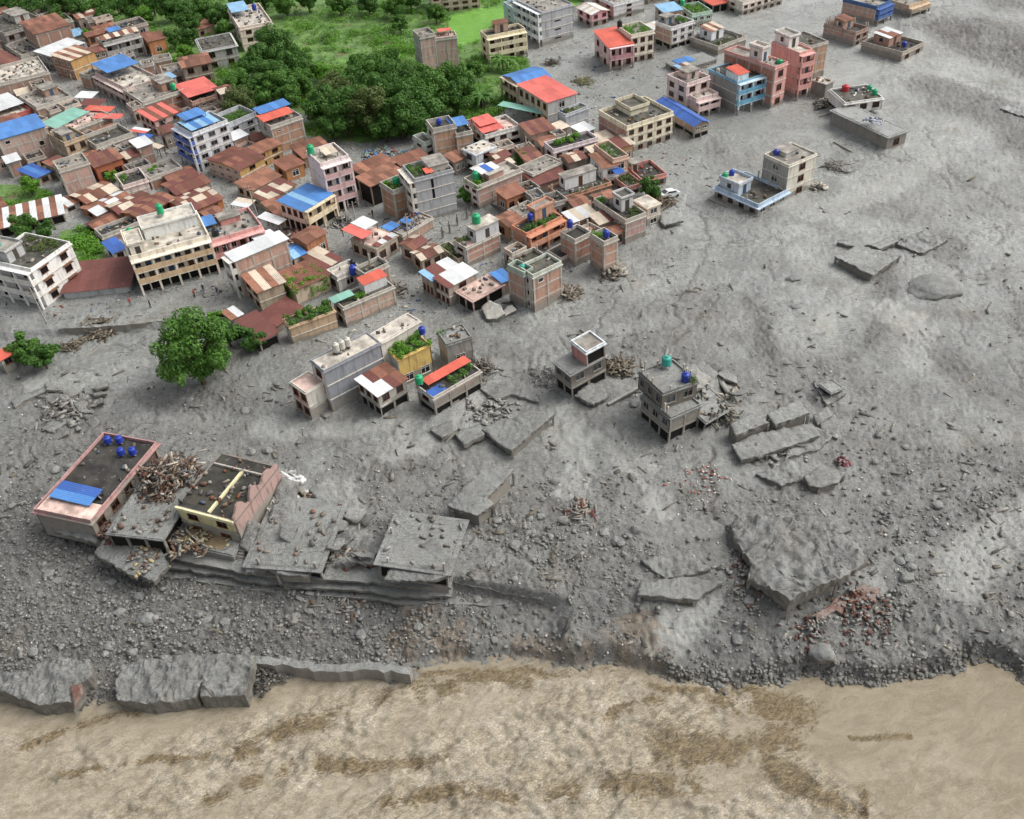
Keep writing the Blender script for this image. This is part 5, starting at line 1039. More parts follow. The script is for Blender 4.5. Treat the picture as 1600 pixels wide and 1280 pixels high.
# ------------------------------------------------------------------ small houses filling the gaps of the old town
def rect_of(o):
    return o
FOOT = []
for h_ in HOUSES:
    for f_ in h_.foot: FOOT.append((f_, h_))
STREETS = [[(105, 130), (150, 165), (215, 215), (262, 250), (320, 272), (376, 312), (440, 368), (500, 372), (580, 360), (620, 345)], [(116, 334), (150, 380), (182, 416), (200, 440)],
           [(-50, 488), (60, 482), (220, 462), (330, 450), (400, 430)], [(500, 372), (560, 400), (620, 420), (650, 450), (640, 480)], [(655, 300), (690, 350), (720, 380)], [(480, 230), (560, 235), (640, 230)], [(1000, 1000), (1001, 1001)]]
STREETW = [wpts(q) for q in STREETS]
FILLZONE = [(-60, 40), (100, 30), (225, 75), (262, 112), (335, 160), (400, 205), (460, 240), (480, 330), (500, 365), (440, 350), (330, 310), (345, 400), (190, 400), (120, 330), (95, 290), (-60, 280)]
FILLZ2 = [(385, 385), (480, 390), (590, 430), (620, 460), (560, 500), (470, 540), (400, 470)]
def corners(o, rz, a, b, pad=0.0):
    ca_, sa_ = math.cos(rz), math.sin(rz)
    return [(o[0]+ca_*x-sa_*y, o[1]+sa_*x+ca_*y) for x, y in ((-pad, -pad), (a+pad, -pad), (a+pad, b+pad), (-pad, b+pad))]
def sat(A, B):
    for poly in (A, B):
        for i in range(4):
            ex, ey = poly[(i+1) % 4][0]-poly[i][0], poly[(i+1) % 4][1]-poly[i][1]; nx, ny = -ey, ex
            pa = [x*nx+y*ny for x, y in A]; pb = [x*nx+y*ny for x, y in B]
            if max(pa) < min(pb) or max(pb) < min(pa): return False
    return True
# silt piled against the walls: the sheet rises towards every footprint
for f_, h_ in FOOT:
    if h_.name == 'awning': continue
    (ox_, oy_), rz_, a_l, b_l = f_
    cx_, cy_ = ox_+math.cos(rz_)*a_l/2-math.sin(rz_)*b_l/2, oy_+math.sin(rz_)*a_l/2+math.cos(rz_)*b_l/2; rad_ = math.hypot(a_l, b_l)/2+3.2
    uu, vv_ = pix(cx_, cy_, 0); k_ = FPX/(cy_*_cp+CAMH*_sp)*rad_*1.3
    i0, i1 = np.searchsorted(gv, vv_-k_), np.searchsorted(gv, vv_+k_); j0, j1 = max(0, int((uu-k_-gu[0])/step)), min(len(gu), int((uu+k_-gu[0])/step)+1)
    if i1 <= i0 or j1 <= j0: continue
    xs_, ys_ = GX[i0:i1, j0:j1]-ox_, GY[i0:i1, j0:j1]-oy_; lx = xs_*math.cos(rz_)+ys_*math.sin(rz_); ly = -xs_*math.sin(rz_)+ys_*math.cos(rz_)
    dd = np.hypot(np.maximum(np.maximum(-lx, lx-a_l), 0), np.maximum(np.maximum(-ly, ly-b_l), 0))
    amp = (.2+.3*sst(np.array(cx_), -35, 20)+.1*(cy_ < 125))*(.25+1.3*fbm(GX[i0:i1, j0:j1]*.45, GY[i0:i1, j0:j1]*.45, 3, 501))
    Z[i0:i1, j0:j1] = np.maximum(Z[i0:i1, j0:j1], np.where(dd < 3.2, amp*np.exp(-dd/.9)-.05+.0*dd, -99)+np.minimum(Z[i0:i1, j0:j1], .3)*1.0)
ground.data.vertices.foreach_set('co', np.stack([GX, GY, Z], -1).astype(np.float32).ravel()); ground.data.update()
OCC = [corners(f_[0], f_[1], f_[2], f_[3]) for f_, _ in FOOT]
rf = random.Random(3)
used = {}
BOXES = []
for f_, h_ in FOOT:
    cr_ = [pix(x, y, z) for x, y in corners(*f_) for z in (0, h_.h)]; BOXES.append((min(q[0] for q in cr_), max(q[0] for q in cr_), min(q[1] for q in cr_), max(q[1] for q in cr_), f_[0][1]))
def fill(zone, tries, amin, amax, hmax=6.0):
    made = 0
    for _ in range(tries):
        px, py = rf.uniform(min(q[0] for q in zone), max(q[0] for q in zone)), rf.uniform(min(q[1] for q in zone), max(q[1] for q in zone))
        if not inpoly(np.array([px]), np.array([py]), zone)[0]: continue
        c_ = P(px, py, 0)
        near = min(FOOT, key=lambda t: (t[0][0][0]-c_.x)**2+(t[0][0][1]-c_.y)**2)
        rz = near[0][1]
        a, b_ = rf.uniform(amin, amax), rf.uniform(amin, amax)
        R_ = corners((c_.x, c_.y), rz, a, b_, .15)
        if any(sat(R_, O_) for O_ in OCC): continue
        if any(min(float(pl_dist(np.array([x]), np.array([y]), sw_)[0][0]) for x, y in R_+[(sum(q[0] for q in R_)/4, sum(q[1] for q in R_)/4)]) < 1.9 for sw_ in STREETW): continue
        kind = rf.choice(('rust', 'rust', 'rust', 'flat', 'flat', 'white', 'brick')); ht = rf.uniform(2.6, hmax)
        cr_ = [pix(x, y, z) for x, y in R_ for z in (0, ht+.5)]; x0_, x1_ = min(q[0] for q in cr_), max(q[0] for q in cr_); y0_, y1_ = min(q[1] for q in cr_), max(q[1] for q in cr_); bad = False
        for bx0, bx1, by0, by1, dist in BOXES:
            ov_ = max(0, min(x1_, bx1)-max(x0_, bx0))*max(0, min(y1_, by1)-max(y0_, by0))
            if ov_ > .27*(bx1-bx0)*(by1-by0) and dist > c_.y-1.0: bad = True; break
        if bad: continue
        OCC.append(R_)
        nm = {'rust': 'small rust sheet roofed house', 'flat': 'small grey flat roofed house', 'white': 'small pale sheet roofed house', 'brick': 'small bare brick house'}[kind]
        sd = 'beside'; lab = f"{nm} {sd} the {near[1].short}"
        for alt in ('behind', 'close to', 'wedged against', 'in the lane by', 'at the corner of', 'backing onto'):
            if lab not in used: break
            lab = f"{nm} {alt} the {near[1].short}"
        if lab in used: continue
        used[lab] = 1
        pts = [pix(*R_[k], ht) for k in range(4)]
        h = H(lab, lab)
        L_, N_, Rr_ = pix(*R_[3], ht), pix(*R_[0], ht), pix(*R_[1], ht)
        if kind == 'rust': h.b('p', L_, N_, Rr_, None, 1 if ht < 4 else 2, 'p', 'p', rf.choice(('a9835f', 'b5a08a', 'b0754c', 'c4ab98', '9c8c7c')), nl=1, nr=2, roof=rf.choice(('gable', 'shed')), sh=rf.choice(('rust+maroon', 'rust2+rust', 'rust+beige+maroon', 'rust2')), rise=.5, ht=ht)
        elif kind == 'white': h.b('p', L_, N_, Rr_, None, 1 if ht < 4 else 2, 'p', 'b', 'b5a898', bc='b58a74', nl=1, nr=0, roof='shed', sh=rf.choice(('white', 'beige', 'white+beige', 'bluel')), rise=.3, ht=ht)
        elif kind == 'flat': h.b('p', L_, N_, Rr_, None, 1 if ht < 4 else 2, 'p', 'p', rf.choice(('b3a698', 'c9b9a8', 'a5a098', 'c9a898')), nl=1, nr=2, dk=rf.choice(('moss', 'grey', 'dark')), ht=ht).clutter(8)
        else: h.b('p', L_, N_, Rr_, None, 1 if ht < 4 else 2, 'b', 'b', bc=rf.choice(('b0785e', 'b88d78', 'a9846c')), nl=0, nr=1, dk=rf.choice(('moss', 'grey', 'pink')), ht=ht, stubs=2).clutter(6)
        made += 1
    return made
fill(FILLZONE, 900, 4.2, 7.5); fill(FILLZONE, 1500, 2.6, 4.6); fill(FILLZONE, 1300, 2.1, 3.2, 4.2); fill(FILLZ2, 250, 2.6, 4.5)
FILLZ3 = [(650, 262), (700, 215), (790, 235), (870, 210), (960, 250), (985, 300), (990, 350), (970, 395), (905, 425), (800, 440), (790, 330), (740, 290)]
fill(FILLZ3, 1000, 2.6, 5.0, 4.2); fill(FILLZ3, 600, 2.0, 3.2, 3.6)
FILLZ4 = [(575, 330), (640, 300), (690, 420), (690, 470), (640, 470), (600, 400)]
fill(FILLZ4, 200, 2.6, 4.0, 3.6)
FILLZ5 = [(860, -10), (1180, 0), (1130, 60), (1100, 110), (1040, 90), (1010, 40)]
fill(FILLZ5, 150, 3.5, 6.5)

# ------------------------------------------------------------------ awnings along the market street
def awning(label, tile, L, N, Rr, z, sh, rise=.2):
    s = H(label, label, 'awning', 'awning'); L, N, Rr = tp(tile, L), tp(tile, N), tp(tile, Rr)
    n_, l_, r_ = P(*N, z), P(*L, z), P(*Rr, z); u = (r_-n_).to_2d(); v = (l_-n_).to_2d()
    s.a, s.bl, s.rz = u.length, v.length, math.atan2(u.y, u.x); s.ca, s.sa = math.cos(s.rz), math.sin(s.rz)
    s.o = Vector((n_.x, n_.y, 0)); s.cx = s.w(s.a/2, s.bl/2, 0); s.root = empty('awning', s.cx, label, 'awning', 'street awnings'); s.deckz = -.05; s.h = z
    s.canopy(0, 1, 0, 1, z, sh, rise)
awning('white sheet awning at the street junction', 'a', (668, 728), (715, 770), (775, 718), 2.6, 'white')
awning('brown awning next to the white one on the narrow street', 'a', (715, 780), (775, 830), (835, 775), 2.5, 'maroon')
awning('red awning halfway down the narrow street', 'a', (775, 810), (855, 875), (905, 835), 2.5, 'redo')
awning('lower red awning following the other red one', 'a', (840, 870), (935, 930), (975, 890), 2.4, 'red')
awning('pale grey awning outside the red rust street house', 'g', (440, 580), (535, 625), (600, 565), 2.6, 'white+beige')
awning('large tattered grey awning on the market street', 'g', (655, 680), (775, 760), (845, 715), 2.6, 'white+white+beige')
awning('red and white awning lower on the narrow street', 'a', (1075, 1000), (1130, 1045), (1180, 1010), 2.4, 'red+white')
awning('small blue awning lower on the narrow street', 'a', (1130, 1050), (1165, 1085), (1205, 1055), 2.3, 'blued')
awning('small yellow-beige awning at the end of the narrow street', 'a', (1210, 1130), (1240, 1165), (1285, 1140), 2.2, 'beige')
awning('long dark green awning beside the blue beige red roof house', 'c', (1035, 765), (1225, 895), (1270, 860), 2.8, 'teal')

# ------------------------------------------------------------------ trees
def limb(V, F, a, b, r0, r1, seg=6):
    a, b = np.array(a, float), np.array(b, float); d = b-a; d /= np.linalg.norm(d); t1 = np.cross(d, (.3, .9, .2)); t1 /= np.linalg.norm(t1); t2 = np.cross(d, t1); o = len(V)
    for p, r_ in ((a, r0), (b, r1)):
        for k in range(seg): V.append(tuple(p+r_*(math.cos(6.283*k/seg)*t1+math.sin(6.283*k/seg)*t2)))
    for k in range(seg): F.append((o+k, o+(k+1) % seg, o+seg+(k+1) % seg, o+seg+k))
_tp = {}
def tree_proto(r, var):
    if (r, var) in _tp: return _tp[(r, var)]
    rng = np.random.default_rng(int(r*100)+var); n = int(14+r*6)
    hc = r*1.05; cs = []; rs = []
    for k in range(n):
        d = rng.normal(size=3); d /= np.linalg.norm(d); q = rng.uniform(.3, 1.08)**.7
        cs.append((d[0]*r*q*.82, d[1]*r*q*.82, hc+d[2]*r*q*.68)); rs.append(r*rng.uniform(.13, .38))
    V, F_l = leaf_cloud(cs, rs, int(1300*r+250*r*r*.6), .075*r**.5+.09, rng)
    crown = mk_np('crown', V, F_l, LEAF_DARK)
    TV, TF = [], []
    limb(TV, TF, (0, 0, -1.0), (.1*r*.2, 0, hc*.55), .07*r, .05*r, 8)
    for k in range(0, n, 3): limb(TV, TF, (.02*r, 0, hc*.5), cs[k], .035*r, .012*r, 5)
    trunk = mk('trunk', TV, TF, BARK, True)
    _tp[(r, var)] = (crown, trunk, hc)
    return _tp[(r, var)]
def tree(px, py, r, mat, label, group='trees around the town', name='tree', sc=None, z=None):
    r *= 1.04
    rb = min((1.3, 2.6, 4.2, 6.0), key=lambda q: abs(q-r)); var = random.randrange(3); cr, tr, hc = tree_proto(rb, var); k = r/rb
    p = P(px, py, hc*k); g = hz(p.x, p.y) if z is None else z
    e_ = empty(name, (p.x, p.y, g), label, 'tree' if name != 'bush' else 'bush', group); e_.scale = (k, k, k*random.uniform(.92, 1.12)); e_.rotation_euler = (0, 0, random.uniform(0, 6.28))
    c_ = link('crown', cr, e_); c_.material_slots[0].link = 'OBJECT'; c_.material_slots[0].material = mat
    link('trunk', tr, e_)
D_, M_, B_, O_ = LEAF_DARK, LEAF_MID, LEAF_BRIGHT, LEAF_OLIVE
tree(300, 548, 5.6, M_, 'big round green tree standing alone in the grey mud'); tree(352, 512, 3.0, D_, 'smaller dark tree tucked behind the big round tree'); tree(333, 487, 1.4, B_, 'slim bright shoot tree above the big round tree', name='bush')
tree(396, 532, 1.9, D_, 'dark bush beside the maroon house by the big tree', name='bush'); tree(30, 538, 2.6, M_, 'left tree of the pair near the red roofed hut'); tree(60, 545, 2.7, D_, 'right tree of the pair near the red roofed hut')
tree(727, 303, 1.7, M_, 'small tree beside the white canopy brick house'); tree(818, 247, 1.8, M_, 'small tree left of the hedge-topped pinkish house'); tree(1018, 292, 2.4, D_, 'dark toppled tree beside the beige stained block')
tree(137, 52, 1.8, B_, 'small bright tree between upper left roofs'); tree(272, 60, 2.8, D_, 'dark tree right of the orange box house'); tree(290, 84, 2.4, B_, 'bright bush below the dark tree by the orange box house', name='bush')
tree(35, 352, 2.8, D_, 'dark bushy tree above the white house at the left edge'); tree(70, 358, 2.0, D_, 'small dark bush above the garden', name='bush'); tree(45, 290, 2.0, B_, 'bright bush in the walled garden', name='bush'); tree(240, 268, 1.4, B_, 'small bright bush on the lane by the pinkish white house', name='bush')
tree(175, 275, 1.3, B_, 'small yellow-green bush beside the rust roof orange house', name='bush'); tree(375, 160, 4.2, O_, 'round yellow-green tree at the town end of the wood'); tree(430, 70, 5.6, D_, 'tallest dark tree of the wood beside the tall cream house')
tree(925, 28, 1.6, B_, 'bright bush beside the bright pink gabled house', name='bush'); tree(680, 20, 2.6, M_, 'green bush below the top edge brick apartment', name='bush')
WOODS = [(400, 95, 4.6, D_), (368, 128, 3.8, M_), (395, 135, 4.0, D_), (412, 110, 4.2, D_), (455, 105, 5.0, D_), (440, 128, 4.2, M_), (472, 130, 3.4, M_), (410, 150, 3.2, M_), (450, 150, 3.4, M_), (500, 112, 2.4, B_), (478, 98, 2.2, B_),
         (520, 140, 5.0, O_), (555, 130, 5.0, D_), (500, 160, 4.6, D_), (540, 170, 5.2, D_), (585, 120, 5.0, M_), (590, 150, 5.4, D_), (575, 175, 5.0, O_), (620, 130, 5.0, D_), (640, 155, 5.2, D_), (625, 180, 4.8, D_), (670, 140, 4.4, M_), (665, 165, 4.6, D_),
         (690, 125, 4.2, M_), (720, 128, 3.8, M_), (712, 150, 4.2, D_), (560, 100, 3.4, M_), (605, 95, 3.6, M_), (650, 112, 3.6, M_), (600, 195, 3.6, D_), (645, 190, 3.4, D_), (520, 190, 3.8, D_), (740, 110, 2.8, M_)]
for x, y, r_, m_ in WOODS:
    tree(x, y, r_, m_, {id(D_): 'dark green broadleaf tree inside the dense wood', id(M_): 'mid green broadleaf tree inside the dense wood', id(O_): 'yellowish olive tree inside the dense wood', id(B_): 'bright green young tree inside the dense wood'}[id(m_)], 'trees of the dense wood')
BACK = [(15, 2, 4.4, D_), (50, 8, 4.0, D_), (95, 5, 4.2, M_), (90, 25, 3.2, D_), (125, 12, 4.0, D_), (160, 0, 4.4, M_), (165, 22, 3.4, D_), (200, 10, 4.0, D_), (235, -2, 4.4, M_), (225, 22, 3.0, B_), (262, 10, 4.0, D_), (290, 25, 4.0, D_), (318, 8, 4.0, M_), (345, 25, 3.6, D_),
        (352, 50, 2.8, M_), (300, 50, 3.0, D_), (375, -8, 4.0, D_), (410, -8, 4.0, M_), (445, 5, 3.4, M_), (480, -2, 3.6, D_), (530, 5, 3.2, M_), (575, 2, 3.4, D_), (615, 8, 3.4, M_), (640, -6, 3.6, D_), (625, 35, 2.6, M_), (110, -14, 4.2, D_), (60, -16, 4.2, M_), (200, -18, 4.2, D_), (300, -18, 4.2, M_), (560, -18, 3.8, M_)]
for x, y, r_, m_ in BACK:
    tree(x, y, r_, m_, {id(D_): 'dark tree along the upper edge behind the town', id(M_): 'mid green tree along the upper edge behind the town', id(B_): 'bright tree along the upper edge behind the town'}[id(m_)], 'trees along the upper edge')
def fan_plant(px, py, ln, n, label, mat, hgt, name='banana_plant'):
    rng = random.Random(int(px)); p = G(px, py); V, F = [], []; e_ = empty(name, p, label, 'plant', 'broad leaved plants')
    TV, TF = [], []
    for st in range(3 if name == 'banana_plant' else 1):
        bx, by = (rng.uniform(-1.2, 1.2), rng.uniform(-1.2, 1.2)) if st else (0, 0); limb(TV, TF, (bx, by, -.3), (bx, by, hgt), .16, .1, 7)
        for k in range(n):
            a_ = 6.283*k/n+rng.uniform(-.2, .2); up = rng.uniform(.5, 1.1); L_ = ln*rng.uniform(.75, 1.1); wd = L_*(.13 if name == 'banana_plant' else .06); o = len(V); sg = 6
            for i in range(sg+1):
                t_ = i/sg; rr = L_*t_; zz = hgt+L_*(up*t_-1.0*t_*t_); w_ = wd*math.sin(math.pi*min(.97, t_*.93+.06)); c0, s0 = math.cos(a_), math.sin(a_)
                V += [(bx+c0*rr-s0*w_, by+s0*rr+c0*w_, zz-.05), (bx+c0*rr, by+s0*rr, zz+.06*L_*.3), (bx+c0*rr+s0*w_, by+s0*rr-c0*w_, zz-.05)]
            for i in range(sg):
                q = o+3*i; F += [(q, q+1, q+4, q+3), (q+1, q+2, q+5, q+4)]
    link('leaves', mk('leaves', V, F, mat), e_); link('stem', mk('stem', TV, TF, BARK, True), e_)
fan_plant(786, 112, 3.6, 9, 'clump of banana plants beside the cream house by the field', M_, 2.6); fan_plant(757, 168, 3.8, 10, 'large banana clump at the end of the wood', D_, 2.6); fan_plant(740, 160, 3.4, 9, 'banana clump inside the end of the wood', M_, 2.4)
fan_plant(515, 62, 3.6, 16, 'lone fan palm in the green terraces', M_, 2.4, 'fan_palm'); fan_plant(165, 26, 3.4, 9, 'banana clump behind the upper left roofs', B_, 2.2); fan_plant(800, 80, 3.0, 8, 'banana clump on the balcony side of the cream house', D_, 2.2)
# undergrowth: nobody could count it
rng = np.random.default_rng(5)
gi_, gj_ = np.where((green > .5) & (fieldm < .5) & (U > -120) & (U < 860) & (Vv > -60)); pk = rng.choice(len(gi_), 9000); bx_, by_, bz_ = GX[gi_[pk], gj_[pk]], GY[gi_[pk], gj_[pk]], Z[gi_[pk], gj_[pk]]
den = fbm(bx_*.12, by_*.12, 3, 301); band = .5+.5*np.sin((by_+bx_*.25+4*fbm(bx_*.05, by_*.05, 2, 305))*1.05); den = den*.7+band*.2; keep = den > .40; bx_, by_, bz_, den = bx_[keep], by_[keep], bz_[keep], den[keep]
cs = np.stack([bx_, by_, bz_+.25+den*.5], -1); V, F = leaf_cloud(cs, .35+(den-.4)*2.6, 105000, .22, rng)
tag(link('undergrowth', mk_np('undergrowth', V, F, LEAF_BRIGHT)), 'bright green low undergrowth covering the terraces behind town', 'undergrowth', None, 'stuff')
# creeper over the beige house
cs = [hv.w(random.uniform(-.02, 1.0)*hv.a, random.uniform(-.05, .75)*hv.bl, hv.h*random.uniform(.25, 1.0)+.25)[:] for _ in range(90)]
V, F = leaf_cloud(cs, np.full(90, .6), 9000, .13, rng)
tag(link('creeper', mk_np('creeper', V, F, LEAF_BRIGHT)), 'bright green creeper smothering the beige house by the square', 'creeper', None, 'stuff')
# ------------------------------------------------------------------ wreckage: slabs, ledges, piles, stones
def slabmat(name, c1, c2, spots=.5):
    m, t, b = newmat(name); p = t.pos()
    f = t.noise(p, .8, 6, .68); g = t.noise(p, 3.2, 5, .7)
    c = t.mix(t.ramp(f, .36, .66), rgb(c1), rgb(c2)); c = t.mix(t.ramp(g, .54, .7, 0, spots), c, rgb('5d5a54'))
    nz_ = t.n('ShaderNodeSeparateXYZ'); t.l(t.n('ShaderNodeNewGeometry').outputs['Normal'], nz_.inputs[0])
    side = t.ramp(nz_.outputs[2], .2, .7); c = t.mix(side, t.mix(t.ramp(f, .4, .6), rgb('625f58'), rgb('7d7a72')), c)      # bare broken edges, mud on top
    t.l(c, b.inputs['Base Color']); t.l(t.ramp(f, .3, .7, .5, .85), b.inputs['Roughness']); b.inputs['Specular IOR Level'].default_value = .3
    t.l(t.bump(t.math('ADD', f, t.math('MULTIPLY', g, .6)), .7, .25), b.inputs['Normal']); return m
MUDSLAB = slabmat('muddy_slab', '7b7a75', '9a9993'); PALE = slabmat('pale_slab', 'b3b0a6', 'cdcac0', .25); REDRUB = slabmat('red_rubble', '6a4a40', '8b8078', .5)
def slab(label, pts, z, th=.35, tile=None, sc=1.0, name='concrete_slab', mat=None, rough=.14, cell=.42, edge=.09, ground=False, sup=0, ox=0, oy=0):
    """broken slab: outline at its own height, real thickness, mud lumps on top"""
    W = []
    for k, q in enumerate(pts):
        px, py = (ox+q[0]/sc, oy+q[1]/sc) if tile is None else tp(tile, q); zz = z[k] if isinstance(z, (list, tuple)) else z
        if ground: g_ = G(px, py); W.append(Vector((g_.x, g_.y, g_.z+zz)))
        else: W.append(P(px, py, zz))
    c = sum(W, Vector())/len(W); bm = bmesh.new()
    # finer outline with ragged edge
    ring = []
    for k in range(len(W)):
        a, b_ = W[k], W[(k+1) % len(W)]; n = max(1, int((b_-a).length/cell))
        for i in range(n):
            p = a.lerp(b_, i/n)-c
            if i: p += Vector((random.uniform(-edge, edge), random.uniform(-edge, edge), random.uniform(-.06, .06)))
            ring.append(p)
    vt = [bm.verts.new(p) for p in ring]; f = bm.faces.new(vt)
    if f.calc_area() and f.normal.z < 0: bmesh.ops.reverse_faces(bm, faces=[f])
    f.normal_update()
    if f.normal.z < 0: f.normal_flip()
    r = bmesh.ops.extrude_face_region(bm, geom=[f]); low = [g for g in r['geom'] if isinstance(g, bmesh.types.BMVert)]
    # the extruded copy becomes the top: push the original down
    for v in vt: v.co += Vector((random.uniform(-.1, .1), random.uniform(-.1, .1), -th*random.uniform(.8, 1.15)))
    bmesh.ops.recalc_face_normals(bm, faces=bm.faces)
    tops = [g for g in r['geom'] if isinstance(g, bmesh.types.BMFace)]
    bmesh.ops.triangulate(bm, faces=tops)
    for _ in range(5):
        es = list({e for fc in bm.faces if fc.normal.z > .3 for e in fc.edges if e.calc_length() > cell*1.2})
        if not es or len(bm.faces) > 9000: break
        bmesh.ops.subdivide_edges(bm, edges=es, cuts=1, use_grid_fill=False); bmesh.ops.triangulate(bm, faces=[fc for fc in bm.faces if len(fc.verts) > 3 and fc.normal.z > .3])
    bm.normal_update()
    for v in bm.verts:
        if v.normal.z > .3:
            w_ = (v.co+c); v.co.z += rough*(mnoise.noise(w_*.8)*1.0+mnoise.noise(w_*2.0)*.8+abs(mnoise.noise(w_*4.5))*.7+.3)
    me_ = bpy.data.meshes.new(name); bm.to_mesh(me_); bm.free(); at_ = me_.attributes.new('gravel', 'FLOAT', 'POINT'); at_.data.foreach_set('value', [.1+.5*max(0, mnoise.noise((v.co+c)*.5)+.2) for v in me_.vertices])
    me_.materials.append(mat or MUDSLAB); me_.materials.append(MUDM if mat is None else mat); me_.polygons.foreach_set('material_index', [1 if p_.normal.z > .5 else 0 for p_ in me_.polygons]); me_.polygons.foreach_set('use_smooth', [p_.normal.z > .5 for p_ in me_.polygons])
    o = link(name, me_, None, c)
    if sup:                                                # walls of the buried storey under the roof plate, set back from its edge
        lo = min(p.z for p in W); Vs = []; n = len(W)
        for k_, (s0, z0_) in enumerate(((.84, None), (.84, -1))):
            for p in W: q = (p-c)*s0; Vs.append((q.x, q.y, (p.z-c.z-th*.7) if z0_ is None else lo-c.z-sup))
        link('buried_wall', mk('buried_wall', Vs, [(i, (i+1) % n, n+(i+1) % n, n+i) for i in range(n)], wall('5d574c', .8)), o)  # dark wall colour paints in the shade of the gap under the plate
        for i in range(0, n, 2):
            q = (W[i]-c)*.95; link('broken_column', cube(RAWC), o, (q.x, q.y, W[i].z-c.z-th-sup*.5+.1), 0, (.28, .28, sup))
    tag(o, label, 'slab' if name == 'concrete_slab' else name.replace('_', ' '), 'wreckage in the mud', 'thing')
    return o
S5 = dict(sc=6.667, ox=660, oy=560)
slab('largest tilted muddy roof slab below the undermined house', [(620, 740), (830, 640), (960, 620), (1080, 540), (1380, 580), (1130, 790), (930, 965), (800, 900)], [1.0, 1.2, 1.4, 1.5, 1.9, 1.7, 1.5, 1.1], .4, sup=2.0, **S5)
slab('small tilted muddy slab left in the row below the undermined house', [(75, 740), (310, 650), (350, 755), (205, 832)], [.5, .5, .8, .8], .5, **S5)
slab('middle muddy slab in the row below the undermined house', [(330, 790), (600, 690), (650, 790), (435, 902)], [.5, .5, .9, .9], .6, **S5)
slab('cracked muddy slab behind the largest tilted slab', [(600, 330), (770, 185), (1000, 270), (1190, 340), (1210, 480), (930, 400), (790, 460), (690, 410)], .4, .6, ground=True, **S5)
S6 = dict(sc=3.2, ox=400, oy=700)
slab('long narrow slab jutting from mud at centre', [(955, 290), (1130, 100), (1290, 110), (1155, 255), (1190, 280), (1105, 342)], [2.2, 2.6, 2.4, 2.4, 2.0, 2.0], .35, sup=2.4, **S6)
slab('wide muddy roof slab over a dark gap on the bank', [(640, 662), (690, 560), (900, 450), (970, 550), (960, 640), (880, 668)], [2.4, 2.5, 2.6, 2.6, 2.4, 2.3], .3, **S6)
slab('square tilted slab lying on the river terrace', [(100, 632), (150, 478), (345, 480), (262, 642)], [1.4, 1.9, 1.9, 1.3], .3, sup=1.6, **S6)
slab('torn slab left of the square tilted slab', [(-10, 620), (60, 488), (138, 520), (100, 632), (50, 600)], [1.0, 1.6, 1.7, 1.1, 1.2], .3, **S6)
slab('small pale loose slab on the wide muddy roof slab', [(680, 560), (700, 530), (728, 530), (712, 566)], 2.25, .2, mat=PALE, cell=.4, **S6)
slab('upper muddy slab of the twin collapsed floors', [(995, 585), (1110, 525), (1192, 578), (1022, 642)], [2.4, 2.6, 2.6, 2.4], .4, tile='o', sup=2.4)
slab('farther muddy slab of the twin collapsed floors', [(1180, 535), (1330, 465), (1392, 530), (1222, 592)], [2.4, 2.4, 2.4, 2.3], .4, tile='o', sup=2.4)
slab('lower long muddy slab under the twin collapsed floors', [(1000, 690), (1100, 640), (1400, 580), (1440, 645), (1180, 735), (1050, 768)], [1.4, 1.5, 1.4, 1.3, 1.2, 1.2], .4, tile='o', sup=1.6)
slab('porch slab hanging off the wrecked red cabin house', [(215, 440), (280, 385), (350, 375), (385, 450), (310, 490)], [1.2, 1.3, 1.3, 1.0, 1.0], .35, tile='o')
slab('small muddy block with red cloth near the twin floors', [(1360, 850), (1450, 790), (1570, 830), (1535, 880), (1440, 905), (1390, 895)], [1.3, 1.5, 1.5, 1.3, 1.2, 1.2], .4, tile='o', sup=1.4)
slab('half buried slab right of the shattered house', [(1440, 560), (1500, 540), (1545, 590), (1530, 670), (1450, 640)], .35, .5, tile='o', ground=True)
S7 = dict(sc=5.333, ox=1130, oy=800)
slab('biggest muddy concrete block sliding towards the river', [(60, 130), (110, 60), (400, 30), (960, 165), (1150, 330), (1205, 415), (980, 565), (660, 680), (560, 745), (380, 645), (200, 560), (240, 440), (100, 250)],
     [1.0, 1.5, 2.0, 2.3, 2.5, 2.5, 2.6, 2.6, 2.5, 2.2, 1.9, 2.0, 1.3], .8, rough=.5, sup=3.6, **S7)
slab('red-stained earth face below the biggest muddy block', [(700, 900), (900, 760), (1180, 600), (1280, 640), (1330, 730), (1120, 780), (860, 880)], .2, .8, mat=REDRUB, rough=.4, ground=True, cell=.4, edge=.4, **S7)
S8 = dict(sc=4.0, ox=1200, oy=300)
slab('isolated sunken roof slab in the right mudflow', [(415, 405), (560, 335), (830, 400), (655, 525)], [1.3, 1.0, 1.1, 1.4], .35, sup=1.4, **S8)
slab('buried roof corner behind the isolated slab', [(640, 335), (760, 285), (820, 310), (700, 358)], .6, .5, **S8)
slab('sunken roof sheet beside the isolated slab', [(430, 320), (520, 290), (650, 330), (560, 350)], .35, .4, **S8)
S9 = dict(sc=2.4242, ox=0, oy=1000)
slab('left muddy concrete mass overhanging the river', [(-60, 130), (100, 125), (180, 70), (345, 80), (350, 140), (305, 175), (290, 235), (150, 250), (0, 195), (-60, 195)], [-1.6, -1.6, -1.4, -1.5, -1.8, -2.0, -2.3, -2.3, -2.1, -1.9], 2.2, rough=.45, **S9)
slab('middle muddy concrete mass overhanging the river', [(440, 180), (460, 105), (570, 70), (760, 120), (770, 150), (740, 225), (600, 245), (450, 235)], [-1.9, -1.5, -1.3, -1.5, -1.7, -2.3, -2.4, -2.4], 2.2, rough=.45, **S9)
slab('squared muddy concrete mass nearest the quay wall', [(770, 140), (580, 65), (760, 55), (962, 58), (955, 120), (930, 215), (760, 220)], [-1.7, -1.3, -1.2, -1.3, -1.6, -2.1, -2.2], 2.3, rough=.45, **S9)
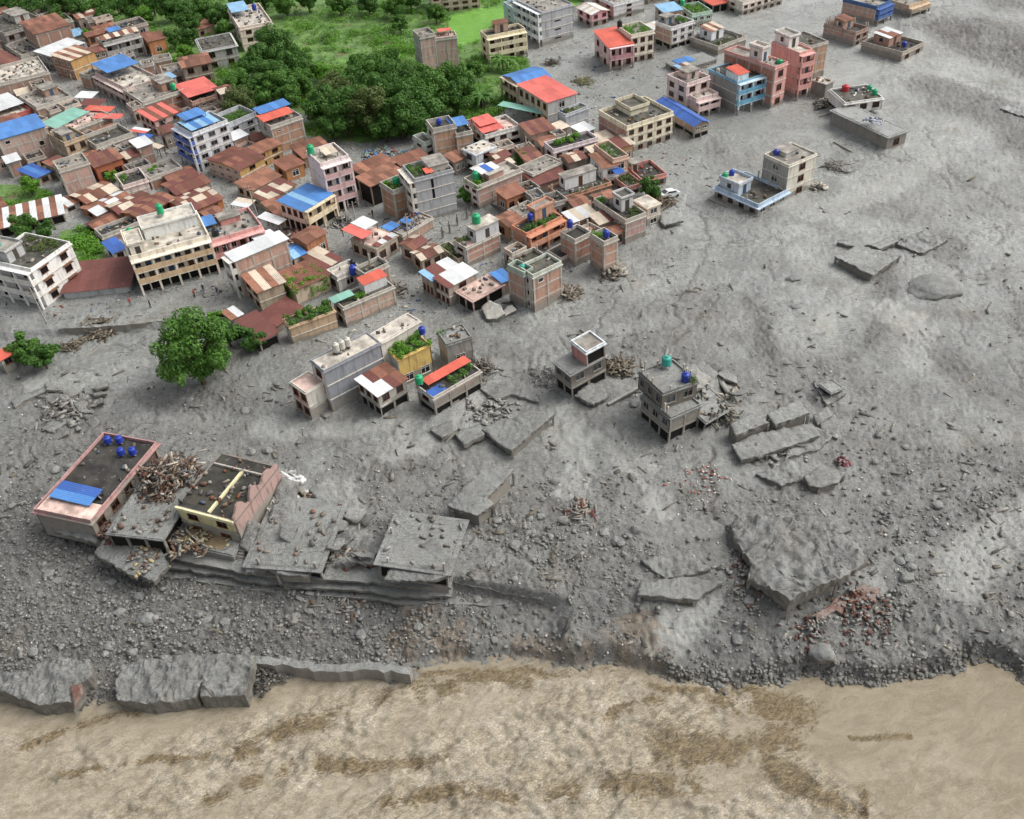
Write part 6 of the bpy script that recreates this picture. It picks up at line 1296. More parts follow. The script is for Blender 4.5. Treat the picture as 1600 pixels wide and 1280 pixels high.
slab('red brick fragment on the left concrete mass', [(265, 175), (310, 165), (318, 205), (280, 270)], [-1.7, -1.7, -2.0, -2.5], 1.0, mat=REDRUB, cell=.5, **S9)
slab('pale tipped concrete tank below the pink roof terrace house', [(760, 800), (820, 745), (905, 780), (945, 850), (880, 895), (800, 895)], [1.0, 2.0, 2.0, 1.4, .6, .5], .5, tile='l', mat=PALE, rough=.08)
slab('pale broken slab beside the tipped tank', [(915, 860), (960, 790), (1000, 780), (1040, 820), (900, 895)], [.6, 1.0, 1.0, .7, .4], .3, tile='l', mat=PALE, rough=.05)
slab('grey ramp slab tilted into the mud by the beige block', [(1255, 830), (1270, 750), (1370, 725), (1442, 825), (1290, 862)], [.9, 1.0, 1.0, .8, .7], .4, tile='i', rough=.06)
slab('flat muddy roof slab in the lane by the white canopy house', [(1030, 690), (1170, 640), (1300, 640), (1400, 690), (1300, 745), (1150, 740)], .5, .5, tile='h', rough=.05)
slab('broken floor plate with yellow edging on the river bank', [(360, 725), (440, 610), (560, 640), (620, 760), (560, 840)], [.4, .8, .9, .5, .2], .5, tile='q', rough=.1)
slab('black-holed broken floor corner at the bank', [(510, 790), (560, 660), (660, 650), (720, 780), (650, 862)], [.3, 1.2, 1.2, .5, -.3], .5, tile='q', rough=.1)
slab('sunken wall top crossing the upper left mud', [(70, 600), (130, 560), (330, 500), (340, 520), (170, 590), (100, 640)], .35, .6, tile='m', rough=.12, ground=True)
slab('angled concrete strip in the left debris field', [(260, 770), (300, 740), (460, 700), (460, 720), (330, 790)], .35, .5, tile='m', rough=.1, ground=True)
slab('flat gravel bar at the right edge', [(1562, 170), (1575, 162), (1640, 165), (1640, 195), (1600, 183)], .5, .5, tile='p', rough=.2)
slab('lone ledge slab on the centre bank', [(995, 940), (1000, 915), (1075, 905), (1130, 915), (1085, 948)], [1.1, .6, .4, .6, 1.1], .35, tile='p', rough=.2, ground=True, sup=1.2)

# collapsed floors around the ruins: big tilted plates
slab('tilted upper floor plate sliding off the shattered tank house', [(770, 300), (860, 270), (935, 330), (900, 400), (820, 410)], [5.0, 4.8, 3.2, 2.6, 4.4], .35, tile='o', rough=.1)
slab('second fallen floor plate beside the shattered tank house', [(850, 400), (930, 350), (960, 440), (940, 540), (860, 500)], [3.6, 2.8, 1.4, .8, 2.6], .35, tile='o', rough=.1)
slab('steep broken wall plate right of the shattered tank house', [(925, 330), (960, 310), (1000, 420), (1010, 500), (950, 470)], [2.6, 2.6, .9, .5, 1.0], .4, tile='o', rough=.12)
slab('low broken stair landing before the shattered tank house', [(540, 445), (620, 430), (690, 480), (650, 520), (560, 500)], [3.2, 3.4, 3.2, 3.0, 3.0], .3, tile='o', rough=.1)
slab('mud drape under the lower long slab', [(1240, 660), (1400, 610), (1520, 640), (1440, 720), (1290, 760)], .3, .6, tile='o', ground=True, rough=.3)
# the long collapsed mass on the river terrace
for lab, pts, zz in [('tilted grey floor panel beside the black roofs', [(1190, 600), (1220, 490), (1330, 470), (1320, 590), (1230, 630)], [1.6, 3.0, 3.0, 1.6, 1.2]), ('pale cracked wall panel leaning by the broken wall', [(1220, 430), (1260, 360), (1350, 380), (1330, 460), (1240, 470)], [2.4, 3.4, 3.2, 2.2, 2.2]),
                     ('dark upright wall stump at the end of the black roofs', [(1390, 420), (1440, 385), (1530, 420), (1530, 520), (1440, 470)], [2.8, 3.0, 2.0, 1.2, 2.0]), ('loose square plate among the terrace wreckage', [(1340, 600), (1370, 545), (1480, 600), (1400, 630)], [1.2, 1.8, 1.4, 1.0]),
                     ('muddy plate bridging the terrace edge', [(1085, 820), (1130, 700), (1250, 660), (1230, 790)], [.9, 1.5, 1.7, 1.0]), ('narrow plate wedged beside the stair flight', [(1060, 690), (1100, 560), (1160, 580), (1110, 720)], [1.4, 3.2, 3.0, 1.2]),
                     ('fallen roof edge below the pink flooded roof house', [(130, 560), (240, 590), (380, 640), (360, 670), (170, 620)], [.2, .3, .3, .0, .0]), ('muddy plate at the foot of the timber heap', [(430, 560), (520, 480), (610, 520), (600, 620), (480, 640)], [1.2, 2.0, 2.2, 1.4, .9])]:
    slab(lab, pts, zz, .35, tile='q', rough=.15)
for lab, pts in [('mud mound plate at the terrace centre', [(500, 850), (560, 830), (600, 860), (590, 905), (520, 900)]), ('mud mound plate right of the wide roof slab', [(700, 830), (760, 850), (850, 900), (850, 935), (710, 912)]), ('low mud plate behind the square tilted slab', [(430, 830), (500, 825), (520, 850), (450, 860)]),
                 ('buried roof plate above the biggest muddy block', [(1140, 825), (1220, 800), (1330, 830), (1300, 850), (1180, 850)]), ('half sunk plate left of the biggest muddy block', [(1000, 880), (1080, 870), (1110, 895), (1040, 910)]),
                 ('broken plate in the right mudflow near the rock mound', [(1395, 385), (1440, 365), (1480, 380), (1440, 400)]), ('buried roof edge below the twin collapsed floors', [(1180, 745), (1240, 725), (1290, 740), (1220, 765)]), ('sunken roof ridge in the far right mud', [(1270, 600), (1300, 590), (1320, 620), (1290, 640)])]:
    slab(lab, pts, .4, .7, tile='p', rough=.3, ground=True)
def jumble(label, group, poly, n, zlo, zhi, size, seed):
    rj = random.Random(seed); xs_, ys_ = [q[0] for q in poly], [q[1] for q in poly]; k = 0
    while k < n:
        x, y = rj.uniform(min(xs_), max(xs_)), rj.uniform(min(ys_), max(ys_))
        if not inpoly(np.array([x]), np.array([y]), poly)[0]: continue
        k += 1; an = rj.uniform(0, 6.28); z0_ = rj.uniform(zlo, zhi); pts, zz = [], []; m = rj.choice((4, 4, 5)); sl_ = rj.uniform(0, 6.28); tl = rj.uniform(.2, .9)
        for i in range(m):
            a_ = an+6.283*i/m+rj.uniform(-.25, .25); r_ = size*rj.uniform(.6, 1.15)
            pts.append((x+r_*math.cos(a_), y+r_*.62*math.sin(a_))); zz.append(z0_+tl*math.cos(a_-sl_))
        o = slab(label, pts, zz, rj.uniform(.2, .4), tile='p', rough=.1, ground=True, cell=.5); o['group'] = group
jumble('jumbled broken floor plate in the collapsed row on the river terrace', 'jumbled plates of the terrace row', [(390, 800), (440, 740), (520, 770), (600, 830), (700, 850), (700, 905), (560, 900), (400, 880)], 26, .4, 2.2, 20, 11)
jumble('jumbled broken floor plate beside the shattered tank house', 'jumbled plates by the shattered house', [(1095, 580), (1140, 590), (1160, 650), (1110, 680), (1085, 640)], 12, .5, 2.6, 17, 12)
jumble('jumbled broken plate among the twin collapsed floors', 'jumbled plates by the twin floors', [(1140, 690), (1290, 650), (1310, 690), (1200, 740)], 8, .2, .9, 16, 13)
jumble('jumbled plate between the pink house and the bank', 'jumbled plates by the pink house', [(150, 830), (250, 800), (260, 880), (190, 880)], 8, .2, 1.2, 14, 14)
jumble('broken plate in the left debris field', 'plates in the left debris field', [(40, 610), (150, 590), (190, 640), (100, 690), (50, 670)], 9, .05, .4, 17, 15)
def ledge(label, pts, z, depth, ht, mat, name='retaining_wall'):
    W = [P(a, b, z) for a, b in pts]; c = W[len(W)//2].copy(); V, F = [], []
    fine = []
    for a, b in zip(W[:-1], W[1:]):
        n = max(1, int((b-a).length/.7)); fine += [a.lerp(b, i/n) for i in range(n)]
    fine.append(W[-1])
    for i, p in enumerate(fine):
        d = (fine[min(i+1, len(fine)-1)]-fine[max(i-1, 0)]); d.z = 0; d.normalize(); inw = Vector((-d.y, d.x, 0)); jt = random.uniform(-.08, .08)+.25*round(mnoise.noise(p*.25)*2); q = p-c+inw*jt; dz = random.uniform(-.05, .05)
        V += [q+Vector((0, 0, dz)), q+inw*depth+Vector((0, 0, dz+.1)), q+inw*depth+Vector((0, 0, -ht)), q+Vector((0, 0, -ht))]
    for i in range(len(fine)-1):
        for k in range(4): F.append((4*i+k, 4*i+4+k, 4*i+4+(k+1) % 4, 4*i+(k+1) % 4))
    n = 4*(len(fine)-1); F += [(0, 1, 2, 3), (n+3, n+2, n+1, n)]
    me_ = mk(name, [tuple(v) for v in V], F, [mat, MUDM]); bm = bmesh.new(); bm.from_mesh(me_); bmesh.ops.recalc_face_normals(bm, faces=bm.faces); bm.normal_update()
    for f_ in bm.faces: f_.material_index = 1 if f_.normal.z > .5 else 0
    bm.to_mesh(me_); bm.free()
    tag(link(name, me_, None, c), label, 'wall', 'stepped walls of the river bank', 'thing')
ledge('upper concrete ledge under the pink flooded roof house', [(68, 806), (110, 822), (160, 842)], -.1, 2.4, .4, MUDSLAB); ledge('lower concrete ledge under the pink flooded roof house', [(85, 828), (120, 840), (165, 858)], -1.3, 3.2, .45, MUDSLAB)
ledge('top course of the long stepped river wall', [(240, 862), (300, 880), (380, 893), (470, 903), (600, 912), (705, 916)], .05, 2.0, .35, MUDSLAB); ledge('second course of the long stepped river wall', [(245, 882), (380, 908), (480, 920), (600, 928), (705, 932)], -1.0, 2.6, .35, MUDSLAB)
ledge('third course of the long stepped river wall', [(250, 898), (380, 921), (480, 933), (600, 940), (760, 946), (858, 943)], -2.0, 3.2, .4, MUDSLAB); ledge('mud-caked foot of the long stepped river wall', [(260, 915), (380, 936), (480, 946), (600, 951), (690, 953)], -2.9, 4.0, 1.6, wall('6f675a', .5))
ledge('low concrete quay wall at the water with red end', [(398, 1036), (460, 1044), (540, 1048), (640, 1053)], -2.3, .9, 2.6, wall('8a8175', .6), 'quay_wall')
ledge('eroded road edge wall along the main road', [(92, 514), (160, 511), (210, 506), (300, 500), (345, 491)], -.02, .6, 1.4, wall('6d6a62', .5), 'road_edge_wall')

def pile(label, px, py, rad, ht, n, cols, ln=(.3, 2.0), th=(.05, .16), z=None, name='debris_heap', flatn=.35, asp=1.0):
    rad *= 1.1; ht *= 1.1
    c = G(px, py) if z is None else P(px, py, z); rg_ = np.random.default_rng(int(px*7+py)); Vs, Fs, mi = [], [], []
    for k in range(n):
        a = rg_.uniform(0, 6.283); rr = rad*math.sqrt(rg_.uniform())*(.75+.45*math.sin(2*a+px)*math.sin(3*a+py)+.35*rg_.uniform()**3); x, y = rr*math.cos(a), rr*math.sin(a)*asp; zz = ht*max(0, 1-(rr/rad)**1.5)*rg_.uniform(.2, 1)+.03
        L_ = rg_.uniform(*ln); t1 = rg_.uniform(*th); q = BOXV*np.array([L_, t1*rg_.uniform(1, 2.5), t1]); yaw, pit = rg_.uniform(0, 3.14), rg_.normal()*flatn
        M3 = np.array(Matrix.Rotation(yaw, 3, 'Z') @ Matrix.Rotation(pit, 3, 'Y')); q = q @ M3.T+np.array([x, y, zz])
        if z is None and rr > .3: q[:, 2] += hz(c.x+x, c.y+y)-c.z
        Vs.append(q); Fs.append(BOXF+8*k); mi += [rg_.integers(len(cols))]*6
    tag(link(name, mk_np(name, np.concatenate(Vs), np.concatenate(Fs), [flat(q, .85, .3) if q not in GD2 else MUDSLAB for q in cols], matidx=mi), None, c), label, 'debris', None, 'stuff')
GD2 = ('8a857a', '777167', '7a7770', '8f8c84', '7d7a74', '928f88')
WD = ('5f4c3e', '7a6552', '463a31', '857c70', '6b4a3c', '5b5a58'); GD = ('7d7a74', '928f88', '625f59', '87806f'); BR = ('6f4a3c', '7d5848', '5d463c', '857c72')
pile('big heap of broken timber between the pink house and black roofs', 263, 752, 4.3, 2.6, 420, WD+('b5aca0',), (.3, 2.2), z=2.6); pile('second layer of timber spilling from the heap', 250, 775, 3.2, 1.8, 200, WD, (.3, 1.8), z=2.2)
pile('red brick rubble beside the pink flooded roof house', 185, 832, 2.8, 1.0, 260, BR, (.15, .6), (.1, .25), z=.3); pile('yellow and brown fragments on the broken floor corner', 228, 870, 2.4, .8, 90, ('b5a67a', '6b4a3c', '5d4a3c', '7d7a74', '8a857a'), (.3, 1.2), (.1, .25), z=.3)
pile('grey planks and panels piled right of the black roofs', 455, 790, 4.2, 1.6, 170, GD+('b5b5b2', '8f5f52'), (.5, 2.6), (.08, .3)); pile('white and grey panel wreckage against the broken wall', 440, 760, 2.4, 1.5, 60, ('d2d3d2', 'a9a8a4', '8d8a84'), (.8, 2.4), (.1, .4))
pile('branches and boards washed against the half-sunk brick tower', 884, 462, 2.6, 1.2, 110, ('7d7468', '958c7e', '655c50'), (.6, 2.6)); pile('dark rubble filling the yard behind the orange garden house', 775, 358, 3.6, 1.4, 200, ('5a5550', '77726a', '8c867c', '6b5a4c'), (.2, 1.3), (.1, .3))
pile('roots and branches of the toppled tree', 1028, 318, 2.8, 1.0, 140, ('5d5142', '756a58', '4a4236'), (.8, 3.2), (.04, .12)); pile('driftwood heap below the main road', 160, 522, 2.6, .9, 90, ('6e6556', '8a8070', '544b40'), (.8, 3.0), (.06, .18)); pile('smaller driftwood heap left of the larger one', 112, 542, 1.9, .6, 60, ('6e6556', '7a7264', '544b40'), (.5, 2.0), (.05, .15))
pile('wreckage right of the undermined blue corner house', 752, 578, 2.4, 1.6, 110, ('6d6960', '87837a', '554f47'), (.5, 2.4)); pile('broken branches beside the wrecked red cabin house', 962, 578, 2.4, 1.4, 110, ('6d665a', '857c6c', '575045'), (.6, 2.8)); pile('tangled twigs left of the wrecked red cabin house', 858, 590, 2.6, .6, 150, ('80807c', '6f6d68', '93928d'), (.4, 1.8), (.03, .07))
pile('collapsed floors and panels right of the shattered tank house', 1118, 618, 3.6, 2.2, 80, ('8a857a', '777167', '9b968a'), (1.0, 3.6), (.15, .45)); pile('posts and boards under the shattered house wreck', 1130, 650, 2.8, 1.6, 90, ('7d776b', '8f897c', '655f55'), (.8, 2.6))
pile('red and brown scraps in mud at centre', 905, 800, 2.4, .5, 60, ('7a4a40', '7d7a74', '8f8578'), (.4, 2.0)); pile('red cloth and wood on the small muddy block', 1312, 722, .8, .7, 40, ('8a3a44', '6d4a4a', '7d7a74'), (.3, .9)); pile('red brick scraps on the terrace near the sunken strip', 543, 893, 1.1, .8, 60, ('8c4a3c', 'c49a90', '7d7a74'), (.2, .9), (.1, .25))
pile('street wreckage before the bright blue corner roof', 462, 372, 3.2, .9, 150, ('6d665e', 'a39d96', 'b57a70', '4f4a44'), (.3, 1.6), (.08, .3)); pile('scooters and scrap under the pale pink house', 535, 348, 2.2, .9, 80, ('5a5854', '8f8d88', '77706a'), (.3, 1.4), (.06, .25)); pile('roadside scrap left of the square', 615, 455, 2.6, .6, 90, ('5d5850', '7d776d', '8f897e'), (.4, 2.2))
pile('tangled wreck under the corner garden brick tower', 958, 428, 2.0, 1.2, 80, ('8a8377', '9b958a', '665f55'), (.5, 2.0), (.1, .3)); pile('mangled blue and grey sheets beside the double orange roof house', 820, 208, 2.2, 1.2, 60, ('5f86b0', '8d9096', '625d55'), (.5, 2.0)); pile('rubble beside the grey and blue lone house', 1277, 295, 1.6, 1.0, 80, ('a39d92', '7d776d', 'c2bcb0'), (.2, 1.0), (.1, .3))
pile('red brick rubble spilling below the biggest muddy block', 1345, 950, 3.4, .6, 170, ('6d4a40', '7a5a50', '7d7a74', '5d4a42', '928f88'), (.15, .7), (.08, .2)); pile('red brick scraps nearer the river below the biggest muddy block', 1265, 985, 2.2, .4, 80, ('6d4a40', '7d7a74', '928f88'), (.15, .6), (.08, .2))
pile('scattered red and white litter in the mud at centre', 1095, 745, 3.5, .15, 90, ('b5aca0', '9c5a50', 'd2cdc2'), (.12, .45), (.05, .12)); pile('debris line along the sunken left wall', 110, 640, 4.2, .5, 120, ('7a7770', '8f8c84', '65625b'), (.5, 2.6), (.08, .3))
pile('dark gravel spill at the quay wall', 410, 1058, 1.9, .9, 200, ('3f3d38', '5d5a54', '77746c'), (.1, .4), (.08, .2), z=-3.6); pile('crushed scrap behind the ruined white roof hut', 1290, 165, 2.6, 1.4, 120, ('8a867e', '6d6961', '9d998f'), (.3, 1.6), (.1, .3)); pile('clothes and white scrap on the stranded deck', 1365, 190, 1.8, .4, 60, ('d5d6da', '9da6bd', '4a4a4c'), (.2, .9), (.06, .15), z=4.1)
pile('uprooted branches left on the deserted upper mud', 912, 128, 2.6, .5, 110, ('7d8058', '8f8f66', '6a6650'), (.5, 2.2), (.04, .1)); pile('long branches in the upper mud beside the tall grey block', 862, 100, 2.2, .5, 60, ('5a5348', '6f685c', '474138'), (.6, 2.4), (.05, .12)); pile('market clutter behind the pale pink house', 592, 246, 4.2, .8, 200, ('8f7f78', '5f86b0', '6f9c8c', 'b0a89e', '7d4f48'), (.3, 1.4), (.1, .3))
pile('wire and wood scraps along the upper right mud', 1305, 262, 2.6, .2, 40, ('77726a', '5d5850'), (1.0, 4.0), (.06, .12))
pile('rubble and boards strewn over the river terrace', 470, 860, 5.0, .7, 200, ('8a857a', '777167', '6b5342', '928f88', 'a39d92'), (.3, 1.8), (.08, .3)); pile('timber and roofing scraps under the broken black roofs', 300, 845, 3.6, .9, 120, ('6b5342', '77685a', '777167', '928f88', 'a39a80'), (.3, 1.6), (.07, .2), z=1.2)
pile('mud-caked scrap along the lower ledges', 560, 922, 4.2, .5, 120, ('8a857a', '777167', '7d7a74', '6b5342'), (.3, 1.6), (.06, .2)); pile('broken roofing on the pink flooded roof house side', 215, 800, 2.4, 1.0, 110, ('7d4f3c', '8f8578', '6b5342', 'b5aca0'), (.3, 1.5), (.07, .22), z=1.0)
pile('masonry lumps around the twin collapsed floors', 1215, 690, 4.6, .5, 140, ('8a857a', '777167', '7d7a74', '928f88'), (.2, 1.2), (.1, .35)); pile('masonry lumps around the biggest muddy block', 1180, 900, 3.6, .5, 120, ('8a857a', '777167', '7d7a74', '6b5348'), (.15, .8), (.08, .25)); pile('lumps of masonry among the row of muddy slabs', 770, 640, 4.0, .4, 120, ('8a857a', '777167', '7d7a74', '928f88'), (.2, 1.2), (.08, .3))
def beam(label, p0, p1, z0, z1, wd, mat, name='fallen_beam'):
    a, b = P(*p0, z0), P(*p1, z1); d = b-a; o = link(name, cube(mat), None, (a+b)/2, 0, (d.length, wd, wd)); o.rotation_euler = d.to_track_quat('X', 'Z').to_euler(); tag(o, label, 'beam', 'fallen beams', 'thing')
beam('long fallen beam between the two ruined houses', (950, 633), (1000, 605), .5, 1.0, .45, MUDSLAB); beam('pale pole lying before the white stranded bungalow', (1280, 182), (1312, 172), .3, .4, .22, RAWC); beam('straight timber lying in the left mud', (140, 575), (195, 571), -1.0, -1.0, .3, CONCD)
beam('long pipe lying on the left mud slope', (100, 582), (155, 545), -1.0, -1.0, .3, CONCD); beam('dark plank floating beside the stranded bungalow', (1303, 222), (1332, 238), .1, .1, .35, CONCD); beam('stray post standing out below the middle slab', (690, 690), (708, 676), .2, .8, .2, CONCD); beam('stray post leaning on the row of slabs', (697, 692), (712, 675), .1, .9, .25, CONCD)
# row of posts left in the flooded street
for k, (x, y) in enumerate([(692, 372), (703, 364), (715, 352), (730, 342), (737, 336)]):
    g_ = G(x, y); e_ = empty('concrete_post', g_, 'dark concrete post in the row standing in the flooded street', 'post', 'posts in the flooded street'); link('shaft', cube(CONCD), e_, (0, 0, .7), .3, (.3, .3, 2.0)); link('cap', cube(REBAR), e_, (0, 0, 1.95), .3, (.12, .12, .6))
# red roofed hut at the left edge
H('small hut with vivid red roof at the left edge of the mud', 'red roofed hut', 'hut', 'hut').b('m', (-30, 300), (0, 330), (70, 285), 390, 1, 'p', 'p', 'b5b0a4', nl=1, nr=1, roof='shed', sh='redo', rise=.2)
# ------------------------------------------------------------------ stones
def rock_mesh(name, seed, mat, sub=2, rough=.25):
    bm = bmesh.new(); bmesh.ops.create_icosphere(bm, subdivisions=sub, radius=1.0); o_ = Vector((seed*3.1, seed*1.7, 0))
    for v in bm.verts: v.co *= 1+rough*(mnoise.noise(v.co*1.3+o_)*1.3+.5*mnoise.noise(v.co*3+o_)); v.co.z *= .68
    me_ = bpy.data.meshes.new(name); bm.to_mesh(me_); bm.free(); me_.materials.append(mat); me_.polygons.foreach_set('use_smooth', [sub > 2]*len(me_.polygons)); return me_
ROCKM = slabmat('stone', '6a6b68', '8c8d89', .4); LROCK = slabmat('pale_stone', 'a9a69e', 'cfccc4', .2)
protos = [rock_mesh('boulder', k, ROCKM) for k in range(6)]
rr = np.random.default_rng(8)
cand = np.argwhere((gr > .5) & (Vv > 560) & (U > 0) & (U < 1590) & (db > 1)); sel = cand[rr.choice(len(cand), 130, replace=False)]
for i, j in sel:
    o = link('boulder', protos[rr.integers(6)], None, (GX[i, j], GY[i, j], Z[i, j]+.05)); s_ = float(rr.uniform(.3, .75)); o.scale = (s_*rr.uniform(.8, 1.3), s_, s_*rr.uniform(.7, 1.1)); o.rotation_euler = (0, 0, rr.uniform(0, 6)); tag(o, 'mud-grey boulder lying among the gravel of the flood bank', 'boulder', 'boulders on the flood bank')
def big_rock(px, py, sx, sy, sz, label, mat, seed, rz=0):
    p = G(px, py); o = link('boulder', rock_mesh('boulder', seed, mat, 4, .18), None, (p.x, p.y, p.z+sz*.12)); o.scale = (sx, sy, sz); o.rotation_euler = (0, 0, rz); tag(o, label, 'boulder')
big_rock(1462, 452, 4.3, 3.2, 1.9, 'huge smooth rock mound in the right mudflow', ROCKM, 21, .1); big_rock(1284, 1022, 1.5, 1.2, 1.4, 'largest rounded boulder at the river edge below the big block', ROCKM, 22); big_rock(230, 970, 1.1, .9, .9, 'rounded boulder on the left gravel bank', ROCKM, 23); big_rock(1240, 436, 1.3, .8, .6, 'dark stone lump in the mud right of centre', ROCKM, 24); big_rock(1243, 480, .9, .7, .5, 'smaller dark stone lump below the first', ROCKM, 25); big_rock(1126, 538, .55, .5, .5, 'single round stone in smooth mud above the shattered house', ROCKM, 26)
# gravel nobody could count
ico = bmesh.new(); bmesh.ops.create_icosphere(ico, subdivisions=1, radius=1.0); IV = np.array([v.co[:] for v in ico.verts]); IF = np.array([[v.index for v in f.verts] for f in ico.faces]); ico.free()
def gravel(name, label, wgt, n, smin, smax, mat, dz=.0):
    w_ = wgt.ravel(); w_ = w_/w_.sum(); k = rr.choice(w_.size, n, p=w_); x, y, z = GX.ravel()[k]+rr.uniform(-.15, .15, n), GY.ravel()[k]+rr.uniform(-.15, .15, n), Z.ravel()[k]
    s_ = smin+(smax-smin)*rr.uniform(0, 1, n)**3; Vs = IV[None]*(s_[:, None, None]*rr.uniform(.6, 1.3, (n, 1, 3)))*(1+rr.uniform(-.22, .22, (n, len(IV), 1))); Vs[..., 2] *= .75
    Vs = Vs+np.stack([x, y, z+s_*.25+dz], -1)[:, None, :]; Fs = IF[None]+(np.arange(n)*len(IV))[:, None, None]
    tag(link(name, mk_np(name, Vs.reshape(-1, 3), Fs.reshape(-1, 3), mat)), label, 'gravel', None, 'stuff')
vis = (U > -40) & (U < 1640) & (Vv < 1080)
gravel('gravel', 'loose grey gravel strewn over the bank and rough mud', np.where(vis & (gr > .35) & (db > .2), gr**2.6*sst(Vv, 560, 850)+.03*gr, 0), 15000, .06, .30, ROCKM)
gravel('shore_stones', 'dark wet stones lining the water edge', np.where(vis & (db > -.6) & (db < 1.1), sst(U, 980, 1060)+.15+.5*(U < 420), 0), 2600, .06, .38, slabmat('wet_stone', '54534f', '85847e', .5))
gravel('pale_pebbles', 'pale pebbles and litter dotting the grey mud', np.where(vis & (open_ > .5) & (db > .3), gr+.12, 0)*sst(Vv, 300, 800), 1500, .06, .2, LROCK)

# ------------------------------------------------------------------ people on the main road
def body_mesh():
    J = dict(pel=(0, 0, .95), wst=(0, 0, 1.08), chs=(0, 0, 1.32), nck=(0, .0, 1.48), hd0=(0, -.01, 1.56), hd1=(0, -.01, 1.70), hipl=(-.10, 0, .90), knel=(-.11, -.05, .50), ankl=(-.11, .03, .09), toel=(-.12, -.13, .04), hipr=(.10, 0, .90), kner=(.12, .03, .50), ankr=(.12, .12, .10), toer=(.12, -.03, .04),
             shl=(-.19, 0, 1.42), ell=(-.25, .03, 1.14), wrl=(-.24, -.08, .92), hnl=(-.24, -.11, .82), shr=(.19, 0, 1.42), elr=(.25, .04, 1.14), wrr=(.25, -.04, .92), hnr=(.25, -.07, .82))
    E_ = [('pel', 'wst'), ('wst', 'chs'), ('chs', 'nck'), ('nck', 'hd0'), ('hd0', 'hd1')]+[(a+s_, b+s_) for s_ in 'lr' for a, b in (('hip', 'kne'), ('kne', 'ank'), ('ank', 'toe'), ('sh', 'el'), ('el', 'wr'), ('wr', 'hn'))]+[('pel', 'hipl'), ('pel', 'hipr'), ('chs', 'shl'), ('chs', 'shr')]
    rad = dict(pel=.14, wst=.125, chs=.15, nck=.055, hd0=.085, hd1=.095, hip=.085, kne=.062, ank=.045, toe=.04, sh=.06, el=.045, wr=.032, hn=.035)
    ks = list(J); me_ = bpy.data.meshes.new('body'); me_.from_pydata([J[k] for k in ks], [(ks.index(a), ks.index(b)) for a, b in E_], []); o = bpy.data.objects.new('body_tmp', me_); COL.objects.link(o)
    o.modifiers.new('skin', 'SKIN')
    for k, sv in zip(ks, me_.skin_vertices[0].data):
        r_ = rad.get(k) or rad[k[:-1]]; sv.radius = (r_, r_*.85); sv.use_root = (k == 'pel')
    sd = o.modifiers.new('sub', 'SUBSURF'); sd.levels = 1
    dg = bpy.context.evaluated_depsgraph_get(); out = bpy.data.meshes.new_from_object(o.evaluated_get(dg)); bpy.data.objects.remove(o)
    out.materials.clear()
    for _ in range(4): out.materials.append(DARK)
    for p_ in out.polygons:
        z = p_.center.z; x = abs(p_.center.x)
        p_.material_index = 3 if z > 1.66 or (z > 1.55 and p_.center.y > .05) else 2 if z > 1.46 or (x > .21 and z < 1.2) else 1 if z > .93 else 0
        p_.use_smooth = True
    return out
BM = body_mesh(); SKIN = flat('8a5f48', .6, .1); HAIR = flat('14110f', .6, .1)
for px, py, shirt, pants, rz, lab in [(205, 478, 'b0403c', '2f3440', .4, 'person in red top walking past the maroon warehouse'), (236, 481, '1f2430', '23252c', 2.2, 'person in dark clothes standing on the main road'), (305, 465, 'a8453c', '3a2f2c', 1.2, 'person in red-brown top below the pink balcony house'),
                                      (319, 457, '2c3a55', '20242c', 3.0, 'person in navy clothes beside the one in red-brown'), (341, 461, '3f6078', '23262e', .2, 'person in blue-grey top, rightmost on the main road'), (583, 340, '5d3f38', '2a2826', 1.0, 'person in brown standing by the market shed')]:
    p = G(px, py); e_ = empty('person', p, lab, 'person', 'people on the street'); e_.rotation_euler = (0, 0, rz); o = link('body', BM, e_)
    for k, m_ in enumerate((flat(pants, .8), flat(shirt, .8), SKIN, HAIR)): o.material_slots[k].link = 'OBJECT'; o.material_slots[k].material = m_
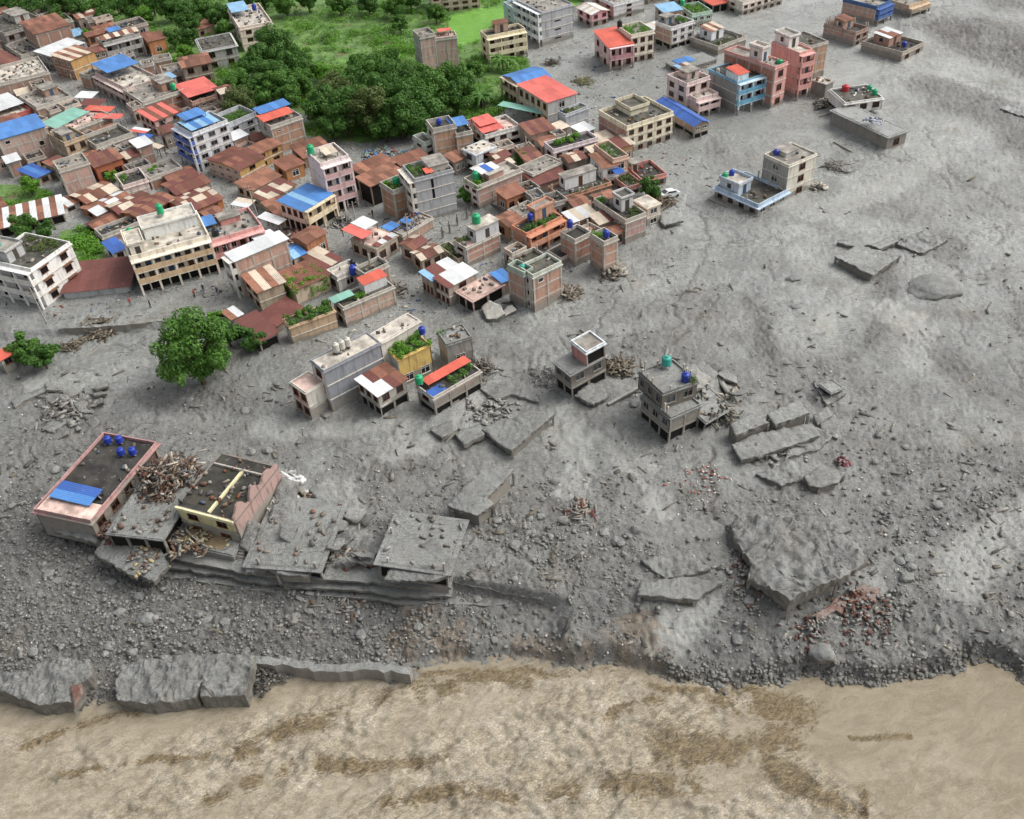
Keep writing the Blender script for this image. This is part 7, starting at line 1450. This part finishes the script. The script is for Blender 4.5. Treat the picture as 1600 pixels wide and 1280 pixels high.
# ------------------------------------------------------------------ the white car caught in the mud
def car(px, py, rz, label):
    p = G(px, py); e_ = empty('car', (p.x, p.y, p.z-.25), label, 'car'); e_.rotation_euler = (R(4), R(-5), rz); WH = flat('d6d8d8', .35, .08)
    prof = [(-2.0, .35), (-2.05, .75), (-1.85, .95), (-1.35, 1.02), (-.85, 1.42), (.75, 1.45), (1.45, 1.02), (2.0, .92), (2.08, .6), (2.0, .35)]; V, F = [], []; n = len(prof)
    for sy, in_ in ((-1, 0), (1, 0)):
        for x, z in prof: V.append((x, sy*(.82 if z < 1.1 else .66), z))
    for k in range(n): F.append((k, (k+1) % n, n+(k+1) % n, n+k))
    F += [tuple(range(n))[::-1], tuple(range(n, 2*n))]; link('car_body', mk('car_body', V, F, WH), e_)
    for sy in (-1, 1):
        g_ = [(-1.12, .78*sy, 1.05), (1.2, .78*sy, 1.05), (.68, .68*sy, 1.38), (-.78, .68*sy, 1.36)]
        link('side_window', mk('side_window', g_+[(x, y+.03*sy, z) for x, y, z in g_], [(0, 1, 2, 3), (7, 6, 5, 4), (0, 4, 5, 1), (1, 5, 6, 2), (2, 6, 7, 3), (3, 7, 4, 0)], GLASS), e_)
    for x0, z0, x1, z1 in ((1.42, 1.06, .79, 1.44), (-1.33, 1.06, -.88, 1.41)):
        d = .03 if x0 > 0 else -.03; g_ = [(x0, -.68, z0), (x0, .68, z0), (x1, .6, z1), (x1, -.6, z1)]
        link('windscreen', mk('windscreen', g_+[(x+d, y, z+.03) for x, y, z in g_], [(0, 1, 2, 3), (7, 6, 5, 4), (0, 4, 5, 1), (1, 5, 6, 2), (2, 6, 7, 3), (3, 7, 4, 0)], GLASS), e_)
    wm_ = lathe([(.18, -.11), (.32, -.11), (.33, 0), (.32, .11), (.18, .11)], 14, flat('1d1c1b', .8), 'wheel')
    for x in (-1.25, 1.3):
        for sy in (-1, 1): o = link('wheel', wm_, e_, (x, sy*.78, .33)); o.rotation_euler = (math.pi/2, 0, 0)
    for sy in (-1, 1): link('headlight', cube(flat('c9cccc', .2)), e_, (2.02, sy*.6, .75), 0, (.1, .3, .16))
car(1046, 306, R(200), 'white car half buried beside the toppled tree')

# half-buried boards, branches and scrap all over the mud
def scatter(name, label, wgt, n, cols, lmin, lmax):
    w_ = wgt.ravel(); w_ = w_/w_.sum(); k = rr.choice(w_.size, n, p=w_); Vs, Fs, mi = [], [], []
    for q_, i in enumerate(k):
        L_ = lmin+(lmax-lmin)*rr.uniform()**2.5; t1 = rr.uniform(.05, .2); q = BOXV*np.array([L_, t1*rr.uniform(1, 3), t1]); M3 = np.array(Matrix.Rotation(rr.uniform(0, 3.14), 3, 'Z') @ Matrix.Rotation(rr.normal()*.22, 3, 'Y'))
        Vs.append(q @ M3.T+np.array([GX.ravel()[i], GY.ravel()[i], Z.ravel()[i]+.06])); Fs.append(BOXF+8*q_); mi += [rr.integers(len(cols))]*6
    tag(link(name, mk_np(name, np.concatenate(Vs), np.concatenate(Fs), [flat(c_, .85, .3) for c_ in cols], matidx=mi)), label, 'debris', None, 'stuff')
scatter('mud_debris', 'scattered boards, branches and scrap half buried in the mudflow', np.where((U > -20) & (U < 1620) & (Vv > 150) & (Vv < 1000) & (db > 1), open_*(.25+sst(fbm(GX*.08, GY*.08, 3, 401), .5, .65)), 0)*sst(Vv, 100, 700), 1000, ('6b6862', '55534d', '7d7a72', '8f8c84', '706a5c'), .2, 2.4)
scatter('street_debris', 'scrap and mud-caked goods lying in the lanes of the town', np.where((U > -20) & (U < 1100) & (Vv > 60) & (Vv < 520) & (town > .5) & (green < .5), 1.0, 0), 1500, ('6b675f', '55514a', '9c948a', 'b0a89c', '7d5444', '4f6a8c'), .2, 1.3)
# utility poles along the streets
for x, y, lab in [(128, 165, 'utility pole at the upper street junction'), (205, 222, 'utility pole beside the narrow street awnings'), (318, 292, 'utility pole on the market street near the ochre house'), (405, 345, 'utility pole by the tattered grey awning'), (73, 506, 'leaning utility pole at the left end of the main road'), (372, 444, 'utility pole before the long white ridge house'), (640, 395, 'utility pole in the flooded square'), (560, 372, 'utility pole beside the market sheds')]:
    g_ = G(x, y); e_ = empty('utility_pole', g_, lab, 'pole', 'utility poles'); e_.rotation_euler = (R(rr.uniform(-4, 4)), R(rr.uniform(-5, 5)), rr.uniform(0, 3)); V, F = [], []; limb(V, F, (0, 0, -.5), (0, 0, 7.5), .13, .08, 8); link('shaft', mk('shaft', V, F, CONC, True), e_)
    link('cross_arm', cube(REBAR), e_, (0, 0, 7.0), 0, (1.5, .08, .1)); link('cross_arm', cube(REBAR), e_, (0, 0, 6.4), 0, (1.1, .08, .1))
    for xx in (-.65, .65): link('insulator', cube(FR_WHITE), e_, (xx, 0, 7.12), 0, (.07, .07, .14))
